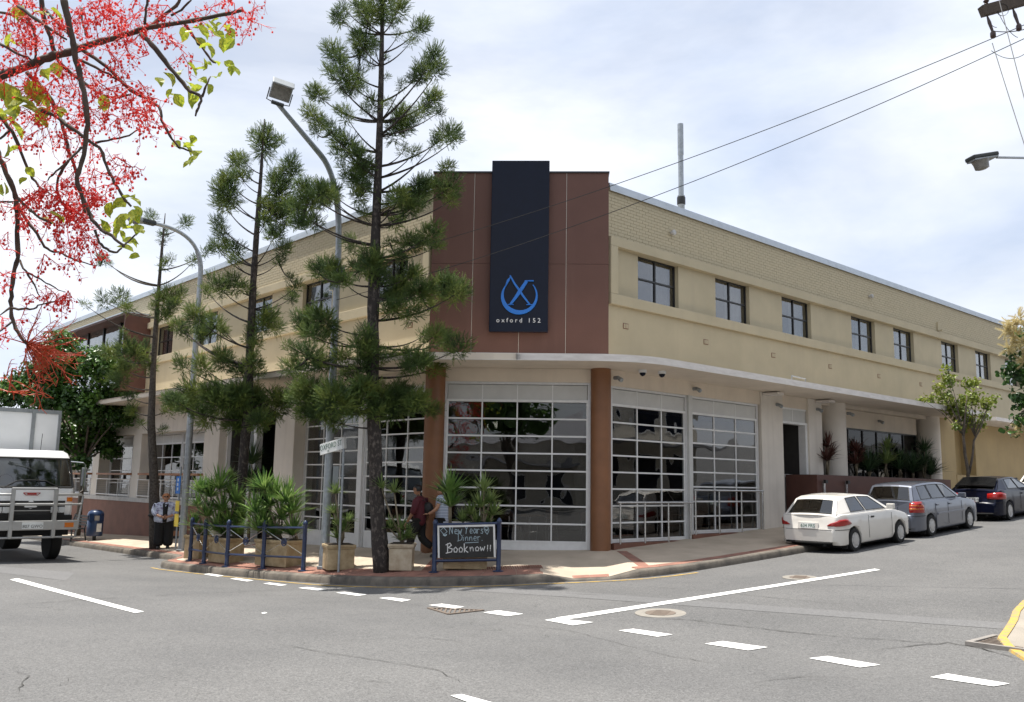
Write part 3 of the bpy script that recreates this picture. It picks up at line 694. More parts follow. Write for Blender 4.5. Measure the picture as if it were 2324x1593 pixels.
# fittings under the awning
for (x, y) in ((3.75, -.55), (4.25, -.75)):
    b = MB(); b.lathe([(.10, 0), (.10, -.06), (.085, -.07)], (x, y, AZ0 - .001), 16); o = bpart(b, 'dome_camera', 'white_letters', smooth=40, fix=True)
    b = MB(); b.lathe([(.08, -.07), (.07, -.11), (.045, -.14), (.01, -.155)], (x, y, AZ0 - .001), 16); b.build('dome', M['sign_black'], o, smooth=True, fix=True)
for F, a, z, d in ((FR, 6.6, 4.12, 0), (FR, 10.65, 3.98, .0), (FR, 13.0, 4.0, .0), (FR, 15.0, 4.0, 0.02), (FR, 18.2, 3.95, -.5), (FR, 3.25, 4.1, .12)):
    b = MB(); q = Vector(F.p(a, d - .04, z)); b.lathe([(.05, 0), (.05, .12)], q, 10, F.n); b.lathe([(.045, 0), (.06, .12), (.05, .14)], q + F.n * .1 + F.a * .02, 10, (F.n - Vector((0, 0, .6)))); bpart(b, 'spot_light', 'galv', smooth=40)
for a in (9.9, 12.9): b = MB(); FR.box(b, a, .02, 4.2, a + .35, .5, 4.265); bpart(b, 'bracket', 'fascia_paint')
b = MB(); b.tube([FR.p(9.0, 1.5, AZ1), FR.p(9.0, 1.5, AZ1 + .13), FR.p(9.9, 1.4, AZ1 + .13), FR.p(9.9, 1.4, AZ1)], .018, 6); bpart(b, 'bracket', 'galv')
# left street ---------------------------------------------------------------
roller(FL, 3.45, 6.40, -.24, 3.95, 3, 9, d=-.42, kick=.42, mt='alu_white'); roller(FL, 6.62, 9.62, -.34, 3.95, 3, 9, d=-.42, kick=.42, mt='alu_white')
b = MB(); FL.box(b, 6.40, -.55, -.6, 6.62, -.3, 3.95); bpart(b, 'mullion', 'alu_white')
beamwall(FL, 3.2, 9.62, 3.95, d0=-.6, d1=-.3)
pier(FL, 9.62, 10.8, d0=-.7); 
# recessed entry
b = MB(); FL.box(b, 10.8, -.55, 3.7, 14.7, -.25, AZ0); bpart(b, 'wall', 'white_paint')
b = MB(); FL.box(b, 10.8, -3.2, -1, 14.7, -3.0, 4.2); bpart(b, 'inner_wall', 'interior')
b = MB(); FL.box(b, 12.55, -.5, -1, 12.75, -.28, 3.7); FL.box(b, 12.75, -.5, 1.05, 14.7, -.25, 1.22); FL.box(b, 14.62, -.5, 1.22, 14.7, -.28, 3.7); FL.box(b, 12.75, -.5, 3.62, 14.62, -.28, 3.7); bpart(b, 'entry_frame', 'alu_white')
b = MB(); FL.box(b, 12.75, -.5, -1, 14.7, -.3, 1.05); bpart(b, 'wall', 'panel_grey')
b = MB(); FL.box(b, 12.76, -.41, 1.22, 14.62, -.402, 3.62); bpart(b, 'pane', 'dark_glass')
b = MB(); FL.box(b, 13.6, -.42, 1.6, 13.95, -.415, 2.0); bpart(b, 'notice', 'white_letters')
pier(FL, 14.7, 15.9, d0=-.6)
pier(FL, 21.75, 22.6, d0=-.6); pier(FL, 26.5, 27.3, d0=-.6); pier(FL, 31.0, L_END - .05, d0=-.6)
b = MB(); FL.box(b, 15.2, -.6, 3.22, L_END, .02, AZ0); bpart(b, 'bulkhead', 'white_paint')
b = MB(); FL.box(b, 15.0, -.55, -1.6, L_END, .012, .56); bpart(b, 'plinth', 'brown_plinth')
b = MB(); FL.box(b, 14.95, -.56, .56, L_END, .05, .72); bpart(b, 'sill', 'sill_grey')
def cafe_window(a0, a1, parts):
    w_ = (a1 - a0) / parts
    for i in range(parts):
        roller(FL, a0 + i * w_ + .02, a0 + (i + 1) * w_ - .02, .72, 3.22, 3, 4, d=-.5, kick=.05, panels=.34)
    b = MB(); b.box(-.20, a0 - .1, 1.60, .05, a1 - .4, 1.68); sh = bpart(b, 'counter_shelf', 'timber', bevel=.008)
    n = int((a1 - a0) / 1.4)
    for k in range(n):
        y = a0 + .5 + k * 1.4; b = MB(); b.box(-.12, y - .03, 1.44, .0, y + .03, 1.599); b.build('bracket', M['frame_black'], sh)
    b = MB(); b.tube([(-.02, a0, 1.43), (-.02, a1, 1.43)], .022, 6); b.tube([(-.02, a0, .80), (-.02, a1, .80)], .022, 6)
    n = max(2, int((a1 - a0) / 1.0))
    rl = bpart(b, 'balustrade', 'alu_white')
    for k in range(n + 1):
        y = a0 + .03 + (a1 - a0 - .06) * k / n; b = MB(); b.tube([(-.02, y, .72), (-.02, y, 1.43)], .02, 6); b.build('post', M['alu_white'], rl)
    b = MB()
    for k in range(6): b.tube([(-.02, a0, .88 + k * .09), (-.02, a1, .88 + k * .09)], .004, 4)
    b.build('wire', M['steel'], rl)
cafe_window(15.9, 21.75, 2); cafe_window(22.6, 26.5, 1); cafe_window(27.3, 31.0, 1)
# brown bay window box on the upper floor
b = MB()
b.box(-.95, 21.8, 4.85, -.87, 21.86, 8.02)
BX0, BX1 = 21.78, 34.3
b = MB(); b.box(-.98, BX0, 4.88, .06, BX0 + .07, 7.98); b.box(-.98, BX1 - .07, 4.88, .06, BX1, 7.98); b.box(-.98, BX0 + .07, 7.9, .06, BX1 - .07, 7.98); b.box(-.98, BX0 + .07, 4.88, .06, BX1 - .07, 4.97)
bay = bpart(b, 'bay_box', 'brown_dark', bevel=.006)
b = MB(); b.box(-1.0, BX0 - .01, 7.98, .05, BX1 + .01, 8.03); b.build('flashing', M['cap_metal'], bay)
nb = 6; bw = (BX1 - BX0 - .3) / nb
b = MB()
for i in range(nb + 1): y = BX0 + .15 + i * bw; b.box(-.42, y - .05, 4.97, -.32, y + .05, 7.9)
b.box(-.425, BX0 + .15, 6.85, -.315, BX1 - .15, 6.95); b.build('frame', M['frame_black'], bay)
for i in range(nb):
    y = BX0 + .15 + i * bw
    for z0, z1 in ((5.0, 6.85), (6.95, 7.88)):
        g = MB(); g.box(-.37, y + .05, z0, -.362, y + bw - .05, z1); g.build('pane', M['window_glass'], bay)
    g = MB(); g.box(-.30, y + .06, 5.0, -.28, y + bw - .06, 6.6 if i % 2 else 7.2); g.box(-.30, y + .06, 7.0, -.28, y + bw - .06, 7.25); g.build('blind', M['curtain'], bay)
b = MB(); b.box(.2, BX0 + .1, 4.97, .3, BX1 - .1, 7.88); b.build('back', M['interior'], bay)
# interior of the ground floor
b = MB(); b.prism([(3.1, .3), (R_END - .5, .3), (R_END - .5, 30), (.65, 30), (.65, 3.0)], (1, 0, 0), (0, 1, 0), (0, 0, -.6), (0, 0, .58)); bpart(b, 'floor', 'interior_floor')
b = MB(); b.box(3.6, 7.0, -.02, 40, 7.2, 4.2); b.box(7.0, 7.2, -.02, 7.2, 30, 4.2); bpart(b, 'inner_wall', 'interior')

# roof mast
p = Vector((9.3, 2.4, 8.7)); t = thing('flue_pipe', 'tall pale metal flue pipe rising from the roof', 'pipe', p)
b = MB(); b.lathe([(.11, 0), (.11, 1.95), (.115, 1.96), (.115, 2.0), (.085, 2.01), (.085, 3.35), (.095, 3.36), (.095, 4.4), (.06, 4.42)], p, 14); b.build('pipe', M['galv'], t, smooth=40)
b = MB(); b.lathe([(.13, 1.70), (.135, 1.73), (.135, 1.92), (.13, 1.95)], p, 14); b.build('collar', M['lamp_dark'] if 'lamp_dark' in M else M['frame_black'], t, smooth=40)

# ------------------------------------------------------------------ corner sign
sg_ = thing('vertical_sign', 'tall glossy black vertical sign with blue ring emblem reading oxford 152', 'sign', FC.p(0, .25, 5.17))
b = MB(); FC.box(b, -.72, .11, 5.17, .72, .27, 9.52); b.build('board', M['sign_black'], sg_, bevel=.012)
def text_mesh(body, size, M4, ext=.01, spacing=1.0, align='CENTER', shear=0):
    cu = bpy.data.curves.new('t', 'FONT'); cu.body = body; cu.size = size; cu.extrude = ext; cu.space_character = spacing; cu.align_x = align; cu.shear = shear; cu.resolution_u = 3
    ob = bpy.data.objects.new('t', cu); COL.objects.link(ob); bpy.context.view_layer.update()
    me = bpy.data.meshes.new_from_object(ob.evaluated_get(bpy.context.evaluated_depsgraph_get()))
    bpy.data.objects.remove(ob); me.transform(M4); me.update(); return me
def basis(o, x, y):
    x, y = Vector(x).normalized(), Vector(y).normalized(); z = x.cross(y)
    return Matrix(((x.x, y.x, z.x, o[0]), (x.y, y.y, z.y, o[1]), (x.z, y.z, z.z, o[2]), (0, 0, 0, 1)))
def text(body, size, o, x, y, m, parent, name='lettering', **k):
    if parent is not None:
        off = Vector((0, 0, 0)); p = parent
        while p is not None: off += p.location; p = p.parent
        o = Vector(o) - off
    return link(name, text_mesh(body, size, basis(o, x, y), **k), m, parent)
text('oxford 152', .155, FC.p(.0, .275, 5.40), FC.a, (0, 0, 1), M['white_letters'], sg_, spacing=1.55)
# ring with a cut top and a leaning X, built as one emblem
E0 = Vector(FC.p(0.02, .27, 6.06))
def emblem_pt(x, y, d=0): return E0 + FC.a * x + Vector((0, 0, 1)) * y + FC.n * d
def ribbon(mb, pts, wds, d0=.01, d1=.06):
    n = len(pts); rows_o = []
    for i, (x, y) in enumerate(pts):
        a = Vector(pts[max(i - 1, 0)]); c = Vector(pts[min(i + 1, n - 1)]); t = (c - a).normalized(); nx, ny = -t.y, t.x; h = wds[i] / 2
        rows_o.append([emblem_pt(x + nx * h, y + ny * h, d0), emblem_pt(x + nx * h, y + ny * h, d1), emblem_pt(x - nx * h, y - ny * h, d1), emblem_pt(x - nx * h, y - ny * h, d0)])
    mb.grid(rows_o); mb.f.append(tuple(len(mb.v) - 4 * n + k for k in (0, 1, 2, 3))); mb.f.append(tuple(len(mb.v) - 4 + k for k in (3, 2, 1, 0)))
em = MB(); pts = []; wd = []
for i in range(41):
    g = radians(145 + 255 * i / 40); R = .42
    pts.append((cos(g) * R, sin(g) * R)); k = i / 40; wd.append(.022 + .085 * (sin(pi * min(1, k * 1.25)) ** 1.0 if k < .8 else 0) + .03 * (1 - abs(k - .8) / .2 if k > .6 else 0))
pts = [(-.225, .47), (-.285, .375)] + pts; wd = [.012, .06] + wd
ribbon(em, pts, wd)
ribbon(em, [(-.24, .50), (-.13, .30), (0, .12), (.08, 0), (.25, -.22)], [.03, .045, .055, .05, .035], .01, .058)
ribbon(em, [(-.22, -.22), (-.08, -.03), (0, .10), (.10, .25), (.17, .36)], [.05, .075, .085, .08, .07], .009, .066)
ribbon(em, [(-.28, -.225), (-.14, -.225)], [.02, .02], .011, .054); ribbon(em, [(.17, -.225), (.31, -.225)], [.02, .02], .011, .054); ribbon(em, [(.12, .37), (.34, .37)], [.02, .03], .011, .054)
em.build('emblem', M['blue_emblem'], sg_, fix=True)
# ------------------------------------------------------------------ street furniture
mat('blue_paint', (.012, .028, .085), rough=.32, var=.15, coat=.3)
mat('blue_bin', (.018, .045, .12), rough=.35, var=.12, coat=.2)
mat('planter_stone', (.46, .36, .22), rough=.85, scale=5, col2=(.30, .22, .12), bump=.3, bscale=25)
mat('planter_pale', (.50, .43, .32), rough=.85, scale=5, col2=(.36, .28, .19), bump=.3, bscale=25)
mat('soil', (.05, .035, .025), rough=.95)
mat('chalkboard', (.016, .015, .014), rough=.7, scale=3, col2=(.028, .027, .026))
mat('chalk_white', (.75, .75, .73), rough=.9); mat('chalk_blue', (.42, .53, .58), rough=.9); mat('board_trim', (.74, .73, .70), rough=.6)
mat('sign_white', (.74, .76, .75), rough=.4); mat('sign_green', (.02, .10, .06), rough=.5); mat('sign_blue', (.01, .16, .55), rough=.4); mat('sign_yellow', (.70, .52, .06), rough=.5)
mat('wood_pole', (.085, .065, .05), rough=.9, scale=5, stretch=(4, 4, .4)); mat('insulator', (.05, .025, .02), rough=.25)
mat('lamp_lens', (.22, .21, .19), rough=.25, scale=6, col2=(.12, .115, .10)); mat('lamp_grey', (.30, .32, .33), rough=.4, metal=.4); mat('wire_black', (.03, .03, .03), rough=.6); mat('lamp_dark', (.03, .035, .035), rough=.5)
mat('cable_grey', (.16, .16, .16), rough=.6)
Z = Vector((0, 0, 1))
# tall flood lamp
p = site(735, 1290); t = thing('street_lamp', 'tallest grey steel lamp post with square floodlight head on a bent arm', 'street lamp', p)
hd = at(630, 235, 20.3); top = Vector((p.x, p.y, 0))
b = MB(); b.lathe([(.16, 0), (.16, .05), (.125, .06), (.12, .4), (.10, .7), (.095, 4), (.075, 7.4)], p, 14)
arm = []
P0 = Vector((p.x, p.y, p.z + 7.4)); P1 = Vector((p.x, p.y, p.z + 9.25)); P3 = hd
for i in range(11): k = i / 10; arm.append(P0 * (1 - k) ** 2 + P1 * 2 * k * (1 - k) * 1.0 + (P1 + (P3 - P1) * .35) * k * k)
arm.append(P3); b.tube(arm, [.075] * 6 + [.068] * 5 + [.05], 10); b.build('pole', M['galv'], t, smooth=50)
d = (P3 - arm[-2]).normalized(); fd = (CAM - hd); fd.z = 0; fd.normalize()
side = fd.cross(Z).normalized(); n = (fd * .75 - Z * .65).normalized(); upv = side.cross(n); upv = upv if upv.z > 0 else -upv
side = (side + upv * -.22 * (1 if side.dot(_r) > 0 else -1)).normalized(); upv = (upv - side * upv.dot(side)).normalized(); n = (n - side * n.dot(side) - upv * n.dot(upv)).normalized()
hc = hd + upv * .30 + n * .05
b = MB(); b.obox(hc - n * .10, side * .23, upv * .20, n * .10); b.obox(hc - n * .02 + upv * .20, side * .24, upv * .02, n * .17); b.build('housing', M['lamp_grey'], t, bevel=.015)
b = MB(); b.obox(hc + n * .013, side * .205, upv * .165, n * .006); b.build('lens', M['lamp_lens'], t)
b = MB(); b.tube([hc - side * .255 - n * .08, hc - side * .255 - upv * .27 - n * .05, hd - side * .06, hd + side * .1, hc + side * .255 - upv * .27 - n * .05, hc + side * .255 - n * .08], .014, 6); b.obox(hd, side * .14, upv * .03, n * .05); b.build('bracket', M['lamp_dark'], t)
b = MB(); q = Vector((p.x, p.y, p.z + 6.85)); b.obox(q + _r0 * -.13, _r0 * .05, fd * .05, (0, 0, .35)); b.obox(q + _r0 * .12 + Z * .1, _r0 * .05, fd * .06, (0, 0, .12)); b.lathe([(.09, -.05), (.09, 0)], q, 10); b.lathe([(.09, .25), (.09, .3)], q, 10); b.build('cable_clamp', M['galv'], t)
b = MB(); q = Vector((p.x, p.y, p.z + 2.05)); b.obox(q + _r0 * .17 - fd * 0, _r0 * .07, fd * .06, (0, 0, .28)); b.build('control_box', M['lamp_grey'], t, bevel=.01)
clamp1 = Vector((p.x, p.y, p.z + 7.0)) + fd * .08
# curved arm lamp further left
p2 = site(412, 1250); t = thing('street_lamp', 'grey curved arm street lamp behind the waiting woman', 'street lamp', p2)
b = MB(); h2 = 8.6; b.lathe([(.17, 0), (.17, .04), (.11, .05), (.105, 1.2), (.10, 4), (.075, h2)], p2, 14)
he = at(345, 506, 27.6); P0 = Vector((p2.x, p2.y, p2.z + h2)); P1 = Vector((p2.x, p2.y, he.z + .1)); arm = [P0 * (1 - k) ** 2 + P1 * 2 * k * (1 - k) + he * k * k for k in [i / 12 for i in range(13)]]
b.tube(arm, [.075] * 4 + [.06] * 9, 10); b.build('pole', M['galv'], t, smooth=50)
dx = (he - arm[-3]).normalized(); sx = dx.cross(Z).normalized(); ux = sx.cross(dx)
b = MB(); b.obox(he + dx * .12, dx * .22, sx * .11, ux * .07); b.build('gear_box', M['lamp_dark'], t, bevel=.03)
b = MB(); b.lathe([(.02, -.3), (.10, -.22), (.14, 0), (.12, .2), (.03, .32)], he + dx * .5, 12, dx); b.build('luminaire', M['lamp_grey'], t, smooth=60)
b = MB(); b.lathe([(.10, -.0), (.09, -.08), (.04, -.12)], he + dx * .5 - ux * .06, 12, ux); b.build('lens', M['lamp_lens'], t, smooth=60)
b = MB(); q = p2 + Z * .25; b.lathe([(.135, 0), (.135, .02)], p2 + Z * 2.6, 10); b.build('band', M['galv'], t)
clamp2 = Vector((p2.x, p2.y, p2.z + 7.0))
# bus stop post
p = site(398, 1249); t = thing('bus_stop_post', 'slim bus stop post with blue flag above yellow timetable plates', 'bus stop', p)
b = MB(); b.tube([p, p + Z * 2.55], .03, 8); b.build('post', M['galv'], t, smooth=50)
a = Vector((cos(radians(88)), sin(radians(88)), 0)); nn = Vector((a.y, -a.x, 0))
def plate(z0, z1, wd, m, nm, off=0):
    b = MB(); b.obox(p + Z * (z0 + z1) / 2 - a * off - nn * .035, a * wd / 2, nn * .006, Z * (z1 - z0) / 2); return b.build(nm, M[m], t)
plate(1.72, 2.25, .36, 'sign_blue', 'flag', -.05)
plate(1.18, 1.50, .30, 'sign_yellow', 'timetable'); plate(.72, 1.10, .34, 'sign_yellow', 'timetable')
b = MB(); q = p + Z * 1.98 + a * .05 - nn * .045
for k in range(3): b.obox(q + Z * (.16 - k * .14) + a * .02 * (k % 2), a * .05, nn * .003, Z * .045)
b.build('symbol', M['sign_white'], t)
# street name post
p = site(768, 1299); hh = hgt(p, 992); t = thing('street_name_sign', 'white OXFORD ST street name blade tilted on a thin grey post', 'street sign', p)
b = MB(); b.tube([p, p + Z * hh], .028, 8); b.build('post', M['galv'], t, smooth=50)
a = Vector((.03, 1.0, -.13)).normalized(); nn = a.cross(Z).normalized(); nn = nn if nn.dot(CAM - p) > 0 else -nn; up = nn.cross(a); up = up if up.z > 0 else -up
L = 1.08; c = p + Z * (hh - .13) + a * (L / 2 + .0)
b = MB(); b.obox(c, a * L / 2, nn * .012, up * .13); b.build('blade', M['sign_white'], t, bevel=.006)
b = MB(); b.obox(p + Z * (hh - .13), a * .05, nn * .03, up * .13); b.build('clamp', M['panel_grey'], t)
xa = -a if (-a).dot(_r) > 0 else a
text('OXFORD ST', .175, c + nn * .016 - up * .03 - xa * .03, xa, up, M['sign_green'], t, ext=.001, spacing=1.05)
text('142', .06, c + nn * .016 - up * .10 - xa * .15, xa, up, M['sign_green'], t, ext=.001)
q = p + Z * (hh - .75)
for z_ in (-.12, .1): b = MB(); b.lathe([(.045, z_), (.045, z_ + .02)], q, 8); b.build('band', M['galv'], t)
# litter bin
p = site(213, 1226); k_ = hgt(p, 1157) / 1.3
t = thing('litter_bin', 'round blue litter bin with domed lid and white notice on the footpath', 'litter bin', p)
b = MB(); b.lathe([(.07, 0), (.07, .16)], p, 10); b.build('foot', M['lamp_dark'], t)
r = .33 * k_; b = MB(); b.lathe([(r * .92, .16), (r, .20), (r, .82 * k_), (r * .96, .84 * k_)], p, 24); b.build('body', M['blue_bin'], t, smooth=40)
for g in (.9, 2.1, 3.9, 5.3): b = MB(); b.obox(p + Vector((cos(g) * r * .95, sin(g) * r * .95, .98 * k_)), Vector((cos(g), sin(g), 0)) * .02, Vector((-sin(g), cos(g), 0)) * .09, (0, 0, .16 * k_)); b.build('hood_post', M['blue_bin'], t)
b = MB(); b.lathe([(r * .8, .83 * k_), (r * .8, 1.1 * k_)], p, 20); b.build('liner', M['sill_grey'], t)
b = MB(); b.lathe([(r * 1.03, 1.06 * k_), (r * 1.02, 1.12 * k_), (r * .90, 1.22 * k_), (r * .6, 1.29 * k_), (.02, 1.31 * k_)], p, 24); b.build('lid', M['blue_bin'], t, smooth=40)
dv = Vector((CAM.x - p.x, CAM.y - p.y, 0)).normalized(); dv = (dv + _r0 * .8).normalized()
b = MB(); b.obox(p + dv * (r + .004) + Z * .55 * k_, dv * .008, dv.cross(Z) * .09, Z * .15); b.build('notice', M['sign_white'], t)
# bench beside the bin
p = site(176, 1228); t = thing('park_bench', 'black metal bench half hidden behind the truck', 'bench', p)
b = MB()
for k in range(5): b.box(p.x - .25 + k * .1, p.y - .1, p.z + .44, p.x - .18 + k * .1, p.y + 1.7, p.z + .47)
b.build('seat', M['lamp_dark'], t)
b = MB()
for k in range(4): b.box(p.x + .24 + k * .03, p.y - .1, p.z + .55 + k * .1, p.x + .26 + k * .03, p.y + 1.7, p.z + .62 + k * .1)
b.build('backrest', M['lamp_dark'], t)
for yy in (0, 1.6):
    b = MB(); b.tube([(p.x - .25, p.y + yy, p.z), (p.x - .22, p.y + yy, p.z + .43), (p.x + .2, p.y + yy, p.z + .45), (p.x + .36, p.y + yy, p.z + .95)], .025, 6); b.tube([(p.x + .28, p.y + yy, p.z), (p.x + .2, p.y + yy, p.z + .45)], .025, 6); b.build('leg', M['lamp_dark'], t)
# poster board by the plinth
p = site(402, 1222); t = thing('poster_board', 'black and white poster board leaning by the plinth behind the woman', 'poster board', p)
nn = (Vector((CAM.x - p.x, CAM.y - p.y, 0)).normalized() + Vector((-.3, 0, 0))).normalized(); a = Z.cross(nn).normalized(); a = a if a.dot(_r) > 0 else -a; up = (Z - nn * .15).normalized()
b = MB(); b.obox(p + Z * .5, a * .33, nn * .015, up * .5); b.build('board', M['chalkboard'], t)
text('LIVE', .27, p + Z * .72 + nn * .0 + nn * .02 - a * 0, a, up, M['sign_white'], t, ext=.002)
text('MUSIC', .2, p + Z * .42 + nn * .055, a, up, M['sign_white'], t, ext=.002)
b = MB(); b.obox(p + Z * .18 + nn * .075, a * .26, nn * .003, up * .09); b.build('picture', M['timber'], t)
# blue pedestrian railing round the corner
pts = [site(431, 1273), site(462, 1279), site(514, 1286), site(596, 1291), site(688, 1296)]
t = thing('pedestrian_railing', 'dark blue five post pedestrian railing with ring centres before the planters', 'railing', pts[2])
def post(b, p, h):
    b.lathe([(.12, 0), (.12, .015), (.055, .03), (.055, .1), (.05, .11), (.05, h - .09), (.058, h - .08), (.058, h - .04), (.045, h - .02), (.03, h + .01), (.006, h + .02)], p, 12)
H = 1.12
for p in pts:
    b = MB(); post(b, p, H); b.build('post', M['blue_paint'], t, smooth=50)
for p, q in zip(pts[:-1], pts[1:]):
    for z in (.97, .30):
        b = MB(); b.tube([p + Z * z, q + Z * z], .026, 8); b.lathe([(.062, -.05), (.062, .05)], p + Z * z, 10); b.build('rail', M['blue_paint'], t, smooth=50)
    m = (p + q) / 2 + Z * .635; dv = (q - p).normalized(); nn = dv.cross(Z).normalized()
    b = MB(); R = .085; ring = [m + (dv * cos(g) + Z * sin(g)) * R for g in [2 * pi * i / 16 for i in range(17)]]; b.tube(ring, .016, 6, cap=False); b.lathe([(.05, -.012), (.05, .012)], m, 12, nn); b.build('ring', M['blue_paint'], t, smooth=50)
    b = MB()
    for e, z in ((p, .92), (p, .35), (q, .92), (q, .35)):
        d_ = (m - (e + Z * z)); b.tube([e + Z * z, m - d_.normalized() * R], .006, 5)
    b.build('brace_wire', M['steel'], t)
# chalkboard frame
pa, pb = site(985, 1299), site(1131, 1297); t = thing('chalkboard_stand', 'blue tube stand holding a chalkboard reading New Years Dinner Book now', 'chalkboard', (pa + pb) / 2)
ha = hgt(pa, 1180)
for p in (pa, pb):
    b = MB(); post(b, p, ha); b.build('post', M['blue_paint'], t, smooth=50)
ax = (pb - pa); Lw = ax.length; ax.normalize(); nn = ax.cross(Z).normalized(); nn = nn if nn.dot(CAM - pa) > 0 else -nn; up = nn.cross(ax); up = up if up.z > 0 else -up
for z in (ha - .10, .24):
    b = MB(); b.tube([pa + Z * z, pb + Z * z], .032, 10); b.build('rail', M['blue_paint'], t, smooth=50)
bc = (pa + pb) / 2 + Z * (.24 + (ha - .34) / 2 + .02); bw, bh = Lw / 2 - .07, (ha - .42) / 2
b = MB(); b.obox(bc + nn * .02, ax * bw, nn * .012, up * bh); b.build('board', M['chalkboard'], t)
b = MB(); b.obox(bc + nn * .036 + up * (bh - .02), ax * bw, nn * .006, up * .02); b.obox(bc + nn * .036 - ax * (bw - .02) - up * .02, ax * .02, nn * .006, up * (bh - .02)); b.obox(bc + nn * .036 + ax * (bw - .02) - up * .02, ax * .02, nn * .006, up * (bh - .02)); b.build('trim', M['board_trim'], t)
GLY = {'N': [[(0, 0), (.02, 1), (.5, .05), (.55, 1)]], 'e': [[(.05, .3), (.5, .33), (.42, .55), (.2, .58), (.05, .3), (.15, .05), (.48, .08)]], 'w': [[(0, .55), (.12, .05), (.28, .4), (.42, .05), (.6, .58)]],
       'Y': [[(0, 1), (.28, .55)], [(.6, 1.05), (.28, .55), (.15, 0)]], 'a': [[(.5, .5), (.2, .58), (.03, .25), (.2, .03), (.45, .2), (.5, .55), (.55, .03)]], 'r': [[(.02, .55), (.08, .03)], [(.06, .35), (.22, .55), (.42, .5)]],
       's': [[(.42, .5), (.15, .55), (.1, .38), (.4, .22), (.3, .0), (.0, .05)]], 'D': [[(.12, .95), (.1, 0)], [(-.1, .9), (.35, 1.0), (.75, .6), (.6, .15), (-.05, 0)]], 'i': [[(.05, .5), (.07, .03)], [(.05, .72), (.07, .76)]],
       'n': [[(.02, .52), (.05, .03), (.1, .38), (.3, .55), (.42, .4), (.45, .03)]], 'B': [[(.1, 1), (.08, 0)], [(-.12, .85), (.4, 1.05), (.6, .8), (.15, .55), (.7, .4), (.6, .08), (-.12, -.05)]], 'o': [[(.28, .58), (.05, .4), (.1, .06), (.4, .05), (.52, .35), (.28, .58)]],
       'k': [[(.05, .95), (.05, .03)], [(.42, .6), (.08, .28), (.5, .0)]], '!': [[(.12, .75), (.08, .22)], [(.07, .05), (.09, .02)]], '.': [[(.05, .05), (.08, .0)]]}
def chalk(word, x, y, s, m, wd, gap=.62, xs=.95):
    b = MB(); cx = x
    for ch in word:
        if ch == ' ': cx += .55 * s; continue
        for st in GLY[ch]:
            pts_ = [bc + nn * .0345 + ax * (cx + a_ * s * xs) + up * (y + c_ * s) for a_, c_ in st]
            fine = [pts_[0]]
            for i in range(len(pts_) - 1):
                fine += [pts_[i].lerp(pts_[i + 1], .5), pts_[i + 1]]
            for i in range(len(fine) - 1):
                d_ = fine[i + 1] - fine[i]
                if d_.length > 1e-5: dn = d_.normalized(); b.obox((fine[i] + fine[i + 1]) / 2, d_ / 2 + dn * wd * .3, dn.cross(nn) * wd / 2, nn * .002)
        cx += gap * s * (1.25 if ch in 'NYDBw' else .55 if ch in 'i!.' else 1)
    return b.build('chalk_writing', M[m], t)
chalk('New', -bw * .58, bh * .46, .17, 'chalk_blue', .011, .50, .75); chalk('Years', -bw * .04, bh * .46, .17, 'chalk_blue', .011, .47, .72)
chalk('Dinner.', -bw * .30, bh * .02, .16, 'chalk_blue', .010, .56, .85); chalk('Book', -bw * .68, -bh * .68, .19, 'chalk_white', .019, .60, .88); chalk('now!!', bw * .12, -bh * .62, .16, 'chalk_white', .018, .70, 1.0)
b = MB()
def cl(P, wd=.01, m_='chalk_blue'):
    for i in range(len(P) - 1):
        a_ = bc + nn * .0345 + ax * (P[i][0] * bw) + up * (P[i][1] * bh); c_ = bc + nn * .0345 + ax * (P[i + 1][0] * bw) + up * (P[i + 1][1] * bh); d_ = c_ - a_; dn = d_.normalized(); b.obox((a_ + c_) / 2, d_ / 2, dn.cross(nn) * wd / 2, nn * .002)
cl([(-.9, .7), (-.78, .88), (-.66, .62), (-.78, .45), (-.9, .7)]); cl([(-.8, .45), (-.74, .36), (-.68, .45)], .03); cl([(.62, .8), (.68, .88), (.76, .84), (.79, .65), (.73, .4), (.66, .55), (.62, .8)]); cl([(.66, .74), (.72, .6), (.75, .74), (.68, .6)], .012); cl([(-.05, -.1), (.42, -.07)], .012)
b.build('chalk_drawing', M['chalk_blue'], t)
# ------------------------------------------------------------------ power pole and cables at the right edge
PP = at(2450, 900, 16.5); PP.z = G(PP.x, PP.y) + .1
t = thing('power_pole', 'dark timber crossarm of a power pole with street light arm at the right edge', 'power pole', PP)
b = MB(); b.lathe([(.17, -.3), (.15, 6), (.12, 13)], PP, 12); b.build('pole', M['wood_pole'], t, smooth=50)
e0 = at(2228, 26, 15.2); e1 = at(2470, -40, 15.6); dv = (e1 - e0).normalized()
b = MB(); b.beam(e0, e1 + dv * .8, .13, .17); b.build('crossarm', M['wood_pole'], t)
for k, tt in enumerate((.10, .62, 1.25)):
    c = e0 + dv * tt; b = MB(); b.lathe([(.02, .07), (.045, .10), (.025, .13), (.05, .16), (.025, .19), (.045, .23), (.01, .27)], c, 10); b.build('insulator', M['insulator'], t, smooth=60)
    b = MB(); c2 = c - Z * .1; b.tube([c2, c2 - Z * .12 + _r * .03, c2 - Z * .3 + _r * .08], [.012, .03, .02], 8); b.lathe([(.03, 0), (.045, -.03), (.045, -.1), (.03, -.12)], c2 - Z * .28 + _r * .08, 10); b.build('strain_insulator', M['insulator'], t, smooth=60)
def sag(a, c, s, n=24): return [a.lerp(c, i / n) - Z * s * 4 * (i / n) * (1 - i / n) for i in range(n + 1)]
b = MB()
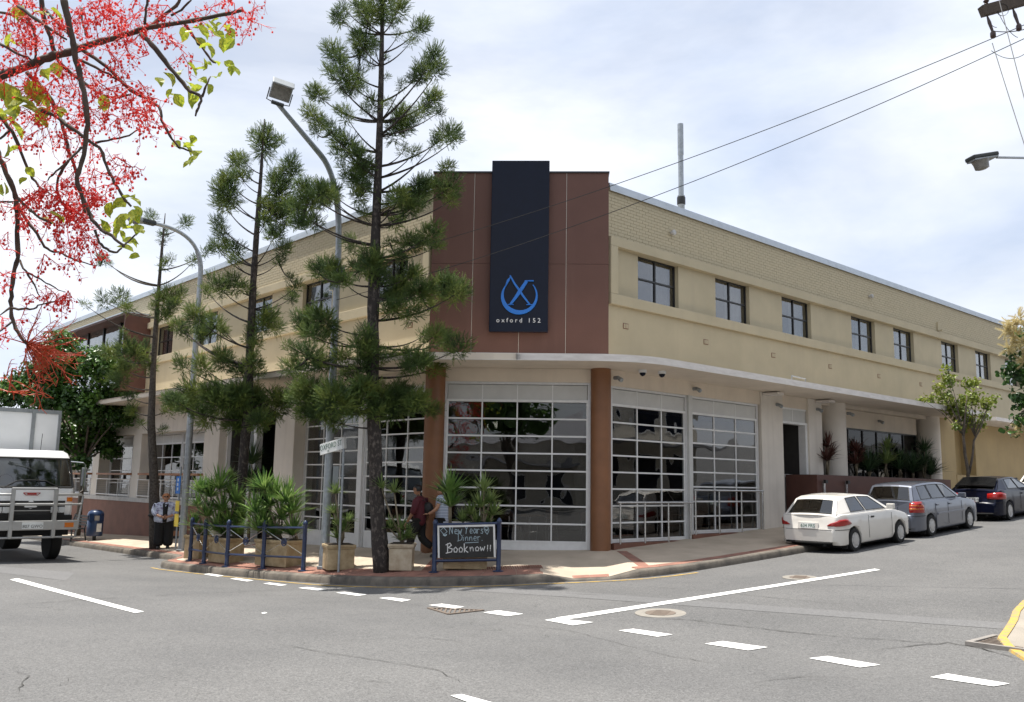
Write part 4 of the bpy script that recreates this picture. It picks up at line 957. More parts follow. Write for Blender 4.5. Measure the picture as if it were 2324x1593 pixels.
b.tube(sag(at(2240, 40, 15.2), at(2262, 62, 15.2), .05, 8), .006, 4); b.tube(sag(at(2250, 115, 15), at(2340, 110, 15.6), .16, 12), .006, 4); b.tube(sag(at(2252, 70, 15), at(2345, 60, 15.5), .05, 12), .008, 4); b.tube([at(2275 + 14 * cos(g), 22 + 14 * sin(g), 15.2) for g in [2 * pi * i / 12 for i in range(13)]], .005, 4); b.tube(sag(at(2262, 20, 15.2), at(2310, 85, 15), .1, 10), .005, 4)
b.build('jumper_wire', M['wire_black'], t)
hl = at(2230, 362, 15.0); ae = at(2262, 357, 15.05); al = Vector((PP.x, PP.y, at(2450, 330, 16.5).z))
b = MB(); b.tube([al, ae], .022, 8); b.build('lamp_arm', M['galv'], t)
dv = (hl - ae).normalized(); sx = dv.cross(Z).normalized(); ux = sx.cross(dv)
b = MB(); b.obox(hl + ux * .045, dv * .24, sx * .12, ux * .035); b.build('lamp_housing', M['lamp_dark'], t, bevel=.02)
b = MB(); b.obox(hl - ux * .0, dv * .22, sx * .11, ux * .012); b.build('lamp_rim', M['lamp_grey'], t)
b = MB(); b.lathe([(.14, -.012), (.12, -.07), (.11, -.15), (.06, -.17)], hl + dv * .05, 16, ux); b.build('lamp_lens', M['lamp_lens'], t, smooth=40)
def cable(name, a, c, s, r, label, m='wire_black', n=40):
    b = MB(); P = sag(a, c, s, n); b.tube(P, r, 5); return solo(b, name, M[m], label, 'cable', tuple(a))
cable('overhead_cable', at(2450, 2, 16.2), clamp1, .35, .008, 'upper twisted overhead cable crossing the sign to the tallest lamp post', 'wire_black')
cable('overhead_cable', at(2450, 28, 16.2), clamp1 - Z * .75, .42, .008, 'lower twisted overhead cable crossing the brown corner panel', 'wire_black')
cable('overhead_cable', at(2252, 98, 15.1), at(2345, 390, 13.5), .02, .007, 'thin overhead wire dropping from the crossarm at the right edge, left one of two', 'cable_grey')
cable('overhead_cable', at(2268, 2, 15.1), at(2345, 300, 13.5), .02, .007, 'thin overhead wire dropping from the crossarm at the right edge, right one of two', 'cable_grey')
# ------------------------------------------------------------------ vegetation
import numpy as np
mat('pine_green', (.24, .29, .06), rough=.6, scale=1.9, col2=(.030, .065, .020), mid=(.095, .155, .034), trans=.25, thr=(.32, .66))
mat('pine_bark', (.17, .14, .12), rough=.9, scale=16, col2=(.030, .024, .021), bump=.6, bscale=22, thr=(.5, .78), stretch=(1, 1, .6))
mat('pine_bark_pale', (.10, .085, .07), rough=.9, scale=16, col2=(.035, .028, .023), bump=.6, bscale=22)
mat('leaf_dark', (.115, .225, .035), rough=.35, scale=1.2, col2=(.022, .06, .014), mid=(.055, .125, .022), trans=.3)
mat('leaf_lime', (.27, .30, .045), rough=.45, scale=2.0, col2=(.10, .16, .025), trans=.35)
mat('leaf_flame', (.50, .52, .05), rough=.4, scale=7, col2=(.16, .27, .03), mid=(.36, .42, .04), trans=.55)
mat('yucca_leaf', (.27, .38, .11), rough=.35, scale=3, col2=(.06, .14, .035), mid=(.14, .25, .06), trans=.28)
mat('dracaena_leaf', (.30, .38, .13), rough=.4, scale=3, col2=(.09, .16, .045), trans=.25)
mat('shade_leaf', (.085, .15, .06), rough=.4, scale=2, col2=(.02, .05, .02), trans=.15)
mat('red_leaf', (.12, .045, .035), rough=.45, scale=2, col2=(.07, .03, .02), trans=.15)
mat('stem', (.22, .18, .12), rough=.85, scale=10)
mat('flame_bark', (.105, .075, .055), rough=.85, scale=8, col2=(.045, .035, .028), bump=.3, bscale=18)
mat('flame_red', (.86, .075, .055), rough=.45, scale=4, col2=(.68, .04, .032), trans=.55)
mat('flame_orange', (.62, .085, .02), rough=.5, scale=4, col2=(.5, .05, .015), trans=.25)
mat('blossom', (.74, .64, .36), rough=.7, scale=6, col2=(.58, .50, .26), trans=.3)
mat('trunk_grey', (.17, .14, .11), rough=.9, scale=10, col2=(.09, .075, .06), bump=.4, bscale=20)

def mesh_np(name, V, Fc, m, parent=None, off=(0, 0, 0), smooth=False):
    V = np.asarray(V, np.float32) - np.asarray(off, np.float32); Fc = np.asarray(Fc, np.int32); k = Fc.shape[1]
    me = bpy.data.meshes.new(name); me.vertices.add(len(V)); me.vertices.foreach_set('co', V.ravel())
    me.loops.add(Fc.size); me.loops.foreach_set('vertex_index', Fc.ravel()); me.polygons.add(len(Fc)); me.polygons.foreach_set('loop_start', np.arange(0, Fc.size, k, dtype=np.int32))
    me.update(calc_edges=True)
    if smooth: me.polygons.foreach_set('use_smooth', [True] * len(Fc))
    return link(name, me, m, parent)
def offset_of(o):
    v = Vector((0, 0, 0))
    while o is not None: v += o.location; o = o.parent
    return v
def rot_from_dirs(D, rng):      # matrices whose z column is D, with a random spin
    D = D / np.linalg.norm(D, axis=1, keepdims=True); R = rng.normal(size=D.shape); X = np.cross(R, D); X /= np.linalg.norm(X, axis=1, keepdims=True) + 1e-9; Y = np.cross(D, X)
    return np.stack([X, Y, D], 2)
def scatter(tv, tf, P, Rm, Sc):  # instance a template by position, rotation, scale into one vertex/face pair
    V = np.einsum('nij,kj->nki', Rm, tv) * Sc[:, None, None] + P[:, None, :]
    Fc = (tf[None] + (np.arange(len(P)) * len(tv))[:, None, None]).reshape(-1, tf.shape[1])
    return V.reshape(-1, 3), Fc
# one pine shoot: a thin cord set with short needles, length 1 along z
def shoot_template(seed, nodes=8, per=4, nl=.27, wd=.055):
    r = np.random.default_rng(seed); V = []; Fc = []
    bend = r.normal(size=2) * .12
    for i in range(nodes):
        z = (i + .5) / nodes; c = np.array([bend[0] * z * z, bend[1] * z * z, z])
        for k in range(per):
            g = 2 * pi * (k / per + i * .37) + r.uniform(-.3, .3); d = np.array([cos(g), sin(g), 0]); s = np.array([-sin(g), cos(g), 0])
            L = nl * r.uniform(.7, 1.1) * (1 - .35 * z); tip = c + d * L * .62 + np.array([0, 0, 1]) * L * .78
            b = len(V); V += [c - s * wd / 2, c + s * wd / 2, tip]; Fc.append((b, b + 1, b + 2))
    b = len(V); 
    for g in (0, 2.1, 4.2): V += [np.array([cos(g) * .018, sin(g) * .018, 0.])]
    V.append(np.array([bend[0], bend[1], 1.0])); Fc += [(b, b + 1, b + 3), (b + 1, b + 2, b + 3), (b + 2, b, b + 3)]
    return np.array(V), np.array(Fc)
SHOOTS = [shoot_template(i) for i in range(4)]
def pine(label, base, tr, rad, tufts, wtop, seed, bark='pine_bark', klow=.12, kup=.55, dens=1.0, spread=1.0):
    """tr: trunk points seen in the photograph; base: foot on the ground"""
    rng = np.random.default_rng(seed); rnd = random.Random(seed)
    t = thing('pine_tree', label, 'tree', base, group='pines along the kerb')
    w0 = proj(base)[2]; vb = proj(base)[1]; vt = tr[-1][1]
    def wd_(v): return w0 + (wtop - w0) * min(1.1, (vb - v) / (vb - vt))
    T = [Vector(base) - Z * .15] + [at(u, v, wd_(v)) for u, v in tr]
    fine = []; fr = []
    for i in range(len(T) - 1):
        for k in range(4): fine.append(T[i].lerp(T[i + 1], k / 4)); fr.append(rad[i] + (rad[i + 1] - rad[i]) * k / 4)
    fine.append(T[-1]); fr.append(rad[-1])
    fr2 = [r * rnd.uniform(.93, 1.09) for r in fr]
    b = MB(); b.tube(fine, fr2, 10); b.build('trunk', M[bark], t, smooth=True)
    def trunk_at(z):
        for i in range(len(fine) - 1):
            if fine[i].z <= z <= fine[i + 1].z: return fine[i].lerp(fine[i + 1], (z - fine[i].z) / (fine[i + 1].z - fine[i].z + 1e-9))
        return fine[-1].copy() if z > fine[-1].z else fine[0].copy()
    nodes = []; done = []; ALLV = []; ALLF = []; nb = 0
    ztop = fine[-1].z
    for (u, v, r) in tufts:
        w_ = wd_(v); ax_ = trunk_at(at(u, v, w_).z); lat = (at(u, v, w_) - ax_); latm = abs(lat.dot(_r))
        dep = rnd.uniform(-1, 1) * (.25 + .55 * min(1.6, latm) + .25) * spread
        c = at(u, v, w_ + dep); rm = 1.06 * r * (w_ + dep) / 2049
        ax_ = trunk_at(c.z); hl_ = Vector((c.x - ax_.x, c.y - ax_.y, 0)).length
        rel = (c.z - base.z) / (ztop - base.z); k = klow + (kup - klow) * min(1, max(0, (rel - .25) / .5))
        z0 = c.z - k * hl_ - .05; cand = [q for q in nodes if abs(q - z0) < .22]
        if cand: z0 = cand[0]
        else: nodes.append(z0)
        s = trunk_at(z0)
        near = [q for q in done if (q - c).length < .62 and (q - ax_).length < hl_ - .12]
        if near: s = min(near, key=lambda q: (q - c).length)
        done.append(c)
        if hl_ > .25:
            mid = s.lerp(c, .55) - Z * (.10 + .12 * hl_) * (1 if k > .2 else .5); pts = [s * (1 - q) ** 2 + mid * 2 * q * (1 - q) + c * q * q for q in [i / 8 for i in range(9)]]
            r0 = min(.045, .012 + .012 * hl_); b = MB(); b.tube(pts, [r0 + (.006 - r0) * i / 8 for i in range(9)], 5); b.build('branch', M[bark], t, smooth=True)
            bd = np.array((pts[-1] - pts[-3]).normalized())
        else: bd = np.array([0, 0, 1.0])
        n = int(max(30, 265 * dens * (rm / .35) ** 1.6)); an = rng.uniform(.75, 1.15, 3)
        dirs = rng.normal(size=(n, 3)); dirs /= np.linalg.norm(dirs, axis=1, keepdims=True); dirs = dirs + bd * .35 + np.array([0, 0, .35]); dirs /= np.linalg.norm(dirs, axis=1, keepdims=True)
        q = rng.normal(size=(n, 3)); q /= np.linalg.norm(q, axis=1, keepdims=True); q *= (rng.random((n, 1)) ** .5) * rm * .70; q = q * an + bd[None] * (q @ bd)[:, None] * rng.uniform(.1, .6)
        P = np.array(c)[None] + q; D = dirs * .6 + q / rm * 1.0 + np.array([0, 0, .15])
        L = rm * rng.uniform(.30, .72, n); L = np.clip(L, .09, .27)
        tv, tf = SHOOTS[rnd.randrange(4)]; V, Fc = scatter(tv, tf, P, rot_from_dirs(D, rng), L)
        ALLV.append(V); ALLF.append(Fc + nb); nb += len(V)
    o = mesh_np('foliage', np.concatenate(ALLV), np.concatenate(ALLF), M['pine_green'], t, base); tag(o, kind='stuff')
    return t
def zA(l): return [(635.4 + x * .3102, y * .3102, r * .3102) for x, y, r in l]
def zB(l): return [(353 + x * .3546, 353 + y * .3546, r * .3546) for x, y, r in l]
big = zA([(430, 130, 85), (470, 60, 60), (640, 90, 110), (870, 60, 95), (750, 20, 110), (740, 120, 70), (820, 160, 60), (560, 40, 60), (640, 170, 60), (1020, 210, 85), (1060, 170, 60), (960, 300, 50), (860, 260, 40), (620, 310, 105), (560, 270, 70), (690, 330, 60), (590, 390, 70), (400, 380, 90), (440, 450, 80), (560, 580, 85), (460, 560, 100), (360, 520, 65), (500, 660, 70), (600, 640, 60), (270, 690, 90), (230, 840, 85), (300, 900, 80), (380, 960, 80), (260, 960, 60), (480, 840, 75), (420, 800, 50), (1130, 410, 90), (1050, 510, 100), (1150, 520, 80), (1000, 560, 80), (890, 620, 50), (1120, 720, 90), (1060, 800, 80), (1160, 820, 60), (880, 850, 95), (850, 960, 95), (930, 930, 80), (1000, 840, 60), (1230, 980, 95), (1280, 1020, 70), (1140, 1040, 70), (980, 1120, 60), (910, 1100, 50), (480, 1060, 105), (420, 1120, 70), (580, 1150, 95), (640, 1230, 85), (560, 1330, 100), (640, 1370, 60), (460, 1230, 60), (300, 1400, 100), (200, 1480, 100), (380, 1450, 75), (130, 1540, 70), (1220, 1230, 75), (1230, 1380, 100), (1260, 1460, 70), (1030, 1380, 100), (1120, 1350, 70), (880, 1430, 85), (680, 760, 75), (620, 800, 50), (780, 760, 50), (780, 560, 35), (780, 420, 30), (960, 1520, 100), (660, 480, 40), (1060, 1470, 60)])
big += zB([(1120, 230, 85), (960, 220, 85), (880, 330, 75), (1000, 420, 85), (920, 430, 80), (1060, 300, 70), (1320, 110, 90), (1300, 250, 75), (1330, 370, 60), (1680, 230, 90), (1560, 270, 85), (1490, 300, 60), (1540, 420, 75), (1620, 560, 85), (1760, 500, 85), (1700, 560, 70), (1800, 580, 60), (1500, 560, 50), (1250, 560, 60), (1270, 610, 45), (1560, 640, 65), (1380, 690, 105), (1300, 720, 80), (1120, 740, 100), (1200, 800, 80), (1030, 730, 70), (1420, 790, 85), (1640, 760, 85), (1560, 870, 105), (1700, 870, 105), (1850, 840, 100), (1930, 880, 85), (1480, 900, 70), (1520, 980, 90), (1640, 1000, 80), (1760, 970, 60), (1060, 1050, 105), (960, 1100, 80), (920, 1050, 65), (1000, 1150, 80), (1100, 1150, 80), (1780, 1160, 85), (1870, 1190, 80), (1950, 1230, 80), (1720, 1150, 55), (860, 1220, 55), (980, 1290, 95), (1070, 1330, 90), (860, 1360, 75), (930, 1370, 70), (1190, 1290, 80), (1290, 1210, 70), (1350, 1150, 80), (1360, 1250, 90), (1330, 1350, 90), (1430, 1290, 70), (1490, 1270, 60), (1680, 1320, 105), (1800, 1360, 75), (1610, 1370, 65), (1590, 1260, 60), (1240, 1400, 70)])
big += [(760, 905, 45), (705, 900, 45), (725, 935, 36), (800, 920, 40), (690, 875, 26), (825, 885, 38), (900, 920, 42), (945, 912, 36), (980, 930, 26), (905, 885, 30), (760, 955, 28), (690, 940, 26), (665, 905, 22), (870, 900, 34), (855, 935, 30)]
b1 = site(868, 1297)
pine('tallest pine with the dark scaly trunk, rising past the corner sign', b1, [(856, 1150), (850, 1000), (846, 850), (847, 700), (853, 520), (860, 350), (865, 180), (868, 20), (868, -70)], [.19, .165, .155, .145, .13, .115, .09, .065, .04, .015], big, proj(b1)[2] + 1.6, 11, dens=1.15)
mid = zB([(520, 40, 75), (470, 160, 80), (420, 230, 75), (440, 310, 80), (480, 250, 75), (540, 130, 60), (590, 110, 45), (560, 20, 50), (400, 430, 60), (420, 500, 65), (400, 600, 55), (450, 580, 60), (520, 600, 65), (500, 670, 50), (370, 560, 40), (850, 60, 75), (760, 150, 70), (880, 120, 65), (800, 230, 95), (740, 340, 85), (800, 400, 85), (700, 420, 65), (760, 510, 75), (820, 600, 65), (790, 680, 50), (680, 300, 45), (860, 300, 60), (400, 830, 75), (500, 820, 75), (560, 840, 55), (330, 870, 55), (150, 1090, 65), (260, 1030, 85), (380, 1090, 80), (300, 1140, 75), (200, 1140, 55), (440, 1120, 45), (620, 880, 50), (700, 1050, 90), (760, 1100, 65), (620, 1130, 60), (640, 1200, 60), (580, 1180, 40), (170, 1340, 65), (300, 1350, 75), (430, 1310, 85), (540, 1380, 75), (620, 1330, 75), (650, 1400, 60), (100, 1560, 70), (240, 1510, 85), (370, 1530, 75), (490, 1560, 85), (620, 1560, 100), (750, 1530, 65), (830, 1570, 55), (900, 840, 55), (870, 910, 55), (860, 780, 45)])
mid += [(600, 325, 34), (572, 305, 16), (632, 318, 18), (600, 292, 12), (430, 918, 36), (498, 905, 42), (565, 930, 50), (635, 920, 32), (400, 912, 26), (535, 958, 34), (468, 945, 30), (590, 955, 30), (545, 900, 40)]
b2 = site(536, 1262)
pine('middle pine with narrow pointed top behind the planters', b2, [(548, 1100), (562, 930), (568, 780), (575, 640), (583, 520), (592, 400), (600, 270)], [.16, .135, .125, .11, .09, .075, .05, .012], mid, proj(b2)[2] + 1.3, 12, dens=1.0, kup=.7)
left = [(345, 492, 17), (420, 505, 19), (335, 498, 12), (372, 535, 17), (368, 552, 12), (374, 600, 18), (388, 585, 12), (380, 680, 30), (408, 668, 20), (395, 690, 20), (375, 715, 22), (350, 700, 16), (232, 588, 18), (225, 595, 12), (235, 680, 20), (272, 676, 22), (192, 690, 14), (290, 700, 18), (248, 598, 9), (300, 800, 32), (252, 800, 26), (340, 830, 22), (285, 835, 24), (330, 790, 20), (440, 592, 18), (470, 570, 18), (300, 930, 20), (385, 930, 20), (295, 900, 18), (268, 862, 24), (370, 975, 14), (320, 960, 14), (280, 760, 16)]
b3 = site(352, 1245)
pine('thin sparse pine with bare trunk behind the waiting woman', b3, [(350, 1100), (343, 960), (348, 830), (358, 680), (368, 560), (375, 484)], [.17, .15, .12, .09, .065, .04, .012], left, proj(b3)[2] + 1.2, 13, bark='pine_bark_pale', klow=.05, kup=.4, dens=.8)

# broadleaf trees: leaf blades spread through lumps of the crown
def leaf_template(w=.36, fold=.12, bend=.15):
    V = np.array([(0, 0, 0), (-w * .75, .22, fold), (-w, .48, fold), (-w * .6, .78, fold * .5), (0, .5, -bend * .2), (w * .6, .78, fold * .5), (w, .48, fold), (w * .75, .22, fold), (0, 1, -bend)], float); return V, np.array([(0, 4, 1), (1, 4, 2), (2, 4, 3), (3, 4, 8), (4, 0, 7), (4, 7, 6), (4, 6, 5), (4, 5, 8)])
LEAF = leaf_template()
def crown(t, base, blobs, m, size, dens, seed, name='crown', shell=.5, tpl=None, up=.3):
    rng = np.random.default_rng(seed); Vs = []; Fs = []; nb = 0
    for c, r in blobs:
        n = int(dens * (r ** 2)); d = rng.normal(size=(n, 3)); d /= np.linalg.norm(d, axis=1, keepdims=True)
        rr = r * (shell + (1 - shell) * rng.random((n, 1))) ; lump = 1 + .25 * np.sin(d[:, :1] * 5 + seed) * np.cos(d[:, 1:2] * 6 + c.x)
        P = np.array(c)[None] + d * rr * lump * np.array([1, 1, .85]); D = d * .6 + rng.normal(size=(n, 3)) * .55 + np.array([0, 0, up])
        # leaves hang across the outward direction: blade axis along y of the template
        Rm = rot_from_dirs(D, rng); V, Fc = scatter((tpl or LEAF)[0], (tpl or LEAF)[1], P, Rm, size * rng.uniform(.7, 1.25, n)); Vs.append(V); Fs.append(Fc + nb); nb += len(V)
    o = mesh_np(name, np.concatenate(Vs), np.concatenate(Fs), M[m], t, base); tag(o, kind='stuff'); return o
def limbs(t, base, blobs, r0, fork, m, seed, lean=(0, 0)):
    rnd = random.Random(seed); fk = base + Z * fork + Vector((lean[0], lean[1], 0)); b = MB(); b.tube([base - Z * .1, base.lerp(fk, .5) + Vector((.02, .03, 0)), fk], [r0 * 1.15, r0 * .9, r0 * .8], 9); b.build('trunk', M[m], t, smooth=True)
    for c, r in blobs:
        md = fk.lerp(c, .5) + Vector((rnd.uniform(-.15, .15), rnd.uniform(-.15, .15), .12)); b = MB(); b.tube([fk - Z * .05, fk.lerp(md, .5), md, c], [r0 * .5, r0 * .42, r0 * .3, .008], 6); b.build('limb', M[m], t, smooth=True)
bt = Vector((-1.15, 24.8, FP(-1.15, 24.8))); wt = proj(bt)[2]
t = thing('street_tree', 'dense dark green broadleaf tree behind the truck', 'tree', bt)
bl = [(150, 825, 62), (232, 830, 52), (262, 900, 44), (200, 920, 60), (120, 900, 55), (60, 880, 50), (222, 985, 52), (252, 1022, 26), (170, 1000, 52), (272, 945, 32), (20, 890, 40), (140, 780, 36), (90, 850, 40), (185, 1050, 22), (100, 980, 50)]
rr = random.Random(4); bl = [(at(u, v, wt + rr.uniform(-1.2, 1.2)), r * wt / 2049) for u, v, r in bl]
limbs(t, bt, bl, .11, 3.0, 'trunk_grey', 2); crown(t, bt, bl, 'leaf_dark', .16, 2100, 21, shell=.25)
# thin lime green tree on the right footpath
def on_y(u, v, Y): r = ray(u, v); k = (Y - CAM.y) / r.y; return CAM + r * k
q = on_y(2195, 1120, -2.0); bt = Vector((q.x, -2.0, FP(q.x, -2.0))); wt = proj(bt)[2]
t = thing('street_tree', 'thin young lime green tree beside the dark blue car', 'tree', bt)
bl = [(2150, 862, 26), (2143, 900, 28), (2112, 905, 16), (2180, 935, 30), (2212, 905, 28), (2240, 918, 20), (2200, 872, 20), (2195, 955, 30), (2160, 925, 28), (2232, 945, 18), (2172, 968, 14), (2225, 965, 16), (2150, 838, 14), (2216, 868, 15), (2092, 906, 11), (2258, 905, 14), (2130, 880, 16), (2190, 905, 22)]
bl = [(at(u, v, wt + rr.uniform(-.9, .9)), r * wt / 2049) for u, v, r in bl]
fk = at(2192, 985, wt); b = MB(); b.tube([bt - Z * .1, at(2197, 1070, wt), at(2190, 1030, wt), at(2186, 985, wt), at(2192, 930, wt), at(2196, 880, wt)], [.07, .06, .055, .045, .03, .012], 8); b.build('trunk', M['trunk_grey'], t, smooth=True)
b = MB(); b.tube([at(2199, 1075, wt), at(2207, 1035, wt), at(2210, 1000, wt), at(2226, 970, wt), at(2240, 930, wt)], [.045, .04, .035, .025, .01], 7); b.build('limb', M['trunk_grey'], t, smooth=True)
for c, r in bl:
    s = at(2188, 990, wt) if c.dot(_r) < at(2195, 950, wt).dot(_r) else at(2212, 990, wt); b = MB(); b.tube([s, s.lerp(c, .5) + Z * .15, c], [.016, .012, .005], 5); b.build('limb', M['trunk_grey'], t, smooth=True)
crown(t, bt, bl, 'leaf_lime', .115, 1000, 22, shell=.15, up=.2)
# blossom tree at the right edge
bt = at(2420, 1120, 21.0); bt.z = FP(bt.x, bt.y) if bt.y > -2.7 else G(bt.x, bt.y); wt = proj(bt)[2]
t = thing('blossom_tree', 'green tree with cream bottlebrush blossom at the right edge', 'tree', bt)
gb = [(2300, 850, 32), (2322, 905, 34), (2312, 955, 20), (2335, 850, 50), (2300, 800, 20), (2322, 760, 26), (2296, 835, 26), (2350, 930, 50), (2380, 800, 60), (2302, 985, 12), (2280, 975, 9)]
gb = [(at(u, v, wt + rr.uniform(-.5, .5)), r * wt / 2049) for u, v, r in gb]
b = MB(); b.tube([bt - Z * .1, at(2405, 1000, wt), at(2370, 900, wt), at(2340, 850, wt)], [.12, .1, .08, .04], 8); b.build('trunk', M['trunk_grey'], t, smooth=True)
for c, r in gb: b = MB(); s = at(2370, 905, wt); b.tube([s, s.lerp(c, .5) + Z * .1, c], [.03, .02, .006], 5); b.build('limb', M['trunk_grey'], t, smooth=True)
crown(t, bt, gb, 'leaf_dark', .12, 900, 23, shell=.3)
spike = shoot_template(9, nodes=9, per=5, nl=.5, wd=.06)
fl = [(2296, 735, 20), (2312, 722, 20), (2288, 790, 14), (2315, 790, 20), (2322, 775, 18), (2320, 970, 16), (2284, 750, 12), (2318, 735, 16), (2305, 760, 12), (2325, 820, 14)]
rng = np.random.default_rng(5); P = []; D = []
for u, v, r in fl:
    c = np.array(at(u, v, wt - .15))
    for k in range(16):
        d = rng.normal(size=3); d /= np.linalg.norm(d); P.append(c + d * r * wt / 2049 * .25); D.append(d + np.array([0, 0, .25]))
V, Fc = scatter(*spike, np.array(P), rot_from_dirs(np.array(D), rng), np.full(len(P), .20)); o = mesh_np('blossom', V, Fc, M['blossom'], t, bt); tag(o, kind='stuff')

# ------------------------------------------------------------------ sword-leaved plants and their planters
def blade(rngs, n, L, wd, droop, c, lean, tilt0=.1, tilt1=1.45):
    """n sword leaves from centre c as vertex and face arrays"""
    V = []; Fc = []
    for i in range(n):
        g = rngs.uniform(0, 2 * pi); e = tilt0 + (tilt1 - tilt0) * rngs.random() ** .8; d = np.array([cos(g) * sin(e), sin(g) * sin(e), cos(e)]) + lean; d /= np.linalg.norm(d); s = np.cross(d, [0, 0, 1.]); s = s / (np.linalg.norm(s) + 1e-9); nrm = np.cross(s, d)
        l = L * rngs.uniform(.65, 1.1); dr = droop * rngs.uniform(.3, 1.3) * sin(e); b = len(V)
        for k, (f, ww) in enumerate(((0, .7), (.3, 1.0), (.65, .75))):
            p = c + d * l * f + np.array([0, 0, -dr * l * f * f]); V += [p - s * wd / 2 * ww, p + nrm * wd * -.18 * ww, p + s * wd / 2 * ww]
        V.append(c + d * l + np.array([0, 0, -dr * l]))
        for k in (0, 3): Fc += [(b + k, b + k + 1, b + k + 4), (b + k, b + k + 4, b + k + 3), (b + k + 1, b + k + 2, b + k + 5), (b + k + 1, b + k + 5, b + k + 4)]
        Fc += [(b + 6, b + 7, b + 9), (b + 7, b + 8, b + 9)]
    return np.array(V), np.array(Fc)
def sword_plant(name, label, base, heads, L, m='yucca_leaf', n=46, wd=.045, droop=.25, seed=1, group=None, cat='plant', stem_r=.028):
    """heads: world points of the leaf rosettes; every head has a stem to the base"""
    rng = np.random.default_rng(seed); t = thing(name, label, cat, base, group=group); Vs = []; Fs = []; nb = 0
    for h in heads:
        b = MB(); md = base.lerp(h, .55) + Vector((rng.uniform(-.06, .06), rng.uniform(-.06, .06), 0)); b.tube([base + Vector((rng.uniform(-.05, .05), rng.uniform(-.05, .05), -.02)), md, h], [stem_r, stem_r * .85, stem_r * .7], 6); b.build('stem', M['stem'], t, smooth=True)
        V, Fc = blade(rng, int(n * 1.5), L * rng.uniform(.95, 1.25), wd, droop, np.array(h), np.array([0, 0, .12])); Vs.append(V); Fs.append(Fc + nb); nb += len(V)
    o = mesh_np('leaves', np.concatenate(Vs), np.concatenate(Fs), M[m], t, base); tag(o, kind='stuff'); return t
def planter(label, u, v, wpx, dm, hm, ang, m='planter_stone', taper=.92, name='planter_box'):
    p = site(u, v); k = proj(p)[2] / 2049; W = wpx * k; aw_ = Vector((_f.x, _f.y, 0)).normalized() + _r0 * ((u - 1162) / 2049); p = p + aw_ * (dm * .5); p.z = FP(p.x, p.y)
    t = thing(name, label, 'planter', p, ang, group='stone planters on the corner'); hw, hd_ = W / 2, dm / 2; lw, ld = hw * taper, hd_ * taper
    def frust(b, x0, y0, z0, x1, y1, z1): b.add([(-x0, -y0, z0), (x0, -y0, z0), (x0, y0, z0), (-x0, y0, z0), (-x1, -y1, z1), (x1, -y1, z1), (x1, y1, z1), (-x1, y1, z1)], [(0, 3, 2, 1), (4, 5, 6, 7), (0, 1, 5, 4), (1, 2, 6, 5), (2, 3, 7, 6), (3, 0, 4, 7)])
    b = MB(); frust(b, lw, ld, 0, hw - .03, hd_ - .03, hm - .09); b.build('box', M[m], t, off=L0, bevel=.015)
    b = MB(); frust(b, hw - .015, hd_ - .015, hm - .09, hw - .005, hd_ - .005, hm - .06); frust(b, hw, hd_, hm - .059, hw, hd_, hm); b.build('rim', M[m], t, off=L0, bevel=.012)
    b = MB(); frust(b, hw - .06, hd_ - .06, hm, hw - .06, hd_ - .06, hm + .015); b.build('soil', M['soil'], t, off=L0)
    return p + Z * (hm + .01), t
def heads_px(lst, d): return [at(u, v, d) for u, v in lst]
kA = radians(118)
top, _ = planter('stone planter at the left end of the railing, leftmost of the row', 446, 1269, 46, .5, .62, kA)
sword_plant('yucca_plant', 'yucca in the leftmost planter, leaves spilling past the lamp post', top, heads_px([(448, 1150), (440, 1195), (462, 1215)], proj(top)[2]), .50, n=40, seed=31)
top, _ = planter('long stone planter behind the railing, between its second and third posts', 512, 1279, 80, .55, .62, radians(100))
sword_plant('yucca_plant', 'large bushy yucca behind the left half of the railing', top, heads_px([(478, 1128), (505, 1160), (470, 1172), (498, 1110), (535, 1140), (520, 1190), (548, 1178), (492, 1205), (515, 1215), (455, 1120), (540, 1215)], proj(top)[2]), .62, n=50, seed=32)
sword_plant('yucca_plant', 'tall bright yucca head on a bare stem above the railing planters', top + Vector((.35, .1, 0)), heads_px([(521, 1088), (520, 1120)], proj(top)[2] + .4), .36, 'dracaena_leaf', n=40, seed=39)
top, _ = planter('widest stone planter behind the right half of the railing', 632, 1288, 112, .6, .62, radians(104))
sword_plant('yucca_plant', 'bushy yucca with grey stems behind the right half of the railing', top, heads_px([(600, 1112), (612, 1150), (580, 1165), (625, 1128), (600, 1195), (640, 1180), (620, 1215), (585, 1205)], proj(top)[2]), .58, n=46, seed=33)
sword_plant('yucca_plant', 'upright yucca fan at the right end of the railing', top + Vector((.25, -.45, 0)), heads_px([(662, 1165), (664, 1215), (650, 1140)], proj(top)[2] - .2), .62, n=56, seed=34, droop=.12)
top, _ = planter('stone planter behind the street name post', 767, 1297, 68, .62, .55, radians(-20), 'planter_stone')
sword_plant('dracaena_plant', 'slim dracaena behind the street name post', top, heads_px([(765, 1222), (770, 1195), (758, 1165), (790, 1185), (762, 1120), (780, 1208)], proj(top)[2]), .34, 'dracaena_leaf', n=38, wd=.035, seed=35)
top, _ = planter('square tapered stone pot right of the tallest pine trunk', 911, 1299, 60, .58, .56, radians(-42), 'planter_pale', .86)
sword_plant('dracaena_plant', 'tall bare stemmed dracaena in the square pot', top, heads_px([(866, 1108), (895, 1118), (908, 1205), (925, 1222), (885, 1200), (912, 1228)], proj(top)[2]), .36, 'dracaena_leaf', n=40, wd=.034, seed=36, droop=.4, stem_r=.022)
top, _ = planter('long low stone planter behind the chalkboard', 1056, 1295, 108, .5, .5, radians(-42))
sword_plant('yucca_plant', 'upright green yucca behind the chalkboard', top + (pa - pb).normalized() * .35, heads_px([(1023, 1150), (1020, 1120)], proj(top)[2]), .55, n=60, seed=37, droop=.1)
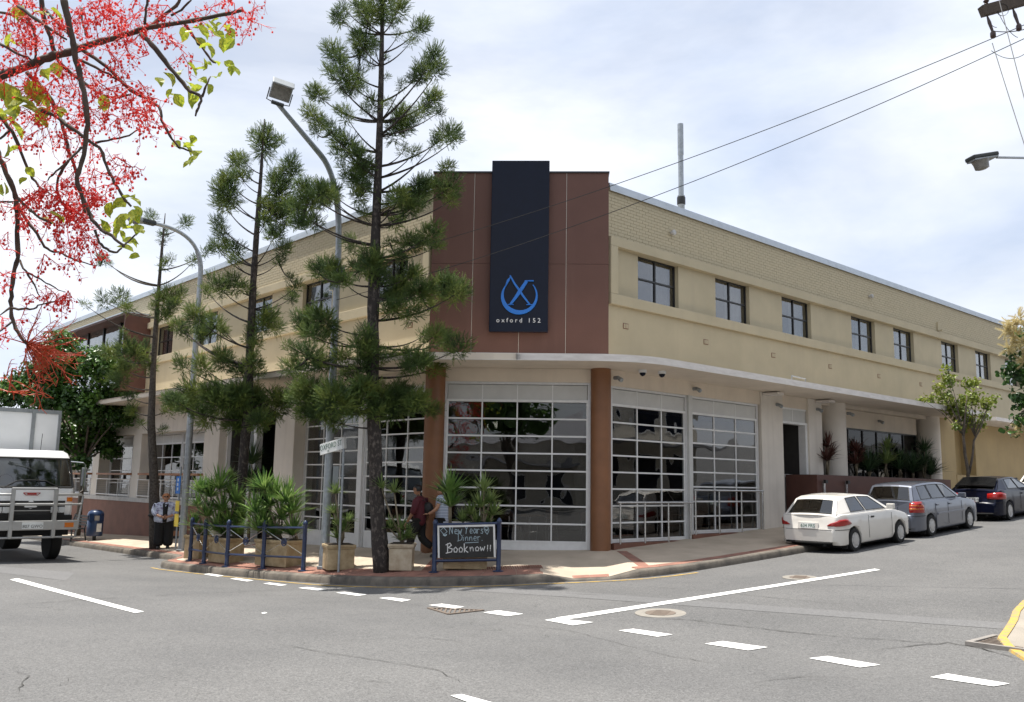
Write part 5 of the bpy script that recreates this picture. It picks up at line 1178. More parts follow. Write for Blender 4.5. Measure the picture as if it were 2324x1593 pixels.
sword_plant('dracaena_plant', 'pale green dracaena behind the right side of the chalkboard', top - (pa - pb).normalized() * .35, heads_px([(1098, 1115), (1112, 1140), (1090, 1152), (1068, 1168), (1118, 1170), (1082, 1190), (1050, 1185), (1105, 1195)], proj(top)[2]), .40, 'dracaena_leaf', n=44, wd=.036, seed=38)
# entry yucca and the shaded planting of the right planter wall
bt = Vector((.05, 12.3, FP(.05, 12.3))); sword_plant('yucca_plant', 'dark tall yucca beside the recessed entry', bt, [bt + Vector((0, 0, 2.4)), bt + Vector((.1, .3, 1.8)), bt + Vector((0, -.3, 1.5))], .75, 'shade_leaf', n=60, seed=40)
lab = ['reddish cordyline in the brown planter wall beside the doorway pier', 'spiky dark plant in the planter wall right of the round pillar', 'broad agave in the planter wall under the dark window', 'yellow green cordyline at the middle of the planter wall', 'tall thin cordyline in the planter wall right of the middle', 'low dark agave in the right part of the planter wall', 'cordyline leaning on the second round pillar', 'rightmost broad leaved plant on the end of the planter wall']
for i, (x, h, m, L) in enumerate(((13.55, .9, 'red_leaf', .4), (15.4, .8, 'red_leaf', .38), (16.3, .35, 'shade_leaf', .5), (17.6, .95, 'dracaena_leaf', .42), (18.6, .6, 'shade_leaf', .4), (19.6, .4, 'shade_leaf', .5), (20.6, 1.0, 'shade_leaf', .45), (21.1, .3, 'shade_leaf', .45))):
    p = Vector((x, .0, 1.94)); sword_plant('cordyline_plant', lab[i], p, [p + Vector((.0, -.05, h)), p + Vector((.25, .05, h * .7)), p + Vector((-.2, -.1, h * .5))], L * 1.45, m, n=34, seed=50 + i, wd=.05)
# ------------------------------------------------------------------ flame tree overhanging from the left
FT = Vector((-17.2, -9.2, 0)); FT.z = G(FT.x, FT.y)
t = thing('flame_tree', 'flame tree branches with red bell flowers and lime leaves hanging in from the top left', 'tree', FT)
WF = 7.0
def z1(pts): return [(x * .3102, y * .3102) for x, y in pts]
def z2(pts): return [(x * .3102, 423.6 + y * .3102) for x, y in pts]
rf = random.Random(8)
BR = [  # (points in the photograph, start radius px, end radius px, depth shift)
    (z1([(-300, 640), (0, 560), (270, 450), (400, 405), (550, 365), (740, 305), (900, 255), (1080, 205), (1350, 165), (1560, 120), (1700, 95), (1780, 70)]), 14, 5, 0),
    (z1([(1080, 200), (1170, 140), (1290, 40), (1330, -40)]), 7, 4, .2), (z1([(1060, 180), (1070, 60), (1080, -40)]), 4, 3, -.2), (z1([(1250, 110), (1330, 80), (1400, 0)]), 4, 3, .1),
    (z1([(1030, 250), (1110, 320), (1200, 440), (1310, 580), (1390, 670), (1480, 710), (1450, 790), (1430, 850)]), 8, 3, -.2), (z1([(1480, 700), (1510, 620), (1540, 560)]), 4, 2, -.2),
    (z1([(1350, 180), (1420, 270), (1470, 340), (1530, 420), (1580, 460)]), 5, 3, .2),
    (z1([(300, -30), (320, 150), (370, 270), (400, 390), (430, 450), (520, 540), (640, 620), (740, 700), (860, 715), (960, 690)]), 8, 4, .3),
    (z1([(460, -30), (490, 120), (530, 290), (550, 400), (580, 520), (610, 680), (640, 860), (630, 1030), (600, 1180), (560, 1300), (600, 1450), (650, 1593)]) + z2([(600, 60), (650, 180), (690, 270), (760, 330), (850, 380), (910, 440)]), 10, 4, -.3),
    (z1([(550, 330), (700, 430), (820, 520), (960, 660), (1100, 740), (1170, 780), (1180, 880), (1240, 990), (1310, 1080), (1410, 1110)]), 7, 3, .15),
    (z1([(560, 430), (700, 490), (850, 570), (930, 630)]), 5, 3, -.1), (z1([(100, -20), (200, 130), (250, 220), (270, 330), (255, 430)]), 6, 4, .3), (z1([(0, 90), (120, 110), (210, 180)]), 5, 4, .3),
    (z1([(130, 40), (280, 150), (400, 240), (490, 290)]), 5, 3, -.3), (z1([(330, 60), (420, 170), (510, 260)]), 5, 4, .2), (z1([(590, 60), (610, 180), (640, 280)]), 4, 3, .3), (z1([(0, 320), (120, 390), (230, 440)]), 4, 3, -.2),
    (z1([(190, 530), (300, 620), (380, 740), (440, 860), (480, 980), (500, 1100), (540, 1200), (560, 1290)]), 7, 5, .35), (z1([(300, 800), (420, 860), (520, 940), (640, 1020), (740, 1080), (780, 1220), (840, 1340), (900, 1450), (960, 1510)]), 6, 4, -.15),
    (z1([(700, 1040), (830, 1020), (950, 990), (1020, 945)]), 4, 2, .1), (z1([(500, 1170), (440, 1260), (410, 1370), (450, 1480), (540, 1570)]), 5, 3, .1), (z1([(600, 1080), (500, 1170), (400, 1260), (350, 1320)]), 4, 2, -.2),
    (z1([(0, 860), (90, 960), (150, 1110), (220, 1270), (280, 1360)]), 6, 4, .2), (z1([(270, 1360), (400, 1440), (500, 1530)]), 3, 2, .2), (z1([(0, 1020), (80, 950)]), 4, 3, .2),
    (z1([(-40, 1060), (0, 1150), (70, 1330), (120, 1450)]) + z2([(120, 90), (125, 250), (135, 480), (110, 600), (85, 760), (78, 880), (90, 980), (130, 1070), (195, 1150)]), 9, 5, 0), (z1([(130, 1450), (240, 1550)]) + z2([(210, 170), (290, 230), (380, 270)]), 5, 3, -.2),
    (z2([(130, 130), (190, 240), (270, 340), (330, 440), (390, 475), (450, 480), (560, 545), (710, 580)]), 6, 2, .2), (z2([(140, 540), (190, 620), (250, 720), (290, 800)]), 4, 2, .1), (z2([(190, 620), (300, 680), (400, 740), (480, 770)]), 3, 1.5, .1), (z2([(85, 885), (160, 900), (250, 890), (300, 860), (400, 840)]), 4, 2, -.1), (z2([(78, 880), (0, 940)]), 4, 2, .1), (z2([(90, 990), (0, 1060)]), 3, 2, 0),
    (z2([(690, 310), (730, 410), (780, 460), (850, 490), (890, 450)]), 4, 3, -.3), (z2([(900, 440), (960, 380), (1000, 350)]), 3, 2, -.3), (z1([(0, 1475), (110, 1475)]), 3, 3, 0)]
POOL = []
for pts, r0, r1, sh in BR:
    n = len(pts); P = [at(u, v, WF + sh * 1.6 + rf.uniform(-.05, .05)) for u, v in pts]; fine = []; fr = []
    for i in range(n - 1):
        for k in range(3):
            q = P[i].lerp(P[i + 1], k / 3)
            if 0 < i and k == 0: q = q * .6 + (P[i - 1].lerp(P[i + 1], .5)) * .4 * .35 + q * .4 * .65
            fine.append(q + Vector((rf.uniform(-1, 1), rf.uniform(-1, 1), rf.uniform(-1, 1))) * .006); f = (i + k / 3) / (n - 1); fr.append((r0 + (r1 - r0) * f) * .74 * WF / 2049 * rf.uniform(.85, 1.15))
    fine.append(P[-1]); fr.append(r1 * .6 * WF / 2049)
    b = MB(); b.tube(fine, fr, 8); b.build('branch', M['flame_bark'], t, smooth=True)
    POOL += [(q, i / len(fine)) for i, q in enumerate(fine)]
# trunk and main fork behind the camera's left
fkp = at(-93, 198, WF)
b = MB(); b.tube([FT - Z * .2, FT + Z * 1.2, FT + Vector((.3, .2, 2.4)), fkp + Vector((-.8, -.6, -.5)), fkp], [.26, .22, .19, .12, .06], 12); b.build('trunk', M['flame_bark'], t, smooth=True)
for e in ((-1.5, -2.5, 6.5), (1.2, -1.8, 7.2), (-2.2, .5, 6.8), (.4, .6, 8.0)):
    c = FT + Vector(e); b = MB(); b.tube([FT + Vector((.3, .2, 2.3)), FT + Vector((.3, .2, 2.3)).lerp(c, .5) + Z * .4, c], [.14, .09, .03], 8); b.build('branch', M['flame_bark'], t, smooth=True)
# flower sprays: red stalks with little bells
bell = (np.array([(cos(g) * r, sin(g) * r, z) for r, z in ((.15, 0), (.5, -.45), (.42, -.8), (.55, -1.0)) for g in [2 * pi * k / 5 for k in range(5)]]), np.array([(i * 5 + k, i * 5 + (k + 1) % 5, (i + 1) * 5 + (k + 1) % 5, (i + 1) * 5 + k) for i in range(3) for k in range(5)]))
stalk = MB(); stalk2 = MB(); BP = []; BS = []
def twig(mb, a, d, L, r, n=4):
    pts = [a]; dd = d.normalized()
    for i in range(n): dd = (dd + Vector((rf.gauss(0, .16), rf.gauss(0, .16), rf.gauss(0, .16) - .03))).normalized(); pts.append(pts[-1] + dd * L / n)
    mb.tube(pts, [r * .8 * (1 - .5 * i / n) for i in range(n + 1)], 4, cap=False); return pts, dd
def spray(c, R, bells=1.0, mb=None, seedv=0):
    mb = mb or stalk
    for k in range(rf.randint(2, 4)):
        d = Vector((rf.gauss(0, 1), rf.gauss(0, 1), rf.gauss(0, 1) - .5)); pts, dd = twig(mb, c, d, R * rf.uniform(.6, 1.1), .0045, 5)
        for q in pts[1:]:
            for j in range(rf.randint(1, 2)):
                d2 = Vector((rf.gauss(0, 1), rf.gauss(0, 1), rf.gauss(0, 1) - .1)) + dd * .6; p2, d3 = twig(mb, q, d2, R * rf.uniform(.15, .38), .0026, 3)
                for e in p2[1:]:
                    if rf.random() < .75 * bells:
                        p3, _ = twig(mb, e, Vector((rf.gauss(0, 1), rf.gauss(0, 1), -.8)), .028, .0016, 1); BP.append(p3[-1]); BS.append(rf.uniform(.008, .022))
CL = z1([(60, 60), (60, 160), (150, 220), (300, 60), (380, 140), (430, 40), (560, 60), (640, 90), (700, 60), (800, 60), (880, 110), (950, 70), (760, 140), (690, 170), (900, 180), (1000, 110), (1150, 60), (1200, 130), (1230, 30), (1400, 90), (1560, 60), (1690, 90), (1760, 60), (1830, 90), (1720, 40), (1850, 150), (1150, 250), (1080, 380), (1010, 300), (900, 340), (780, 380), (700, 330), (860, 450), (640, 210), (560, 220), (60, 240), (180, 290), (30, 440), (110, 420), (340, 330), (420, 330), (300, 480), (500, 560), (400, 580), (560, 640), (640, 560), (700, 620), (800, 640), (900, 590), (960, 650), (1020, 600), (1060, 700), (900, 750), (820, 760), (960, 800), (1050, 800), (870, 860), (1000, 880), (1080, 870), (1130, 820), (760, 820), (680, 780), (620, 760), (500, 720), (440, 700), (560, 800), (640, 880), (540, 900), (420, 640), (330, 680), (250, 620), (180, 640), (380, 760), (460, 800), (280, 900), (360, 940), (700, 980), (560, 1000), (470, 960), (260, 1040), (90, 1180), (640, 1180), (700, 1220), (560, 1240), (620, 1290), (480, 1330), (540, 1400), (660, 1360), (700, 1430), (620, 1450), (420, 1430), (480, 1480), (320, 1420), (250, 1430), (200, 1490), (640, 1530), (700, 1500), (340, 1550), (540, 1560), (880, 1200), (950, 1230), (800, 1340), (200, 60), (250, 110), (20, 1480), (90, 640), (40, 880), (60, 800), (140, 800), (1300, 340), (1330, 380)])
CL += z2([(300, 130), (400, 110), (460, 100), (520, 190), (560, 250), (600, 330), (640, 420), (560, 400), (480, 330), (500, 250), (440, 200), (660, 380), (400, 300), (320, 60), (380, 370), (230, 60), (720, 100), (330, 490), (180, 180), (160, 270)])
for u, v in CL:
    spray(at(u + rf.uniform(-6, 6), v + rf.uniform(-6, 6), WF + rf.uniform(-.5, .5)), rf.uniform(.16, .30), .34); rf.random() < .30 and spray(at(u + rf.uniform(-22, 22), v + rf.uniform(-22, 22), WF + rf.uniform(-.7, .7)), rf.uniform(.10, .20), .34)
for u, v in z2([(60, 330), (30, 460), (240, 640), (330, 720), (400, 780), (460, 800), (240, 790), (30, 720), (200, 860), (350, 860), (20, 960), (540, 560), (500, 760), (60, 1060), (20, 640)]):
    spray(at(u, v, WF + rf.uniform(-.2, .2)), .17, .16)
oe = at(*z2([(195, 1150)])[0], WF)
for k in range(38):       # the bare orange spray at the tip
    d = _r * rf.uniform(-.25, 1.3) + _u * rf.uniform(-1.1, .55) + _f * rf.uniform(-.6, .6); pts, dd = twig(stalk2, oe, d, rf.uniform(.22, .48), .0062, 6)
    for q in pts[2:]:
        for j in range(2): twig(stalk2, q, dd + Vector((rf.gauss(0, .8), rf.gauss(0, .8), rf.gauss(0, .8))), rf.uniform(.04, .12), .003, 2)
for u, v in z2([(90, 1330), (240, 1350), (40, 1400), (280, 1450), (60, 1500), (270, 1500)]):
    for k in range(3):
        pts, dd = twig(stalk2, at(u, v, WF), Vector((rf.gauss(0, 1), rf.gauss(0, 1), rf.gauss(-.4, 1))), .16, .006, 4)
        for q in pts[1:]: twig(stalk2, q, dd + Vector((rf.gauss(0, .8), rf.gauss(0, .8), rf.gauss(0, .8))), .06, .004, 2)
for k in range(3): twig(stalk2, oe.lerp(at(40 + 20 * k, 845, WF), .15), at(40 + 25 * k, 850, WF) - oe, (at(40 + 25 * k, 850, WF) - oe).length, .005, 8)
tag(stalk.build('flower_stalks', M['flame_red'], t), kind='stuff'); tag(stalk2.build('bare_stalks', M['flame_orange'], t), kind='stuff')
rng = np.random.default_rng(3); BPn = np.array([tuple(p) for p in BP]); nB = len(BPn)
ang = rng.normal(size=(nB, 2)) * .35; D = np.stack([ang[:, 0], ang[:, 1], np.ones(nB)], 1)
V, Fc = scatter(*bell, BPn, rot_from_dirs(D, rng), np.array(BS) * 1.0); tag(mesh_np('bells', V, Fc, M['flame_red'], t, FT), kind='stuff')
# leaves, single blades
LF = z1([(1350, 240), (1440, 210), (1500, 260), (1540, 190), (1600, 230), (1660, 200), (1680, 260), (1640, 310), (1690, 340), (1480, 310), (1540, 390), (1600, 370), (1520, 440), (1590, 480), (1660, 480), (1690, 500), (1310, 530), (1180, 590), (1240, 580), (1390, 610), (1450, 640), (1260, 680), (1290, 720), (1420, 730), (1380, 700), (1530, 680), (1580, 570), (1440, 520), (1500, 600), (1270, 1030), (1380, 1060), (1420, 1040), (1440, 1100), (1390, 1180), (1400, 1190), (100, 90), (130, 110), (370, 120), (430, 130), (90, 290), (360, 530), (430, 510), (440, 800), (50, 1100), (90, 1090), (20, 1390), (190, 1290), (210, 1270), (760, 760), (330, 560), (1600, 190), (1570, 160), (280, 60)])
LF += z1([(60, 700), (120, 680), (180, 720), (230, 790), (280, 860), (150, 780), (60, 800), (330, 760), (20, 640), (240, 700), (20, 850), (130, 920)])
LF += z2([(820, 160), (880, 150), (960, 60), (990, 130), (1010, 170), (820, 240), (900, 225), (940, 270), (850, 310), (960, 310), (1010, 320), (900, 350), (780, 300), (870, 270), (980, 430), (960, 500), (930, 420), (0, 20), (370, 220), (450, 230), (980, 200)])
bigl = set(range(len(z1([(0, 0)] * 53)), len(z1([(0, 0)] * 53)) + 12))
tv, tf = leaf_template(.40, .10, .25); tv = tv[:, [0, 1, 2]]
meL = bpy.data.meshes.new('leaf'); meL.from_pydata([tuple(v) for v in tv], [], [tuple(f) for f in tf]); meL.update(); meL.materials.append(M['leaf_flame'])
for i, (u, v) in enumerate(LF):
    for j in range(2 if i % 3 == 0 else 1):
        o = link('leaf', meL, None, t); s = rf.uniform(.075, .135) * (1.7 if i in bigl else 1)
        fwd = (_r * rf.gauss(.3, 1) + _u * rf.gauss(-.5, .6) + _f * rf.gauss(0, .5)).normalized(); nn = (Vector((rf.gauss(0, .5), rf.gauss(0, .5), 1)) - _f * .5).normalized(); sx = fwd.cross(nn).normalized(); nn = sx.cross(fwd)
        c = at(u + rf.uniform(-9, 9), v + rf.uniform(-9, 9), WF + rf.uniform(-.4, .3)) - fwd * s * .5 - FT
        o.matrix_local = Matrix(((sx.x * s, fwd.x * s, nn.x * s, c.x), (sx.y * s, fwd.y * s, nn.y * s, c.y), (sx.z * s, fwd.z * s, nn.z * s, c.z), (0, 0, 0, 1)))
# ------------------------------------------------------------------ vehicles
def carpaint(name, col, flake=0.0, rough=.25, coat=.8, spec=.4):
    m = mat(name, col, rough=rough, var=.03, scale=2, coat=coat, metal=flake, spec=spec); return m
carpaint('paint_white', (.74, .71, .66)); carpaint('paint_silver', (.135, .15, .19), .5, .3); carpaint('paint_navy', (.004, .006, .020), .0, .3, .45, .1); carpaint('paint_truck', (.78, .79, .79)); carpaint('paint_far', (.5, .5, .52), .2)
mat('tyre', (.014, .014, .014), rough=.85); mat('black_trim', (.012, .012, .012), rough=.5); mat('wheel_silver', (.52, .52, .52), rough=.32, metal=.6, var=.06); mat('underbody', (.01, .01, .01), rough=.9)
mat('tail_red', (.36, .012, .010), rough=.15, coat=.6, var=.1); mat('tail_amber', (.62, .17, .02), rough=.2, coat=.5); mat('tail_clear', (.55, .5, .48), rough=.2, coat=.4); mat('chrome', (.7, .7, .7), rough=.12, metal=1, var=.02); mat('headlight', (.62, .64, .65), rough=.1, coat=.8)
mat('plate_white', (.72, .74, .72), rough=.5); mat('plate_green', (.02, .12, .07), rough=.5); mat('plate_black', (.02, .02, .02), rough=.5); mat('seat_dark', (.03, .03, .032), rough=.9); mat('alloy_grey', (.42, .42, .41), rough=.35, metal=.6, var=.08)
def lerp(a, b, t): return a + (b - a) * t
def interp(tab, x):
    if x <= tab[0][0]: return tab[0][1]
    for (a, va), (b, vb) in zip(tab[:-1], tab[1:]):
        if x <= b: return lerp(va, vb, (x - a) / (b - a))
    return tab[-1][1]
def wheel(t, x, y, r, wd, style, side):
    o = bpy.data.objects.new('wheel', None); COL.objects.link(o); o.parent = t; o.location = (x, y, r); o.empty_display_size = .1
    b = MB(); b.lathe([(r * .66, -wd / 2), (r * .93, -wd / 2), (r, -wd * .36), (r, wd * .36), (r * .93, wd / 2), (r * .66, wd / 2), (r * .62, wd * .42)], n=28, ax=(0, side, 0)); b.build('tyre', M['tyre'], o, smooth=35, off=L0)
    b = MB(); b.lathe([(r * .60, wd * .1), (r * .655, wd * .46), (r * .64, wd * .5), (r * .60, wd * .44)], n=28, ax=(0, side, 0))
    if style == 'cap':
        b.lathe([(r * .42, wd * .40), (r * .40, wd * .52), (r * .1, wd * .56), (.01, wd * .56)], n=24, ax=(0, side, 0))
        for k in range(8):
            g = 2 * pi * k / 8; b.obox((cos(g) * r * .5, side * wd * .46, sin(g) * r * .5), (cos(g) * r * .13, 0, sin(g) * r * .13), (0, wd * .03, 0), (-sin(g) * r * .13, 0, cos(g) * r * .13))
    else:
        nsp = 5 if style == 'star' else 10
        b.lathe([(r * .16, wd * .3), (r * .14, wd * .5), (.01, wd * .52)], n=16, ax=(0, side, 0))
        for k in range(nsp):
            g = 2 * pi * k / nsp; hw_ = r * (.075 if nsp == 5 else .05); b.obox((cos(g) * r * .38, side * wd * .43, sin(g) * r * .38), (cos(g) * r * .26, 0, sin(g) * r * .26), (0, wd * .05, 0), (-sin(g) * hw_, 0, cos(g) * hw_))
    b.build('rim', M['wheel_silver'], o, smooth=35, off=L0)
    b = MB(); b.lathe([(r * .6, -wd * .1), (r * .6, wd * .12)], n=20, ax=(0, side, 0)); b.build('hub', M['underbody'], o, off=L0)
def car(label, sp, rear_axle, heading, pitch):
    """x forward from the rear axle, y to the left, z up"""
    t = thing('parked_car', label, 'car', rear_axle, heading, 'cars parked along the right kerb'); t.rotation_euler = (0, -pitch, heading)
    P = M[sp['paint']]; W = sp['width'] / 2; r = sp['r']; wb = sp['wb']; x0, x1 = sp['x0'], sp['x1']; sh = sp['shoulder']; lowz = sp.get('low', .19)
    ra = r + .055
    xs_ = sorted(set([round(v, 3) for v in [x0, x0 + .03, x0 + .08, x0 + .16, x0 + .28, x1 - .28, x1 - .16, x1 - .08, x1 - .03, x1] + [c + ra * k for c in (0, wb) for k in (-1.0, -.97, -.85, -.65, -.4, -.15, .15, .4, .65, .85, .97, 1.0)] + [ra + .1 + (wb - 2 * ra - .2) * k / 7 for k in range(8)] + [p[0] for p in sh] if x0 <= v <= x1]))
    def low(x):
        z = lowz + (.09 if x < x0 + .1 else 0) + (.06 if x > x1 - .12 else 0)
        for c in (0, wb):
            d = abs(x - c)
            if d < ra: z = max(z, r + sqrt(ra * ra - d * d) * .985)
        return z
    def hw(x):
        e = min(x - x0, x1 - x); return W * (1 - .24 * max(0, 1 - e / .42) ** 2.2)
    rows = []
    for x in xs_:
        zl, zs = low(x), interp(sh, x); w_ = hw(x); cr = sp.get('crown', .035); zm = max(zl + .02, lerp(lowz, zs, .55)); zl2 = min(zl, zs - .04)
        R_ = [(x, w_ * .72, zl2), (x, w_ * .955, zl2), (x, w_ * .985, min(zl2 + .04, zs - .03)), (x, w_ * 1.0, min(zm, zs - .02)), (x, w_ * .992, zs - .07 if zs - .07 > zl2 + .05 else zs - .015), (x, w_ * .965, zs - .012), (x, w_ * .925, zs), (x, w_ * .5, zs + cr * .8), (x, 0, zs + cr)]
        rows.append(R_ + [(a, -b_, c) for a, b_, c in reversed(R_[:-1])])
    b = MB(); b.grid(rows); n = len(rows[0])
    b.add([tuple(p) for p in rows[0]], [tuple(range(n))]); b.add([tuple(p) for p in rows[-1]], [tuple(reversed(range(n)))])
    bo = b.build('body', P, t, smooth=38, off=L0, fix=True)
    b = MB(); b.box(x0 + .42, -W * .90, lowz + .02, x1 - .42, W * .90, interp(sh, wb / 2) - .14); b.box(x0 + .3, -W * .8, .12, x1 - .3, W * .8, lowz + .03); b.build('underbody', M['underbody'], t, off=L0)
    for c in (0, wb):
        for s in (-1, 1): b = MB(); b.lathe([(ra * 1.0, -.0), (ra * 1.0, .02)], (c, s * W * .70, r), 24, (0, s, 0)); b.build('wheel_arch', M['underbody'], t, off=L0)
    # glasshouse: base line on the shoulder, roof line above, with skewed pillars
    bl, rl = sp['base'], sp['roof']       # lists of x along base and roof at the same parameters; side windows between given columns
    zr = sp['roofz']; wr = sp['roofw']
    cols = len(bl)
    def pt(i, v, s):
        xb, xr = bl[i], rl[i]; wB = hw(xb) * .925; zB_ = interp(sh, xb) - .004; zR = interp(zr, xr); bul = .035 * sin(pi * v)
        return (lerp(xb, xr, v), s * (lerp(wB, wr, v) + bul), lerp(zB_, zR, v ** .97))
    V = [0, .10, .88, 1.0]; body = MB(); glass = []
    for s in (-1, 1):
        for i in range(cols - 1):
            for j in range(3):
                q = [pt(i, V[j], s), pt(i + 1, V[j], s), pt(i + 1, V[j + 1], s), pt(i, V[j + 1], s)]
                if (i in sp['win']) and j == 1: glass.append(('side_window', q))
                else: body.quad(*q)
    ny = [-1, -.55, 0, .55, 1]
    def roofp(i, k): zR = interp(zr, rl[i]); return (rl[i], wr * ny[k], zR + .03 * (1 - ny[k] ** 2))
    for i in range(cols - 1):
        for k in range(4): body.quad(roofp(i, k), roofp(i + 1, k), roofp(i + 1, k + 1), roofp(i, k + 1))
    for end, nm in ((0, 'rear_window'), (cols - 1, 'windscreen')):
        wB = hw(bl[end]) * .925; zB_ = interp(sh, bl[end]); zR = interp(zr, rl[end]); U = [-1, -.86, -.4, 0, .4, .86, 1]
        vv = sp.get('rwin', [0, .12, .9, 1.0]) if end == 0 else [0, .05, .94, 1.0]
        bow = (-.06 if end == 0 else .09)
        def ep(u_, v_): return (lerp(bl[end], rl[end], v_) + bow * (1 - u_ * u_) * (1 - .4 * v_) + (.02 if end else -.02) * sin(pi * v_), u_ * lerp(wB, wr, v_) * 1.0, lerp(zB_, zR, v_) + .03 * (1 - u_ * u_) * 1.0)
        gq = MB()
        for a_ in range(6):
            for c_ in range(3):
                q = [ep(U[a_], vv[c_]), ep(U[a_ + 1], vv[c_]), ep(U[a_ + 1], vv[c_ + 1]), ep(U[a_], vv[c_ + 1])]
                if 0 < a_ < 5 and c_ == 1: gq.quad(*q)
                else: body.quad(*q)
        gq.build(nm, M['car_glass'], t, smooth=True, off=L0)
        # rubber edge round the glass
        ed = MB(); A_ = [ep(u_ * .86 / 1.0, vv[1]) for u_ in (-1, -.5, 0, .5, 1)] + [ep(u_ * .86, vv[2]) for u_ in (1, .5, 0, -.5, -1)]; A_.append(A_[0]); ed.tube(A_, .011, 5, cap=False); ed.build('seal', M['black_trim'], t, off=L0)
    body.build('glasshouse', P, t, smooth=30, off=L0, fix=True)
    for nm, q in glass:
        g = MB(); c = sum((Vector(p) for p in q), Vector()) / 4; g.quad(*q); g.build(nm, M['car_glass'], t, off=L0)
        ed = MB(); ed.tube([Vector(p) for p in q] + [Vector(q[0])], .012, 5, cap=False); ed.build('seal', M['black_trim'], t, off=L0)
    b = MB()
    for x in (wb * .38, wb * .72):
        for s in (-1, 1): b.box(x - .1, s * W * .45 - .22, .5, x + .02, s * W * .45 + .22, sp['h'] - .28); b.box(x - .1, s * W * .45 - .12, sp['h'] - .27, x - .02, s * W * .45 + .12, sp['h'] - .1)
    b.build('seats', M['seat_dark'], t, off=L0)
    for x in (0, wb):
        for s in (-1, 1): wheel(t, x, s * (W - .10), r, .19, sp['wheel'], s)
    # seams, handles, mirrors, side strip
    for s in (-1, 1):
        b = MB()
        for xd in sp['doors']:
            P_ = [(xd, s * (hw(xd) * 1.0 + .001), z) for z in (lowz + .1, lerp(lowz, interp(sh, xd), .5), interp(sh, xd) - .08)]; b.tube(P_, .004, 4)
        b.build('door_seam', M['black_trim'], t, off=L0)
        for xh in sp['handles']:
            b = MB(); b.obox((xh, s * (hw(xh) + .012), interp(sh, xh) - .13), (.07, 0, 0), (0, .012, 0), (0, 0, .022)); b.build('door_handle', M['black_trim'] if sp.get('blackh') else P, t, off=L0, bevel=.008)
        xm = sp['mirror']; b = MB(); b.obox((xm, s * (W + .10), interp(sh, xm) + .09), (.05, 0, 0), (0, .10, 0), (0, 0, .065)); b.box(xm - .02, s * (W - .06) if s > 0 else s * (W + .02), interp(sh, xm) + .02, xm + .03, s * (W + .02) if s > 0 else s * (W - .06), interp(sh, xm) + .07); b.build('mirror', M[sp.get('mirror_mat', sp['paint'])], t, off=L0, bevel=.02)
        if sp.get('strip'): b = MB(); xa, xb = ra + .05, wb - ra - .05; b.obox(((xa + xb) / 2, s * (hw(wb / 2) + .008), sp['strip']), ((xb - xa) / 2, 0, 0), (0, .01, 0), (0, 0, .03)); b.build('side_strip', P, t, off=L0, bevel=.006)
    # tail: lights wrap the rear corner, plate, bumper line
    def outline(sv, z):    # sv 0 at the rear centre line, grows sideways then forward round the corner
        zz = z; xr = x0
        for i in range(len(sh) - 1):
            if sh[i][1] <= z <= sh[i + 1][1] and sh[i][0] < .2: xr = lerp(sh[i][0], sh[i + 1][0], (z - sh[i][1]) / (sh[i + 1][1] - sh[i][1] + 1e-9))
        yc = hw(max(xr, x0 + .01)) * .93
        if sv <= yc: return Vector((xr - .012, sv, z))
        xx = xr + (sv - yc); return Vector((xx, hw(max(xx, x0 + .01)) + .012, z))
    for s in (-1, 1):
        for (s0, s1, pts_z, m_) in sp['lights']:
            b = MB(); rows_ = []
            for k in range(9):
                f = k / 8; sv = lerp(s0, s1, f); za, zb = interp(pts_z[0], f), interp(pts_z[1], f); rows_.append([(lambda q: (q.x, q.y * s, q.z))(outline(sv, lerp(za, zb, g))) for g in (0, .33, .66, 1)])
            b.grid(rows_); o = b.build('tail_light', M[m_], t, smooth=True, off=L0, fix=True); sm = o.modifiers.new('thick', 'SOLIDIFY'); sm.thickness = .03; sm.offset = 0
    pz = sp['plate_z']; q = outline(0, pz); q2 = outline(0, pz + .1); tilt = Vector((q2.x - q.x, 0, .1)).normalized()
    nn = Vector((-tilt.z, 0, tilt.x)); c = q + tilt * .05 + nn * .02
    if sp.get('plate_y') is not None: c.y = sp['plate_y']
    b = MB(); b.obox(c - nn * .012, (0, .27, 0), tilt * .085, nn * .012); b.build('plate_recess', P, t, off=L0, bevel=.006)
    b = MB(); b.obox(c + nn * .006, (0, .187, 0), tilt * .066, nn * .004); pl_ = b.build('number_plate', M['plate_white'], t, off=L0)
    link('lettering', text_mesh(sp['plate'], .115, basis(c + nn * .0115 - tilt * .04, (0, -1, 0), tilt), ext=.0008), M[sp['plate_col']], pl_)
    zb = sp['bumper_z']; b = MB(); rows_ = []
    pts_ = [(lambda q: (q.x + .012, q.y, q.z))(outline(k * .05, zb)) for k in range(0, 22)]; b.tube([(p[0], -p[1], p[2]) for p in reversed(pts_)] + pts_[1:], .007, 5); b.build('bumper_seam', M['black_trim'], t, off=L0)
    b = MB(); b.tube([(x0 + .02, -W * .72, lowz + .07), (x0 - .005, -W * .4, lowz + .06), (x0 - .005, W * .4, lowz + .06), (x0 + .02, W * .72, lowz + .07)], .03, 6); b.tube([(x0 + .05, -.42, .2), (x0 - .03, -.42, .19)], .028, 8); b.build('exhaust', M['underbody'], t, off=L0)
    for s in (-1, 1):
        b = MB(); b.box(-ra - .05, s * (W - .16) if s > 0 else s * (W - .03), .10, -ra - .03, s * (W - .03) if s > 0 else s * (W - .16), .26); b.build('mud_flap', M['underbody'], t, off=L0)
        xf = x1 - .06; b = MB(); b.obox((xf, s * hw(xf) * .8, .60), (.04, 0, 0), (0, .17, 0), (0, 0, .07)); b.build('headlight', M['headlight'], t, off=L0, bevel=.02)
    return t
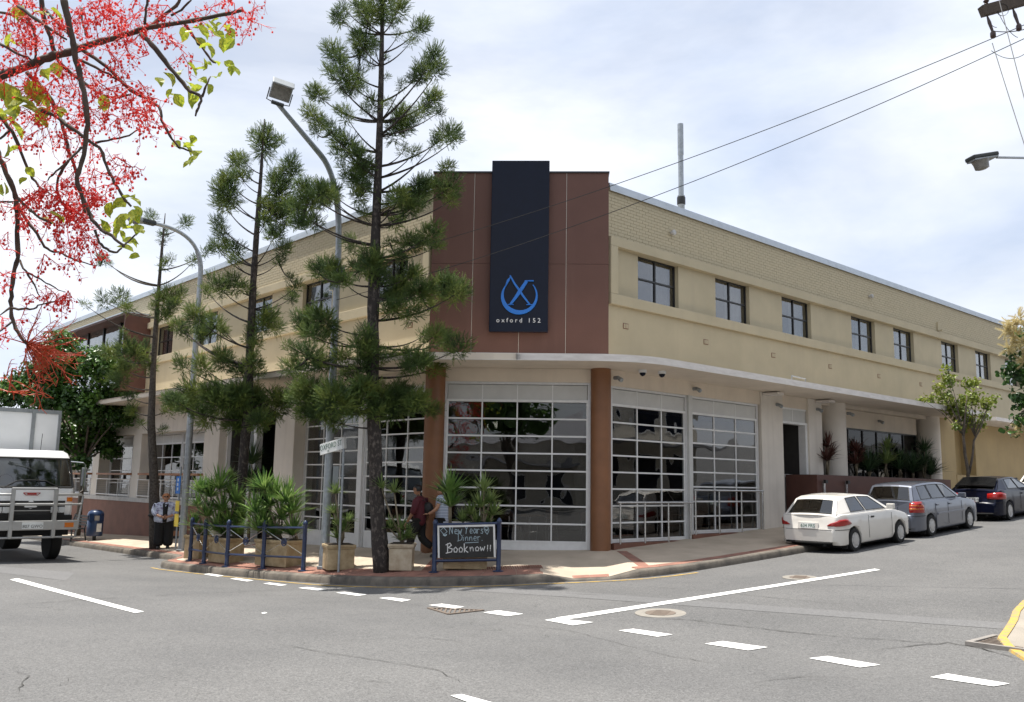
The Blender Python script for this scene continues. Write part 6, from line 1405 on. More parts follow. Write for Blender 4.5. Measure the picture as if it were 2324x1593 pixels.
WHITE = dict(paint='paint_white', width=1.69, r=.285, wb=2.46, x0=-.74, x1=3.24, h=1.37, wheel='cap', plate='634 FRS', plate_col='plate_green', plate_z=.60, bumper_z=.56,
    shoulder=[(-.74, .52), (-.735, .56), (-.71, .60), (-.69, .74), (-.645, .875), (-.5, .925), (.3, .925), (1.2, .92), (2.15, .91), (2.6, .83), (3.0, .73), (3.16, .64), (3.24, .5)],
    base=[-.62, -.16, -.06, .70, .77, 1.84, 2.06], roof=[-.26, -.02, .06, .54, .62, 1.16, 1.34], win=(2, 4), roofz=[(-.3, 1.265), (-.05, 1.325), (.4, 1.355), (.9, 1.345), (1.4, 1.285)], roofw=.55,
    doors=[.72, 1.98], handles=[.92], blackh=True, mirror=1.75, lights=[(.50, 1.12, ([(0, .66), (.3, .645), (1, .685)], [(0, .67), (.35, .80), (.7, .82), (1, .72)]), 'tail_red')])
SILVER = dict(paint='paint_silver', width=1.705, r=.30, wb=2.66, x0=-.86, x1=3.50, h=1.47, wheel='cap', plate='418 HTK', plate_col='plate_green', plate_z=.72, bumper_z=.60,
    shoulder=[(-.86, .55), (-.855, .60), (-.81, .64), (-.79, .8), (-.76, .96), (-.68, 1.0), (.3, .985), (1.4, .965), (2.2, .955), (2.75, .90), (3.2, .80), (3.42, .68), (3.5, .52)],
    base=[-.74, -.56, -.46, .22, .28, 1.10, 1.16, 2.06, 2.30], roof=[-.48, -.34, -.28, .24, .30, .98, 1.04, 1.38, 1.54], win=(2, 4, 6), roofz=[(-.5, 1.40), (-.2, 1.445), (.5, 1.46), (1.2, 1.445), (1.6, 1.39)], roofw=.56,
    doors=[.30, 1.14, 2.1], handles=[.42, 1.28], mirror=1.92, strip=.60, mirror_mat='paint_silver', lights=[(.60, .98, ([(0, .70), (1, .68)], [(0, .98), (.6, 1.0), (1, .86)]), 'tail_red'), (.61, .93, ([(0, .78), (1, .77)], [(0, .815), (1, .81)]), 'tail_amber'), (.61, .93, ([(0, .87), (1, .86)], [(0, .90), (1, .89)]), 'tail_amber')])
NAVY = dict(paint='paint_navy', width=1.70, r=.305, wb=2.62, x0=-.82, x1=3.50, h=1.38, wheel='star', plate='312 EBW', plate_col='plate_black', plate_z=.64, bumper_z=.60,
    shoulder=[(-.82, .52), (-.815, .56), (-.77, .60), (-.74, .78), (-.69, .95), (-.55, 1.0), (.2, .97), (1.3, .94), (2.2, .92), (2.8, .84), (3.2, .74), (3.42, .62), (3.5, .5)],
    base=[-.66, -.06, .12, 1.02, 1.08, 1.98, 2.2], roof=[.0, .24, .36, .94, 1.0, 1.24, 1.42], win=(2, 4), roofz=[(0, 1.30), (.3, 1.335), (.8, 1.35), (1.2, 1.335), (1.5, 1.29)], roofw=.54,
    doors=[.98, 2.1], handles=[1.15], mirror=1.86, mirror_mat='paint_navy', lights=[(.44, 1.08, ([(0, .72), (1, .70)], [(0, .88), (.5, .93), (1, .86)]), 'tail_red')])
def slope(x): return atan2(G(x + 2.5, -2.8) - G(x, -2.8), 2.5)
x = 8.05; car('white three door hatchback, nearest the corner of the parked cars', WHITE, (x, -2.83, G(x, -3.0)), 0, slope(x))
x = 12.5; car('silver blue station wagon between the white hatchback and the dark blue car', SILVER, (x, -2.80, G(x, -3.0)), 0, slope(x))
x = 18.5; nv = car('dark navy blue hatchback with louvred rear window', NAVY, (x, -2.78, G(x, -3.0)), 0, slope(x))
b = MB()
for k in range(8):
    f = .16 + k * .10; xx, zz = lerp(-.64, .02, f), lerp(.985, 1.31, f); rows_ = [[(xx - .075 * (1 - u_ * u_), u_ * lerp(.63, .52, f), zz + .045 + .03 * (1 - u_ * u_)), (xx - .075 * (1 - u_ * u_) - .015, u_ * lerp(.63, .52, f), zz + .10 + .03 * (1 - u_ * u_)), (xx - .06 * (1 - u_ * u_) + .045, u_ * lerp(.63, .52, f), zz + .105 + .03 * (1 - u_ * u_))] for u_ in (-1, -.5, 0, .5, 1)]
    b = MB(); b.grid(rows_); o = b.build('louvre', M['black_trim'], nv, off=L0); sm = o.modifiers.new('thick', 'SOLIDIFY'); sm.thickness = .012
FAR = dict(WHITE); FAR.update(paint='paint_white', plate='', x0=-.8)
x = 24.6; car('pale car just entering the right edge beyond the dark blue one', FAR, (x, -2.8, G(x, -3.0)), 0, slope(x))
# whip aerial of the wagon
b = MB()
# ------------------------------------------------------------------ truck
ww = site(115, 1268, G); tx = ww.x - 1.02; ty = ww.y
t = thing('delivery_truck', 'white box truck with aluminium bull bar entering at the left edge', 'truck', (tx, ty, ww.z))
TUP = .31
def T(mb, name, m, parent=None, **k): return mb.build(name, M[m], parent or t, off=(0, 0, -TUP), **k)
# local: x to the right of the picture (truck's left), y forwards along the street away, front at y = -1.35
FY = -1.25
cw = 1.14; b = MB(); rows_ = []
prof = [(1.02, FY - .02, 1.0), (1.25, FY - .04, 1.0), (1.72, FY - .03, 1.0), (1.80, FY, .995), (2.62, FY + .26, .93), (2.78, FY + .40, .90), (2.86, FY + .65, .86), (2.88, FY + 1.9, .86)]
for z, y, k in prof:
    rows_.append([(-cw * k, y + .30, z), (-cw * k * .99, y + .10, z), (-cw * k * .93, y + .03, z), (-cw * k * .6, y, z), (0, y - .02, z), (cw * k * .6, y, z), (cw * k * .93, y + .03, z), (cw * k * .99, y + .10, z), (cw * k, y + .30, z)])
wrow = 3
for i in range(len(rows_) - 1):
    if i == wrow: continue
    b.grid([rows_[i], rows_[i + 1]])
for s in (-1, 1):
    for i in range(len(prof) - 1):
        z0, y0, k0 = prof[i]; z1_, y1, k1 = prof[i + 1]; b.quad((s * cw * k0, y0 + .30, z0), (s * cw * k0, FY + 1.9, z0), (s * cw * k1, FY + 1.9, z1_), (s * cw * k1, y1 + .30 if i < 6 else FY + 1.9, z1_)) if i != wrow else None
    z0, y0, k0 = prof[3]; z1_, y1, k1 = prof[4]; b.quad((s * cw * k0, FY + 1.35, z0), (s * cw * k0, FY + 1.9, z0), (s * cw * k1, FY + 1.9, z1_), (s * cw * k1, FY + 1.35, z1_))
b.quad((-cw, FY + 1.9, 1.02), (cw, FY + 1.9, 1.02), (cw, FY + 1.9, 1.8), (-cw, FY + 1.9, 1.8)); b.quad((-cw, FY + 1.9, 2.55), (cw, FY + 1.9, 2.55), (cw * .86, FY + 1.9, 2.88), (-cw * .86, FY + 1.9, 2.88))
T(b, 'cab', 'paint_truck', smooth=40, fix=True)
g = MB(); g.grid([rows_[3][1:8], [tuple(lerp(a, c, .5) + (.0 if i != 1 else -.012) for i, (a, c) in enumerate(zip(p, q))) for p, q in zip(rows_[3][1:8], rows_[4][1:8])], rows_[4][1:8]]); T(g, 'windscreen', 'car_glass', smooth=True)
b = MB(); loop = [Vector(p) for p in rows_[3][1:8]] + [Vector(p) for p in reversed(rows_[4][1:8])]; loop.append(loop[0]); b.tube(loop, .03, 5, cap=False); T(b, 'windscreen_seal', 'black_trim')
for s in (-1, 1):
    g = MB(); g.quad((s * cw * .995, FY + .34, 1.8), (s * cw * .995, FY + 1.33, 1.8), (s * cw * .93, FY + 1.33, 2.6), (s * cw * .93, FY + .58, 2.6)); T(g, 'side_window', 'car_glass')
b = MB(); b.box(-.98, FY + .75, 1.3, .98, FY + .95, 1.82); T(b, 'seats', 'seat_dark'); b = MB(); b.box(-.95, FY + .1, 1.55, .95, FY + .5, 1.80); T(b, 'dashboard', 'seat_dark')
b = MB(); b.tube([(-.55 + .2 * cos(a_), FY + .55, 1.95 + .2 * sin(a_)) for a_ in [2 * pi * k / 14 for k in range(15)]], .018, 6); T(b, 'steering_wheel', 'black_trim')
b = MB(); b.box(.30, FY + .62, 1.7, .78, FY + .8, 2.3); T(b, 'parcel', 'green_parcel' if 'green_parcel' in M else 'sign_green')
b = MB(); b.box(-.9, FY - .055, 1.02, .9, FY - .03, 1.42); T(b, 'grille', 'black_trim')
for k in range(5): b = MB(); b.box(-.86, FY - .07, 1.06 + k * .075, .86, FY - .056, 1.085 + k * .075); T(b, 'grille_bar', 'alloy_grey' if k % 2 else 'black_trim')
b = MB(); b.box(-1.08, FY - .12, .80, 1.10, FY + .1, 1.02); b.box(-1.05, FY - .05, .45, 1.05, FY + .3, .79); T(b, 'bumper_core', 'underbody')
for s in (-1, 1):
    for k in (0, 1): b = MB(); b.lathe([(.085, 0), (.085, .05)], (s * (.62 + k * .2), FY - .06, 1.17), 14, (0, -1, 0)); b.box(s * (.62 + k * .2) - .09, FY - .075, 1.09, s * (.62 + k * .2) + .09, FY - .05, 1.25); T(b, 'headlight', 'headlight')
    b = MB(); b.box(s * 1.02 - .07, FY - .06, 1.40, s * 1.02 + .07, FY - .0, 1.52); T(b, 'indicator', 'tail_amber')
# bull bar
BY = FY - .36; b = MB(); b.box(-1.2, BY - .05, .62, 1.22, BY + .10, .88); T(b, 'bull_bar_channel', 'alloy_grey', bevel=.02)
for s in (-1, 1):
    b = MB(); b.box(s * .55 - .05, BY - .06, .40, s * .55 + .05, BY + .05, 1.78); T(b, 'bull_bar_upright', 'alloy_grey', bevel=.01)
    b = MB(); b.tube([(s * .6, BY, 1.60), (s * 1.25, BY + .06, 1.60), (s * 1.32, BY + .1, 1.56), (s * 1.18, BY + .1, .42), (s * 1.1, BY, .42), (s * .5, BY, .42)], .032, 8); T(b, 'bull_bar_hoop', 'alloy_grey', smooth=50)
    b = MB(); b.tube([(s * .58, BY, 1.33), (s * 1.28, BY + .08, 1.33)], .03, 8); T(b, 'bull_bar_tube', 'alloy_grey', smooth=50)
    b = MB(); b.box(s * .95 - .12, BY - .065, .69, s * .95 + .12, BY - .052, .82); T(b, 'indicator', 'tail_amber')
for z in (1.76, 1.33, .42): b = MB(); b.tube([(-.58, BY, z), (.58, BY, z)], .034, 8); T(b, 'bull_bar_tube', 'alloy_grey', smooth=50)
b = MB(); b.box(-.27, BY - .068, .66, .27, BY - .054, .84); pl_ = T(b, 'number_plate', 'plate_white'); link('lettering', text_mesh('807 GWO', .118, basis((0, BY - .070, .69 + TUP), (1, 0, 0), (0, 0, 1)), ext=.001), M['plate_black'], pl_)
b = MB(); b.tube([(-.22, FY - .07, 1.64), (-.15, FY - .07, 1.58), (.15, FY - .07, 1.58), (.22, FY - .07, 1.64), (-.22, FY - .07, 1.64)], .012, 5); b.box(-.12, FY - .075, 1.595, .12, FY - .06, 1.63); T(b, 'badge', 'tail_red')
for s0, s1 in ((-.75, -.15), (.75, .1)):
    b = MB(); b.tube([(s0, FY - .06, 1.78), (lerp(s0, s1, .6), FY - .0, 1.98), (s1 + (s1 - s0) * .25, FY + .0, 2.0)], .014, 5); T(b, 'wiper', 'black_trim')
for s in (-1, 1):
    b = MB(); b.tube([(s * 1.06, FY + .25, 2.55), (s * 1.34, FY + .05, 2.52), (s * 1.40, FY + .03, 2.46), (s * 1.38, FY + .05, 1.74), (s * 1.30, FY + .1, 1.66), (s * 1.12, FY + .2, 1.66)], .018, 6); T(b, 'mirror_arm', 'chrome'); b = MB(); b.box(s * 1.36 - .03, FY + .06, 1.85, s * 1.36 + .10, FY + .14, 2.38); T(b, 'mirror', 'lamp_grey', bevel=.02)
b = MB(); b.tube([(.35, FY + .8, 2.88), (.37, FY + .82, 3.35)], .008, 4); T(b, 'aerial', 'black_trim')
# box body
b = MB(); b.box(-1.22, FY + 2.3, 1.05, 1.22, FY + 8.8, 4.12); T(b, 'cargo_box', 'paint_truck')
b = MB()
for s in (-1, 1): b.box(s * 1.24 - .06, FY + 2.26, 1.0, s * 1.24 + .02 if s > 0 else s * 1.24 + .06, FY + 2.36, 4.15)
b.box(-1.18, FY + 2.265, 4.03, 1.18, FY + 2.35, 4.152); b.box(.42, FY + 2.24, 1.9, .52, FY + 2.30, 4.12); T(b, 'box_frame', 'lamp_grey')
b = MB(); b.box(-.45, FY + .3, .55, -.33, FY + 8.6, .85); b.box(.33, FY + .3, .55, .45, FY + 8.6, .85); b.lathe([(.09, -1.0), (.09, 1.0)], (0, 0, .5), 8, (1, 0, 0)); b.box(-.2, -.2, .38, .1, .2, .6); T(b, 'chassis', 'underbody')
for s in (-1, 1):
    for y in (0, 4.55):
        o = bpy.data.objects.new('wheel', None); COL.objects.link(o); o.parent = t; o.location = (s * 1.0, y, .52); r, wd = .52, .30 if y == 0 else .5
        b = MB(); b.lathe([(r * .6, -wd / 2), (r * .92, -wd / 2), (r, -wd * .4), (r, wd * .4), (r * .92, wd / 2), (r * .6, wd / 2)], n=28, ax=(s, 0, 0)); b.build('tyre', M['tyre'], o, smooth=35, off=L0); b = MB(); b.lathe([(r * .58, wd * .1), (r * .56, wd * .4), (r * .2, wd * .2), (r * .18, wd * .5), (.01, wd * .5)], n=20, ax=(s, 0, 0)); b.build('rim', M['alloy_grey'], o, smooth=40, off=L0)
b = MB(); b.box(-1.2, FY + .5, .95, 1.2, FY + 1.9, 1.03); T(b, 'wheel_arch', 'underbody')
# ------------------------------------------------------------------ people
mat('skin', (.50, .27, .17), rough=.55, var=.08, scale=8); mat('skin_tan', (.36, .18, .10), rough=.55, var=.08, scale=8); mat('hair_red', (.55, .22, .09), rough=.55, var=.25, scale=30); mat('hair_black', (.012, .010, .010), rough=.4, var=.2, scale=30)
mat('maroon', (.10, .010, .018), rough=.7, var=.15, scale=6); mat('black_cloth', (.010, .010, .011), rough=.85); mat('shoe', (.05, .05, .05), rough=.6); mat('shoe_white', (.6, .58, .54), rough=.7)
mat('floral', (.55, .60, .70), rough=.8, scale=14, col2=(.20, .16, .26), mid=(.42, .46, .58), thr=(.36, .6), detail=3); mat('glasses', (.008, .008, .008), rough=.1); mat('lips', (.42, .12, .10), rough=.5); mat('bag_black', (.014, .013, .013), rough=.6)
def stripes(name, a, b_, freq):
    m = bpy.data.materials.new(name); m.use_nodes = True; tt = m.node_tree; bs = tt.nodes['Principled BSDF']; bs.inputs['Roughness'].default_value = .8
    tcn = tt.nodes.new('ShaderNodeTexCoord'); wv = tt.nodes.new('ShaderNodeTexWave'); wv.bands_direction = 'Z'; wv.inputs['Scale'].default_value = freq; r = tt.nodes.new('ShaderNodeValToRGB'); r.color_ramp.elements[0].position = .48; r.color_ramp.elements[1].position = .54; r.color_ramp.elements[0].color = list(a) + [1]; r.color_ramp.elements[1].color = list(b_) + [1]
    tt.links.new(tcn.outputs['Object'], wv.inputs['Vector']); tt.links.new(wv.outputs[0], r.inputs[0]); tt.links.new(r.outputs[0], bs.inputs['Base Color']); M[name] = m
stripes('striped', (.62, .66, .74), (.16, .22, .34), 9)
FULL = {'jacket': 1.28, 'shirt': 1.34, 'trousers': 1.25, 'shoe': 1.25, 'body': 1.0, 'backpack': 1.3, 'handbag': 1.3}
def skin_mesh(name, nodes, edges, m, parent, sub=2, root=0):
    fk_ = FULL.get(name, 1.0); nodes = [(n[0], tuple(q * fk_ for q in n[1]) if hasattr(n[1], '__len__') else n[1] * fk_) for n in nodes]
    me = bpy.data.meshes.new(name); me.from_pydata([n[0] for n in nodes], edges, []); me.update(); me.materials.append(m)
    o = bpy.data.objects.new(name, me); COL.objects.link(o); o.parent = parent
    sk = o.modifiers.new('skin', 'SKIN'); sk.use_smooth_shade = True
    for i, n in enumerate(nodes):
        r = n[1]; me.skin_vertices[0].data[i].radius = r if hasattr(r, '__len__') else (r, r); me.skin_vertices[0].data[i].use_root = (i == root)
    ss = o.modifiers.new('sub', 'SUBSURF'); ss.levels = sub; ss.render_levels = sub
    return o
def chain(name, pts, m, parent, sub=2): return skin_mesh(name, pts, [(i, i + 1) for i in range(len(pts) - 1)], m, parent, sub)
def head(parent, c, R, skinm, hairm, yaw, hair='short', glasses=False, tilt=0):
    """head with face looking along +x of its own frame"""
    o = bpy.data.objects.new('head', None); COL.objects.link(o); o.parent = parent; o.location = c; o.rotation_euler = (0, tilt, yaw)
    b = MB(); rows_ = []
    prof_ = [(-1.12, .30, .42), (-1.02, .52, .46), (-.85, .66, .58), (-.55, .80, .72), (-.2, .90, .80), (.15, .96, .82), (.5, .93, .80), (.8, .74, .64), (1.0, .40, .36), (1.06, .05, .05)]
    for z, dx, dy in prof_:
        rows_.append([(cos(g) * dx * R * (1.0 if cos(g) > 0 else 1.04) + (.10 * R if z < -.5 and cos(g) > 0 else 0), sin(g) * dy * R, z * R) for g in [2 * pi * k / 16 for k in range(17)]])
    b.grid(rows_); b.add([(1.0 * R * .93, 0, .12 * R), (.93 * R, .13 * R, -.22 * R), (1.16 * R, 0, -.20 * R), (.93 * R, -.13 * R, -.22 * R), (.92 * R, 0, -.32 * R)], [(0, 1, 2), (0, 2, 3), (1, 4, 2), (2, 4, 3)])
    for s in (-1, 1): b.obox((-.02 * R, s * .83 * R, -.1 * R), (.13 * R, 0, 0), (0, .05 * R, 0), (0, 0, .22 * R))
    b.build('face', M[skinm], o, smooth=True, off=L0)
    if glasses: b = MB(); b.obox((.93 * R, .30 * R, .10 * R), (.03 * R, 0, 0), (-.03 * R, .25 * R, 0), (0, 0, .15 * R)); b.obox((.93 * R, -.30 * R, .10 * R), (.03 * R, 0, 0), (.03 * R, .25 * R, 0), (0, 0, .15 * R)); b.tube([(.85 * R, .6 * R, .14 * R), (.1 * R, .84 * R, .1 * R)], .02 * R, 4); b.tube([(.85 * R, -.6 * R, .14 * R), (.1 * R, -.84 * R, .1 * R)], .02 * R, 4); b.build('sunglasses', M['glasses'], o, off=L0, bevel=.004)
    else:
        b = MB()
        for s in (-1, 1): b.lathe([(.09 * R, 0), (.05 * R, .03 * R)], (.86 * R, s * .32 * R, .08 * R), 8, (1, 0, 0)); b.obox((.92 * R, s * .32 * R, .27 * R), (.02 * R, 0, 0), (0, .16 * R, 0), (0, 0, .035 * R))
        b.build('eyes', M['hair_black'], o, off=L0)
    b = MB(); b.obox((.83 * R, 0, -.55 * R), (.05 * R, 0, 0), (0, .2 * R, 0), (0, 0, .04 * R)); b.build('mouth', M['lips'], o, off=L0)
    b = MB(); rows_ = []
    for z, dx, dy in [(-.55 if hair == 'bob' else -.35, .96, .90), (-.2, 1.06, .96), (.2, 1.10, .99), (.55, 1.06, .95), (.85, .86, .76), (1.06, .5, .45), (1.13, .05, .05)]:
        rr_ = []
        for k in range(17):
            g = 2 * pi * k / 16; cx_ = cos(g); front = max(0, cx_)
            f = 1.0 - .35 * (front if z < .45 else 0) ** .7
            rr_.append((cx_ * dx * R * f - (.0 if cx_ < 0 else .05 * R), sin(g) * dy * R * (1.0 + .05 * sin(7 * g + z * 3)), z * R + (.05 * R * sin(5 * g))))
        rows_.append(rr_)
    b.grid(rows_); h = b.build('hair', M[hairm], o, smooth=True, off=L0); return o
def hand(parent, c, d, up, s, skinm, curl=.6):
    """palm, four unequal bent fingers and a thumb from the side of the palm"""
    d, up = Vector(d).normalized(), Vector(up).normalized(); sd_ = d.cross(up).normalized(); up = sd_.cross(d); c = Vector(c)
    nodes = [(tuple(c - d * .03 * s), .026 * s), (tuple(c + d * .05 * s), (.040 * s, .018 * s))]; edges = [(0, 1)]
    o = skin_mesh('hand', nodes, edges, M[skinm], parent, 1)
    for k, (off_, L) in enumerate(((-.030, .068), (-.010, .078), (.010, .072), (.030, .055))):
        a = c + d * .075 * s + sd_ * off_ * s; m1 = a + (d * cos(curl * .5) - up * sin(curl * .5)) * L * .45 * s; m2 = m1 + (d * cos(curl * 1.3) - up * sin(curl * 1.3)) * L * .35 * s; m3 = m2 + (d * cos(curl * 2) - up * sin(curl * 2)) * L * .25 * s
        b = MB(); b.tube([a - d * .02 * s, a, m1, m2, m3], [.0095 * s, .0095 * s, .009 * s, .008 * s, .005 * s], 6); f_ = b.build('finger', M[skinm], o, smooth=True, off=L0)
    a = c + d * .015 * s - sd_ * .03 * s; b = MB(); b.tube([a, a + (d * .6 - sd_ * .7 - up * .2) * .04 * s, a + (d * 1.5 - sd_ * .9 - up * .5) * .04 * s], [.012 * s, .011 * s, .007 * s], 6); b.build('thumb', M[skinm], o, smooth=True, off=L0)
    return o
# waiting woman
p = site(369, 1245); H_ = hgt(p, 1121); k = H_ / 1.66; yaw = atan2(CAM.y - p.y, CAM.x - p.x)
t = thing('person', 'waiting woman in floral jacket, black trousers and sunglasses beside the bus stop', 'person', p, yaw); t.scale = (k * 1.15, k * 1.18, k)
skin_mesh('body', [((0, 0, .92), (.15, .18)), ((0, 0, 1.15), (.13, .16)), ((0, 0, 1.33), (.10, .15)), ((0, 0, 1.42), .055), ((.01, 0, 1.50), .05), ((0, .19, 1.34), .06), ((.04, .26, 1.1), .05), ((.18, .14, .99), .04), ((.22, .06, .98), .032), ((0, -.19, 1.34), .06), ((.04, -.26, 1.1), .05), ((.18, -.14, .99), .04), ((.22, -.06, .98), .032), ((0, .09, .85), .11), ((0, .10, .46), .075), ((0, .10, .08), .05), ((0, -.09, .85), .11), ((0, -.10, .46), .075), ((0, -.10, .08), .05)],
          [(0, 1), (1, 2), (2, 3), (3, 4), (2, 5), (5, 6), (6, 7), (7, 8), (2, 9), (9, 10), (10, 11), (11, 12), (0, 13), (13, 14), (14, 15), (0, 16), (16, 17), (17, 18)], M['skin'], t)
head(t, (.03, 0, 1.57), .098, 'skin', 'hair_red', 0, 'bob', True)
skin_mesh('jacket', [((-.01, 0, .70), (.19, .25)), ((-.01, 0, 1.0), (.18, .225)), ((-.01, 0, 1.2), (.165, .205)), ((0, 0, 1.36), (.12, .18)), ((0, .20, 1.35), .085), ((.03, .275, 1.12), .075), ((.14, .19, 1.01), .062), ((0, -.20, 1.35), .085), ((.03, -.275, 1.12), .075), ((.14, -.19, 1.01), .062)],
          [(0, 1), (1, 2), (2, 3), (3, 4), (4, 5), (5, 6), (3, 7), (7, 8), (8, 9)], M['floral'], t)
b = MB(); rows_ = [[(x_, y_, z_) for y_ in (-w_, 0, w_)] for z_, w_, x_ in ((.80, .05, .205), (1.0, .055, .20), (1.2, .06, .185), (1.34, .075, .135), (1.40, .05, .09))]; b.grid(rows_); o = b.build('top', M['black_cloth'], t, smooth=True, off=L0); sm = o.modifiers.new('thick', 'SOLIDIFY'); sm.thickness = .02
skin_mesh('trousers', [((0, 0, 1.0), (.14, .18)), ((0, .10, .72), (.125, .12)), ((0, .11, .40), (.11, .11)), ((0, .115, .06), (.115, .11)), ((0, -.10, .72), (.125, .12)), ((0, -.11, .40), (.11, .11)), ((0, -.115, .06), (.115, .11))], [(0, 1), (1, 2), (2, 3), (0, 4), (4, 5), (5, 6)], M['black_cloth'], t)
for s in (-1, 1):
    chain('shoe', [((-.06, s * .115, .045), .045), ((.05, s * .12, .042), .042), ((.15, s * .13, .03), .03)], M['shoe'], t, 1); hand(t, (.235, s * .045, .975), (.3, -s, -.1), (1, 0, .3), 1.0, 'skin', .9)
hb = skin_mesh('handbag', [((-.10, -.30, .92), (.05, .10)), ((-.10, -.31, 1.08), (.05, .12))], [(0, 1)], M['bag_black'], t, 1)
b = MB(); b.tube([(-.1, -.29, 1.1), (.06, -.22, 1.38), (0, -.2, 1.45), (-.12, -.22, 1.36), (-.14, -.29, 1.1)], .012, 5); b.build('strap', M['bag_black'], t, off=L0)
# walking man, seen from behind his left shoulder, heading left along the front
p = site(948, 1272); p = p + Vector((_f.x, _f.y, 0)).normalized() * .15; p.z = FP(p.x, p.y); H_ = hgt(p, 1101); k = H_ / 1.75
hdg = atan2((-_r0 * .95 + Vector((_f.x, _f.y, 0)) * .2).y, (-_r0 * .95 + Vector((_f.x, _f.y, 0)) * .2).x)
t = thing('person', 'man in maroon shirt and black trousers with a backpack walking past the column', 'person', p, hdg); t.scale = (k, k, k)
skin_mesh('body', [((0, 0, .95), (.11, .15)), ((.02, 0, 1.2), (.10, .15)), ((.03, 0, 1.40), (.08, .15)), ((.04, 0, 1.49), .05), ((.06, 0, 1.57), .05), ((.02, .20, 1.41), .06), ((.07, .25, 1.15), .048), ((.20, .25, .93), .036), ((.24, .24, .87), .03), ((.02, -.20, 1.41), .06), ((-.10, -.25, 1.16), .048), ((-.12, -.24, .95), .036), ((-.10, -.24, .88), .03), ((.02, .09, .88), .09), ((.18, .09, .50), .068), ((.20, .09, .10), .045), ((0, -.09, .88), .09), ((-.03, -.09, .48), .068), ((-.34, -.09, .26), .045)],
          [(0, 1), (1, 2), (2, 3), (3, 4), (2, 5), (5, 6), (6, 7), (7, 8), (2, 9), (9, 10), (10, 11), (11, 12), (0, 13), (13, 14), (14, 15), (0, 16), (16, 17), (17, 18)], M['skin_tan'], t)
head(t, (.08, 0, 1.64), .102, 'skin_tan', 'hair_black', .7)
skin_mesh('shirt', [((0, 0, .76), (.10, .14)), ((0, 0, .90), (.125, .165)), ((.01, 0, 1.1), (.13, .17)), ((.02, 0, 1.28), (.125, .18)), ((.03, 0, 1.43), (.085, .15)), ((.02, .205, 1.42), .078), ((.06, .255, 1.17), .068), ((.12, .255, 1.05), .06), ((.02, -.205, 1.42), .078), ((-.09, -.255, 1.18), .068), ((-.115, -.25, 1.06), .06)], [(0, 1), (1, 2), (2, 3), (3, 4), (4, 5), (5, 6), (6, 7), (4, 8), (8, 9), (9, 10)], M['maroon'], t)
skin_mesh('trousers', [((0, 0, 1.02), (.11, .145)), ((.03, .095, .85), (.10, .10)), ((.18, .095, .49), (.085, .08)), ((.205, .095, .09), (.078, .065)), ((-.01, -.095, .85), (.10, .10)), ((-.03, -.095, .47), (.085, .08)), ((-.33, -.095, .27), (.072, .065))], [(0, 1), (1, 2), (2, 3), (0, 4), (4, 5), (5, 6)], M['black_cloth'], t)
chain('shoe', [((.15, .095, .05), .045), ((.27, .095, .04), .042), ((.36, .095, .03), .03)], M['shoe_white'], t, 1); chain('shoe', [((-.40, -.095, .24), .045), ((-.38, -.095, .12), .045), ((-.33, -.095, .04), .035)], M['shoe_white'], t, 1)
hand(t, (.265, .235, .83), (.35, 0, -1), (1, -.3, 0), 1.05, 'skin_tan', .7); hand(t, (-.095, -.24, .82), (.1, 0, -1), (1, .3, 0), 1.05, 'skin_tan', .7)
skin_mesh('backpack', [((-.19, -.02, 1.02), (.085, .13)), ((-.18, -.02, 1.2), (.09, .14)), ((-.14, -.02, 1.36), (.06, .11))], [(0, 1), (1, 2)], M['bag_black'], t, 1)
for s in (-1, 1): b = MB(); b.tube([(-.12, s * .10, 1.38), (.02, s * .12, 1.52), (.13, s * .12, 1.36), (.05, s * .17, 1.1), (-.12, s * .12, 1.0)], .016, 5); b.build('backpack_strap', M['bag_black'], t, off=L0)
# third walker behind the chalkboard plants
p = site(1000, 1268) + Vector((.1, .1, 0)); p.z = FP(p.x, p.y); t = thing('person', 'person in a striped top half hidden behind the upright yucca', 'person', p, hdg + .1)
skin_mesh('body', [((0, 0, .9), (.11, .15)), ((.02, 0, 1.15), (.10, .15)), ((.02, 0, 1.33), (.08, .14)), ((.03, 0, 1.42), .05), ((.05, 0, 1.49), .048), ((.02, .19, 1.34), .055), ((.10, .24, 1.1), .045), ((.25, .22, 1.0), .034), ((.30, .20, .99), .03), ((.02, -.19, 1.34), .055), ((-.05, -.24, 1.1), .045), ((-.03, -.23, .92), .034), ((0, -.23, .86), .03), ((.02, .09, .82), .09), ((.12, .09, .46), .065), ((.10, .09, .09), .042), ((0, -.09, .82), .09), ((-.06, -.09, .46), .065), ((-.20, -.09, .10), .042)],
          [(0, 1), (1, 2), (2, 3), (3, 4), (2, 5), (5, 6), (6, 7), (7, 8), (2, 9), (9, 10), (10, 11), (11, 12), (0, 13), (13, 14), (14, 15), (0, 16), (16, 17), (17, 18)], M['skin'], t)
head(t, (.06, 0, 1.55), .098, 'skin', 'hair_black', 0)
skin_mesh('shirt', [((0, 0, .70), (.11, .145)), ((0, 0, .84), (.135, .165)), ((.01, 0, 1.1), (.125, .165)), ((.02, 0, 1.36), (.085, .15)), ((.02, .195, 1.35), .075), ((.07, .235, 1.2), .066), ((.02, -.195, 1.35), .075), ((-.03, -.235, 1.2), .066)], [(0, 1), (1, 2), (2, 3), (3, 4), (4, 5), (3, 6), (6, 7)], M['striped'], t)
skin_mesh('trousers', [((0, 0, .96), (.11, .145)), ((.02, .095, .78), (.095, .095)), ((.12, .095, .45), (.08, .078)), ((.10, .095, .07), (.07, .06)), ((-.01, -.095, .78), (.095, .095)), ((-.06, -.095, .45), (.08, .078)), ((-.2, -.095, .10), (.07, .06))], [(0, 1), (1, 2), (2, 3), (0, 4), (4, 5), (5, 6)], M['black_cloth'], t)
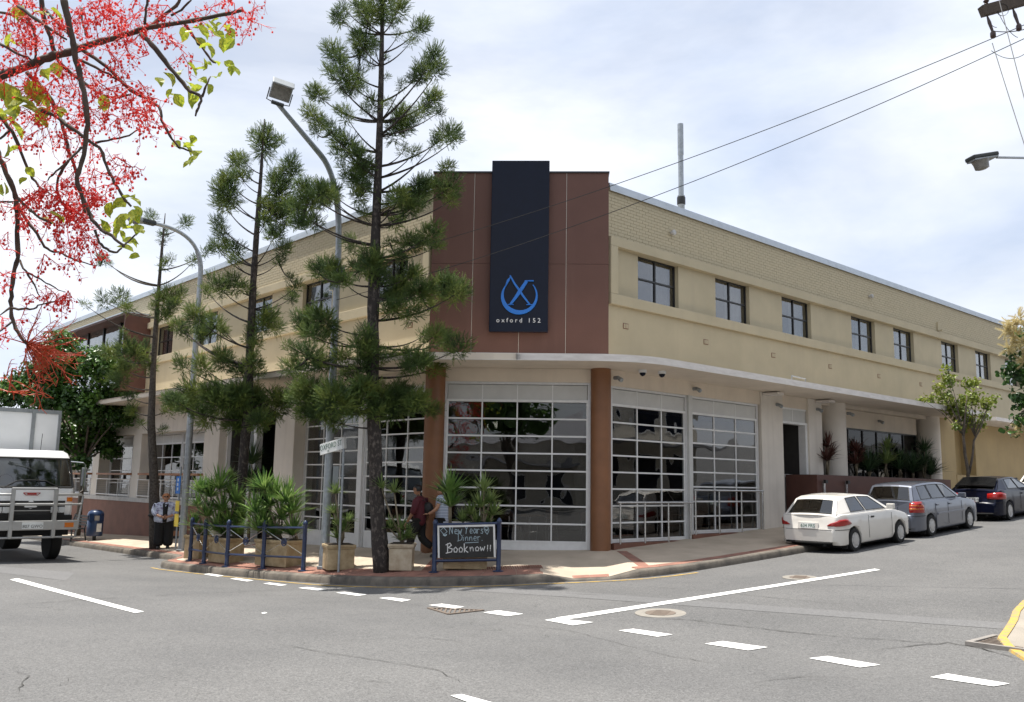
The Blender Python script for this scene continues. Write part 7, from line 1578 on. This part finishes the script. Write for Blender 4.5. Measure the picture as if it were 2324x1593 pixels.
for x_, s in ((.10, 1), (-.2, -1)): chain('shoe', [((x_ - .05, s * .095, .045), .042), ((x_ + .07, s * .095, .04), .04), ((x_ + .16, s * .095, .03), .028)], M['shoe'], t, 1)
hand(t, (.33, .19, .985), (1, -.2, 0), (0, 0, 1), 1.0, 'skin', .8); hand(t, (0, -.23, .81), (.1, 0, -1), (1, 0, 0), 1.0, 'skin', .7)
# ------------------------------------------------------------------ across the streets: unseen buildings and trees added for the glass to mirror
mat('render_pale', (.62, .58, .50), rough=.8, scale=1.2); mat('roof_tin', (.30, .30, .32), rough=.5, metal=.3); mat('roof_red', (.26, .09, .06), rough=.7); mat('brick_red', (.22, .09, .06), rough=.85, scale=6)
def block(name, label, x0, y0, x1, y1, h, wm, rm, face, nwin, ridge='x'):
    z0 = G((x0 + x1) / 2, (y0 + y1) / 2) - .3; t = thing(name, label, 'building', ((x0 + x1) / 2, (y0 + y1) / 2, z0))
    b = MB(); b.box(x0, y0, z0, x1, y1, z0 + h); b.build('wall', M[wm], t)
    b = MB(); cx, cy = (x0 + x1) / 2, (y0 + y1) / 2; e = .5; hh = z0 + h
    if ridge == 'x': V = [(x0 - e, y0 - e, hh), (x1 + e, y0 - e, hh), (x1 + e, y1 + e, hh), (x0 - e, y1 + e, hh), (x0 + 2, cy, hh + 2.2), (x1 - 2, cy, hh + 2.2)]; F_ = [(0, 1, 5, 4), (1, 2, 5), (2, 3, 4, 5), (3, 0, 4), (3, 2, 1, 0)]
    else: V = [(x0 - e, y0 - e, hh), (x1 + e, y0 - e, hh), (x1 + e, y1 + e, hh), (x0 - e, y1 + e, hh), (cx, y0 + 2, hh + 2.2), (cx, y1 - 2, hh + 2.2)]; F_ = [(0, 1, 4), (1, 2, 5, 4), (2, 3, 5), (3, 0, 4, 5), (3, 2, 1, 0)]
    b.add(V, F_); b.build('roof', M[rm], t)
    F = Fac((x0, y1, 0), (1, 0, 0), (0, 1, 0)) if face == 'y' else Fac((x1, y0, 0), (0, 1, 0), (1, 0, 0)); L = (x1 - x0) if face == 'y' else (y1 - y0); st = L / nwin
    for r_ in range(2):
        for i in range(nwin):
            a0, a1, za, zb = i * st + st * .22, i * st + st * .78, z0 + .9 + r_ * 3.0, z0 + 2.6 + r_ * 3.0
            if zb > z0 + h - .3: continue
            b = MB(); F.box(b, a0 - .06, -.05, za - .06, a1 + .06, .03, zb + .06); w_ = b.build('window', M['alu_white'], t); b = MB(); F.box(b, a0, .03, za, a1, .035, zb); b.build('pane', M['sign_black'], w_)
    b = MB(); F.box(b, -.2, 0, z0 + 3.1, L + .2, 1.6, z0 + 3.25); b.build('awning', M[rm], t)
    return t
block('unseen_building', 'unseen pale rendered shop, added for the right street doors to mirror', 6, -27, 27, -14.5, 6.4, 'render_pale', 'roof_tin', 'y', 7)
block('unseen_building', 'unseen red brick shop, added for the left street doors to mirror', -33, 2, -19.5, 24, 6.6, 'brick_red', 'roof_red', 'x', 6, 'y')
block('unseen_building', 'unseen cream house behind the camera, added for the corner door to mirror', -34, -34, -21, -24, 4.2, 'render_pale', 'roof_tin', 'y', 4)
for i, (x, y, h, R, lab_) in enumerate(((-19.5, -17.5, 5.6, 3.0, 'unseen dark tree, added for the middle of the corner door to mirror'), (-14.5, -25, 6.6, 3.4, 'unseen dark tree, added for the right of the corner door to mirror'), (-25.5, -12, 6.2, 3.4, 'unseen dark tree, added for the left of the corner door to mirror'), (-21, -4, 5.0, 2.4, 'unseen dark tree, added for the left street doors to mirror'), (2.5, -17.5, 5.2, 2.8, 'unseen dark tree, added for the nearer right street door to mirror'))):
    bs_ = Vector((x, y, G(x, y))); t = thing('street_tree', lab_, 'tree', bs_); rr2 = random.Random(i)
    bl = [(bs_ + Vector((rr2.uniform(-1, 1) * R * .6, rr2.uniform(-1, 1) * R * .6, h + rr2.uniform(-.55, .5) * R)), R * rr2.uniform(.4, .6)) for _ in range(9)]
    limbs(t, bs_, bl, .2, 2.2, 'trunk_grey', i); crown(t, bs_, bl, 'leaf_dark', .30, 170, 60 + i, shell=.4)

# ------------------------------------------------------------------ tables and chairs seen through the doors
mat('chair_metal', (.45, .45, .45), rough=.3, metal=.8); mat('chair_seat', (.16, .07, .035), rough=.5); mat('table_top', (.30, .17, .09), rough=.4)
def cafe_table(x, y, z, label):
    t = thing('cafe_table', label, 'table', (x, y, z), group='tables inside the doors')
    b = MB(); b.lathe([(.38, .71), (.39, .72), (.39, .745), (.38, .75)], n=24); b.build('table_top', M['table_top'], t, off=L0); b = MB(); b.lathe([(.24, 0), (.22, .02), (.03, .04), (.03, .71)], n=14); b.build('pedestal', M['chair_metal'], t, off=L0)
def cafe_chair(x, y, z, rz, label):
    t = thing('cafe_chair', label, 'chair', (x, y, z), rz, group='chairs inside the doors')
    b = MB(); b.box(-.21, -.21, .44, .21, .21, .47); b.build('seat', M['chair_seat'], t, off=L0, bevel=.02); b = MB(); b.box(-.22, -.2, .62, -.19, .2, .84); b.build('backrest', M['chair_seat'], t, off=L0, bevel=.01)
    for sx_ in (-1, 1):
        for sy_ in (-1, 1): b = MB(); b.tube([(sx_ * .22, sy_ * .2, 0), (sx_ * .18, sy_ * .18, .44)] + ([(-.205, sy_ * .18, .84)] if sx_ < 0 else []), .012, 6); b.build('leg', M['chair_metal'], t, off=L0)
for (tx_, ty_, lab_, l1, l2) in ((4.6, 1.3, 'round cafe table inside the first right street door', 'left chair inside the first right street door', 'right chair inside the first right street door'), (7.8, 1.3, 'round cafe table inside the second right street door', 'left chair inside the second right street door', 'right chair inside the second right street door'), (3.0, 2.6, 'round cafe table inside the right part of the corner door', 'left chair inside the corner door', 'right chair inside the corner door'), (1.5, 5.2, 'round cafe table inside the left street door', 'near chair inside the left street door', 'far chair inside the left street door')):
    cafe_table(tx_, ty_, -.02, lab_); cafe_chair(tx_ - .6, ty_ + .05, -.02, 0.2, l1); cafe_chair(tx_ + .6, ty_ - .05, -.02, 3.3, l2)
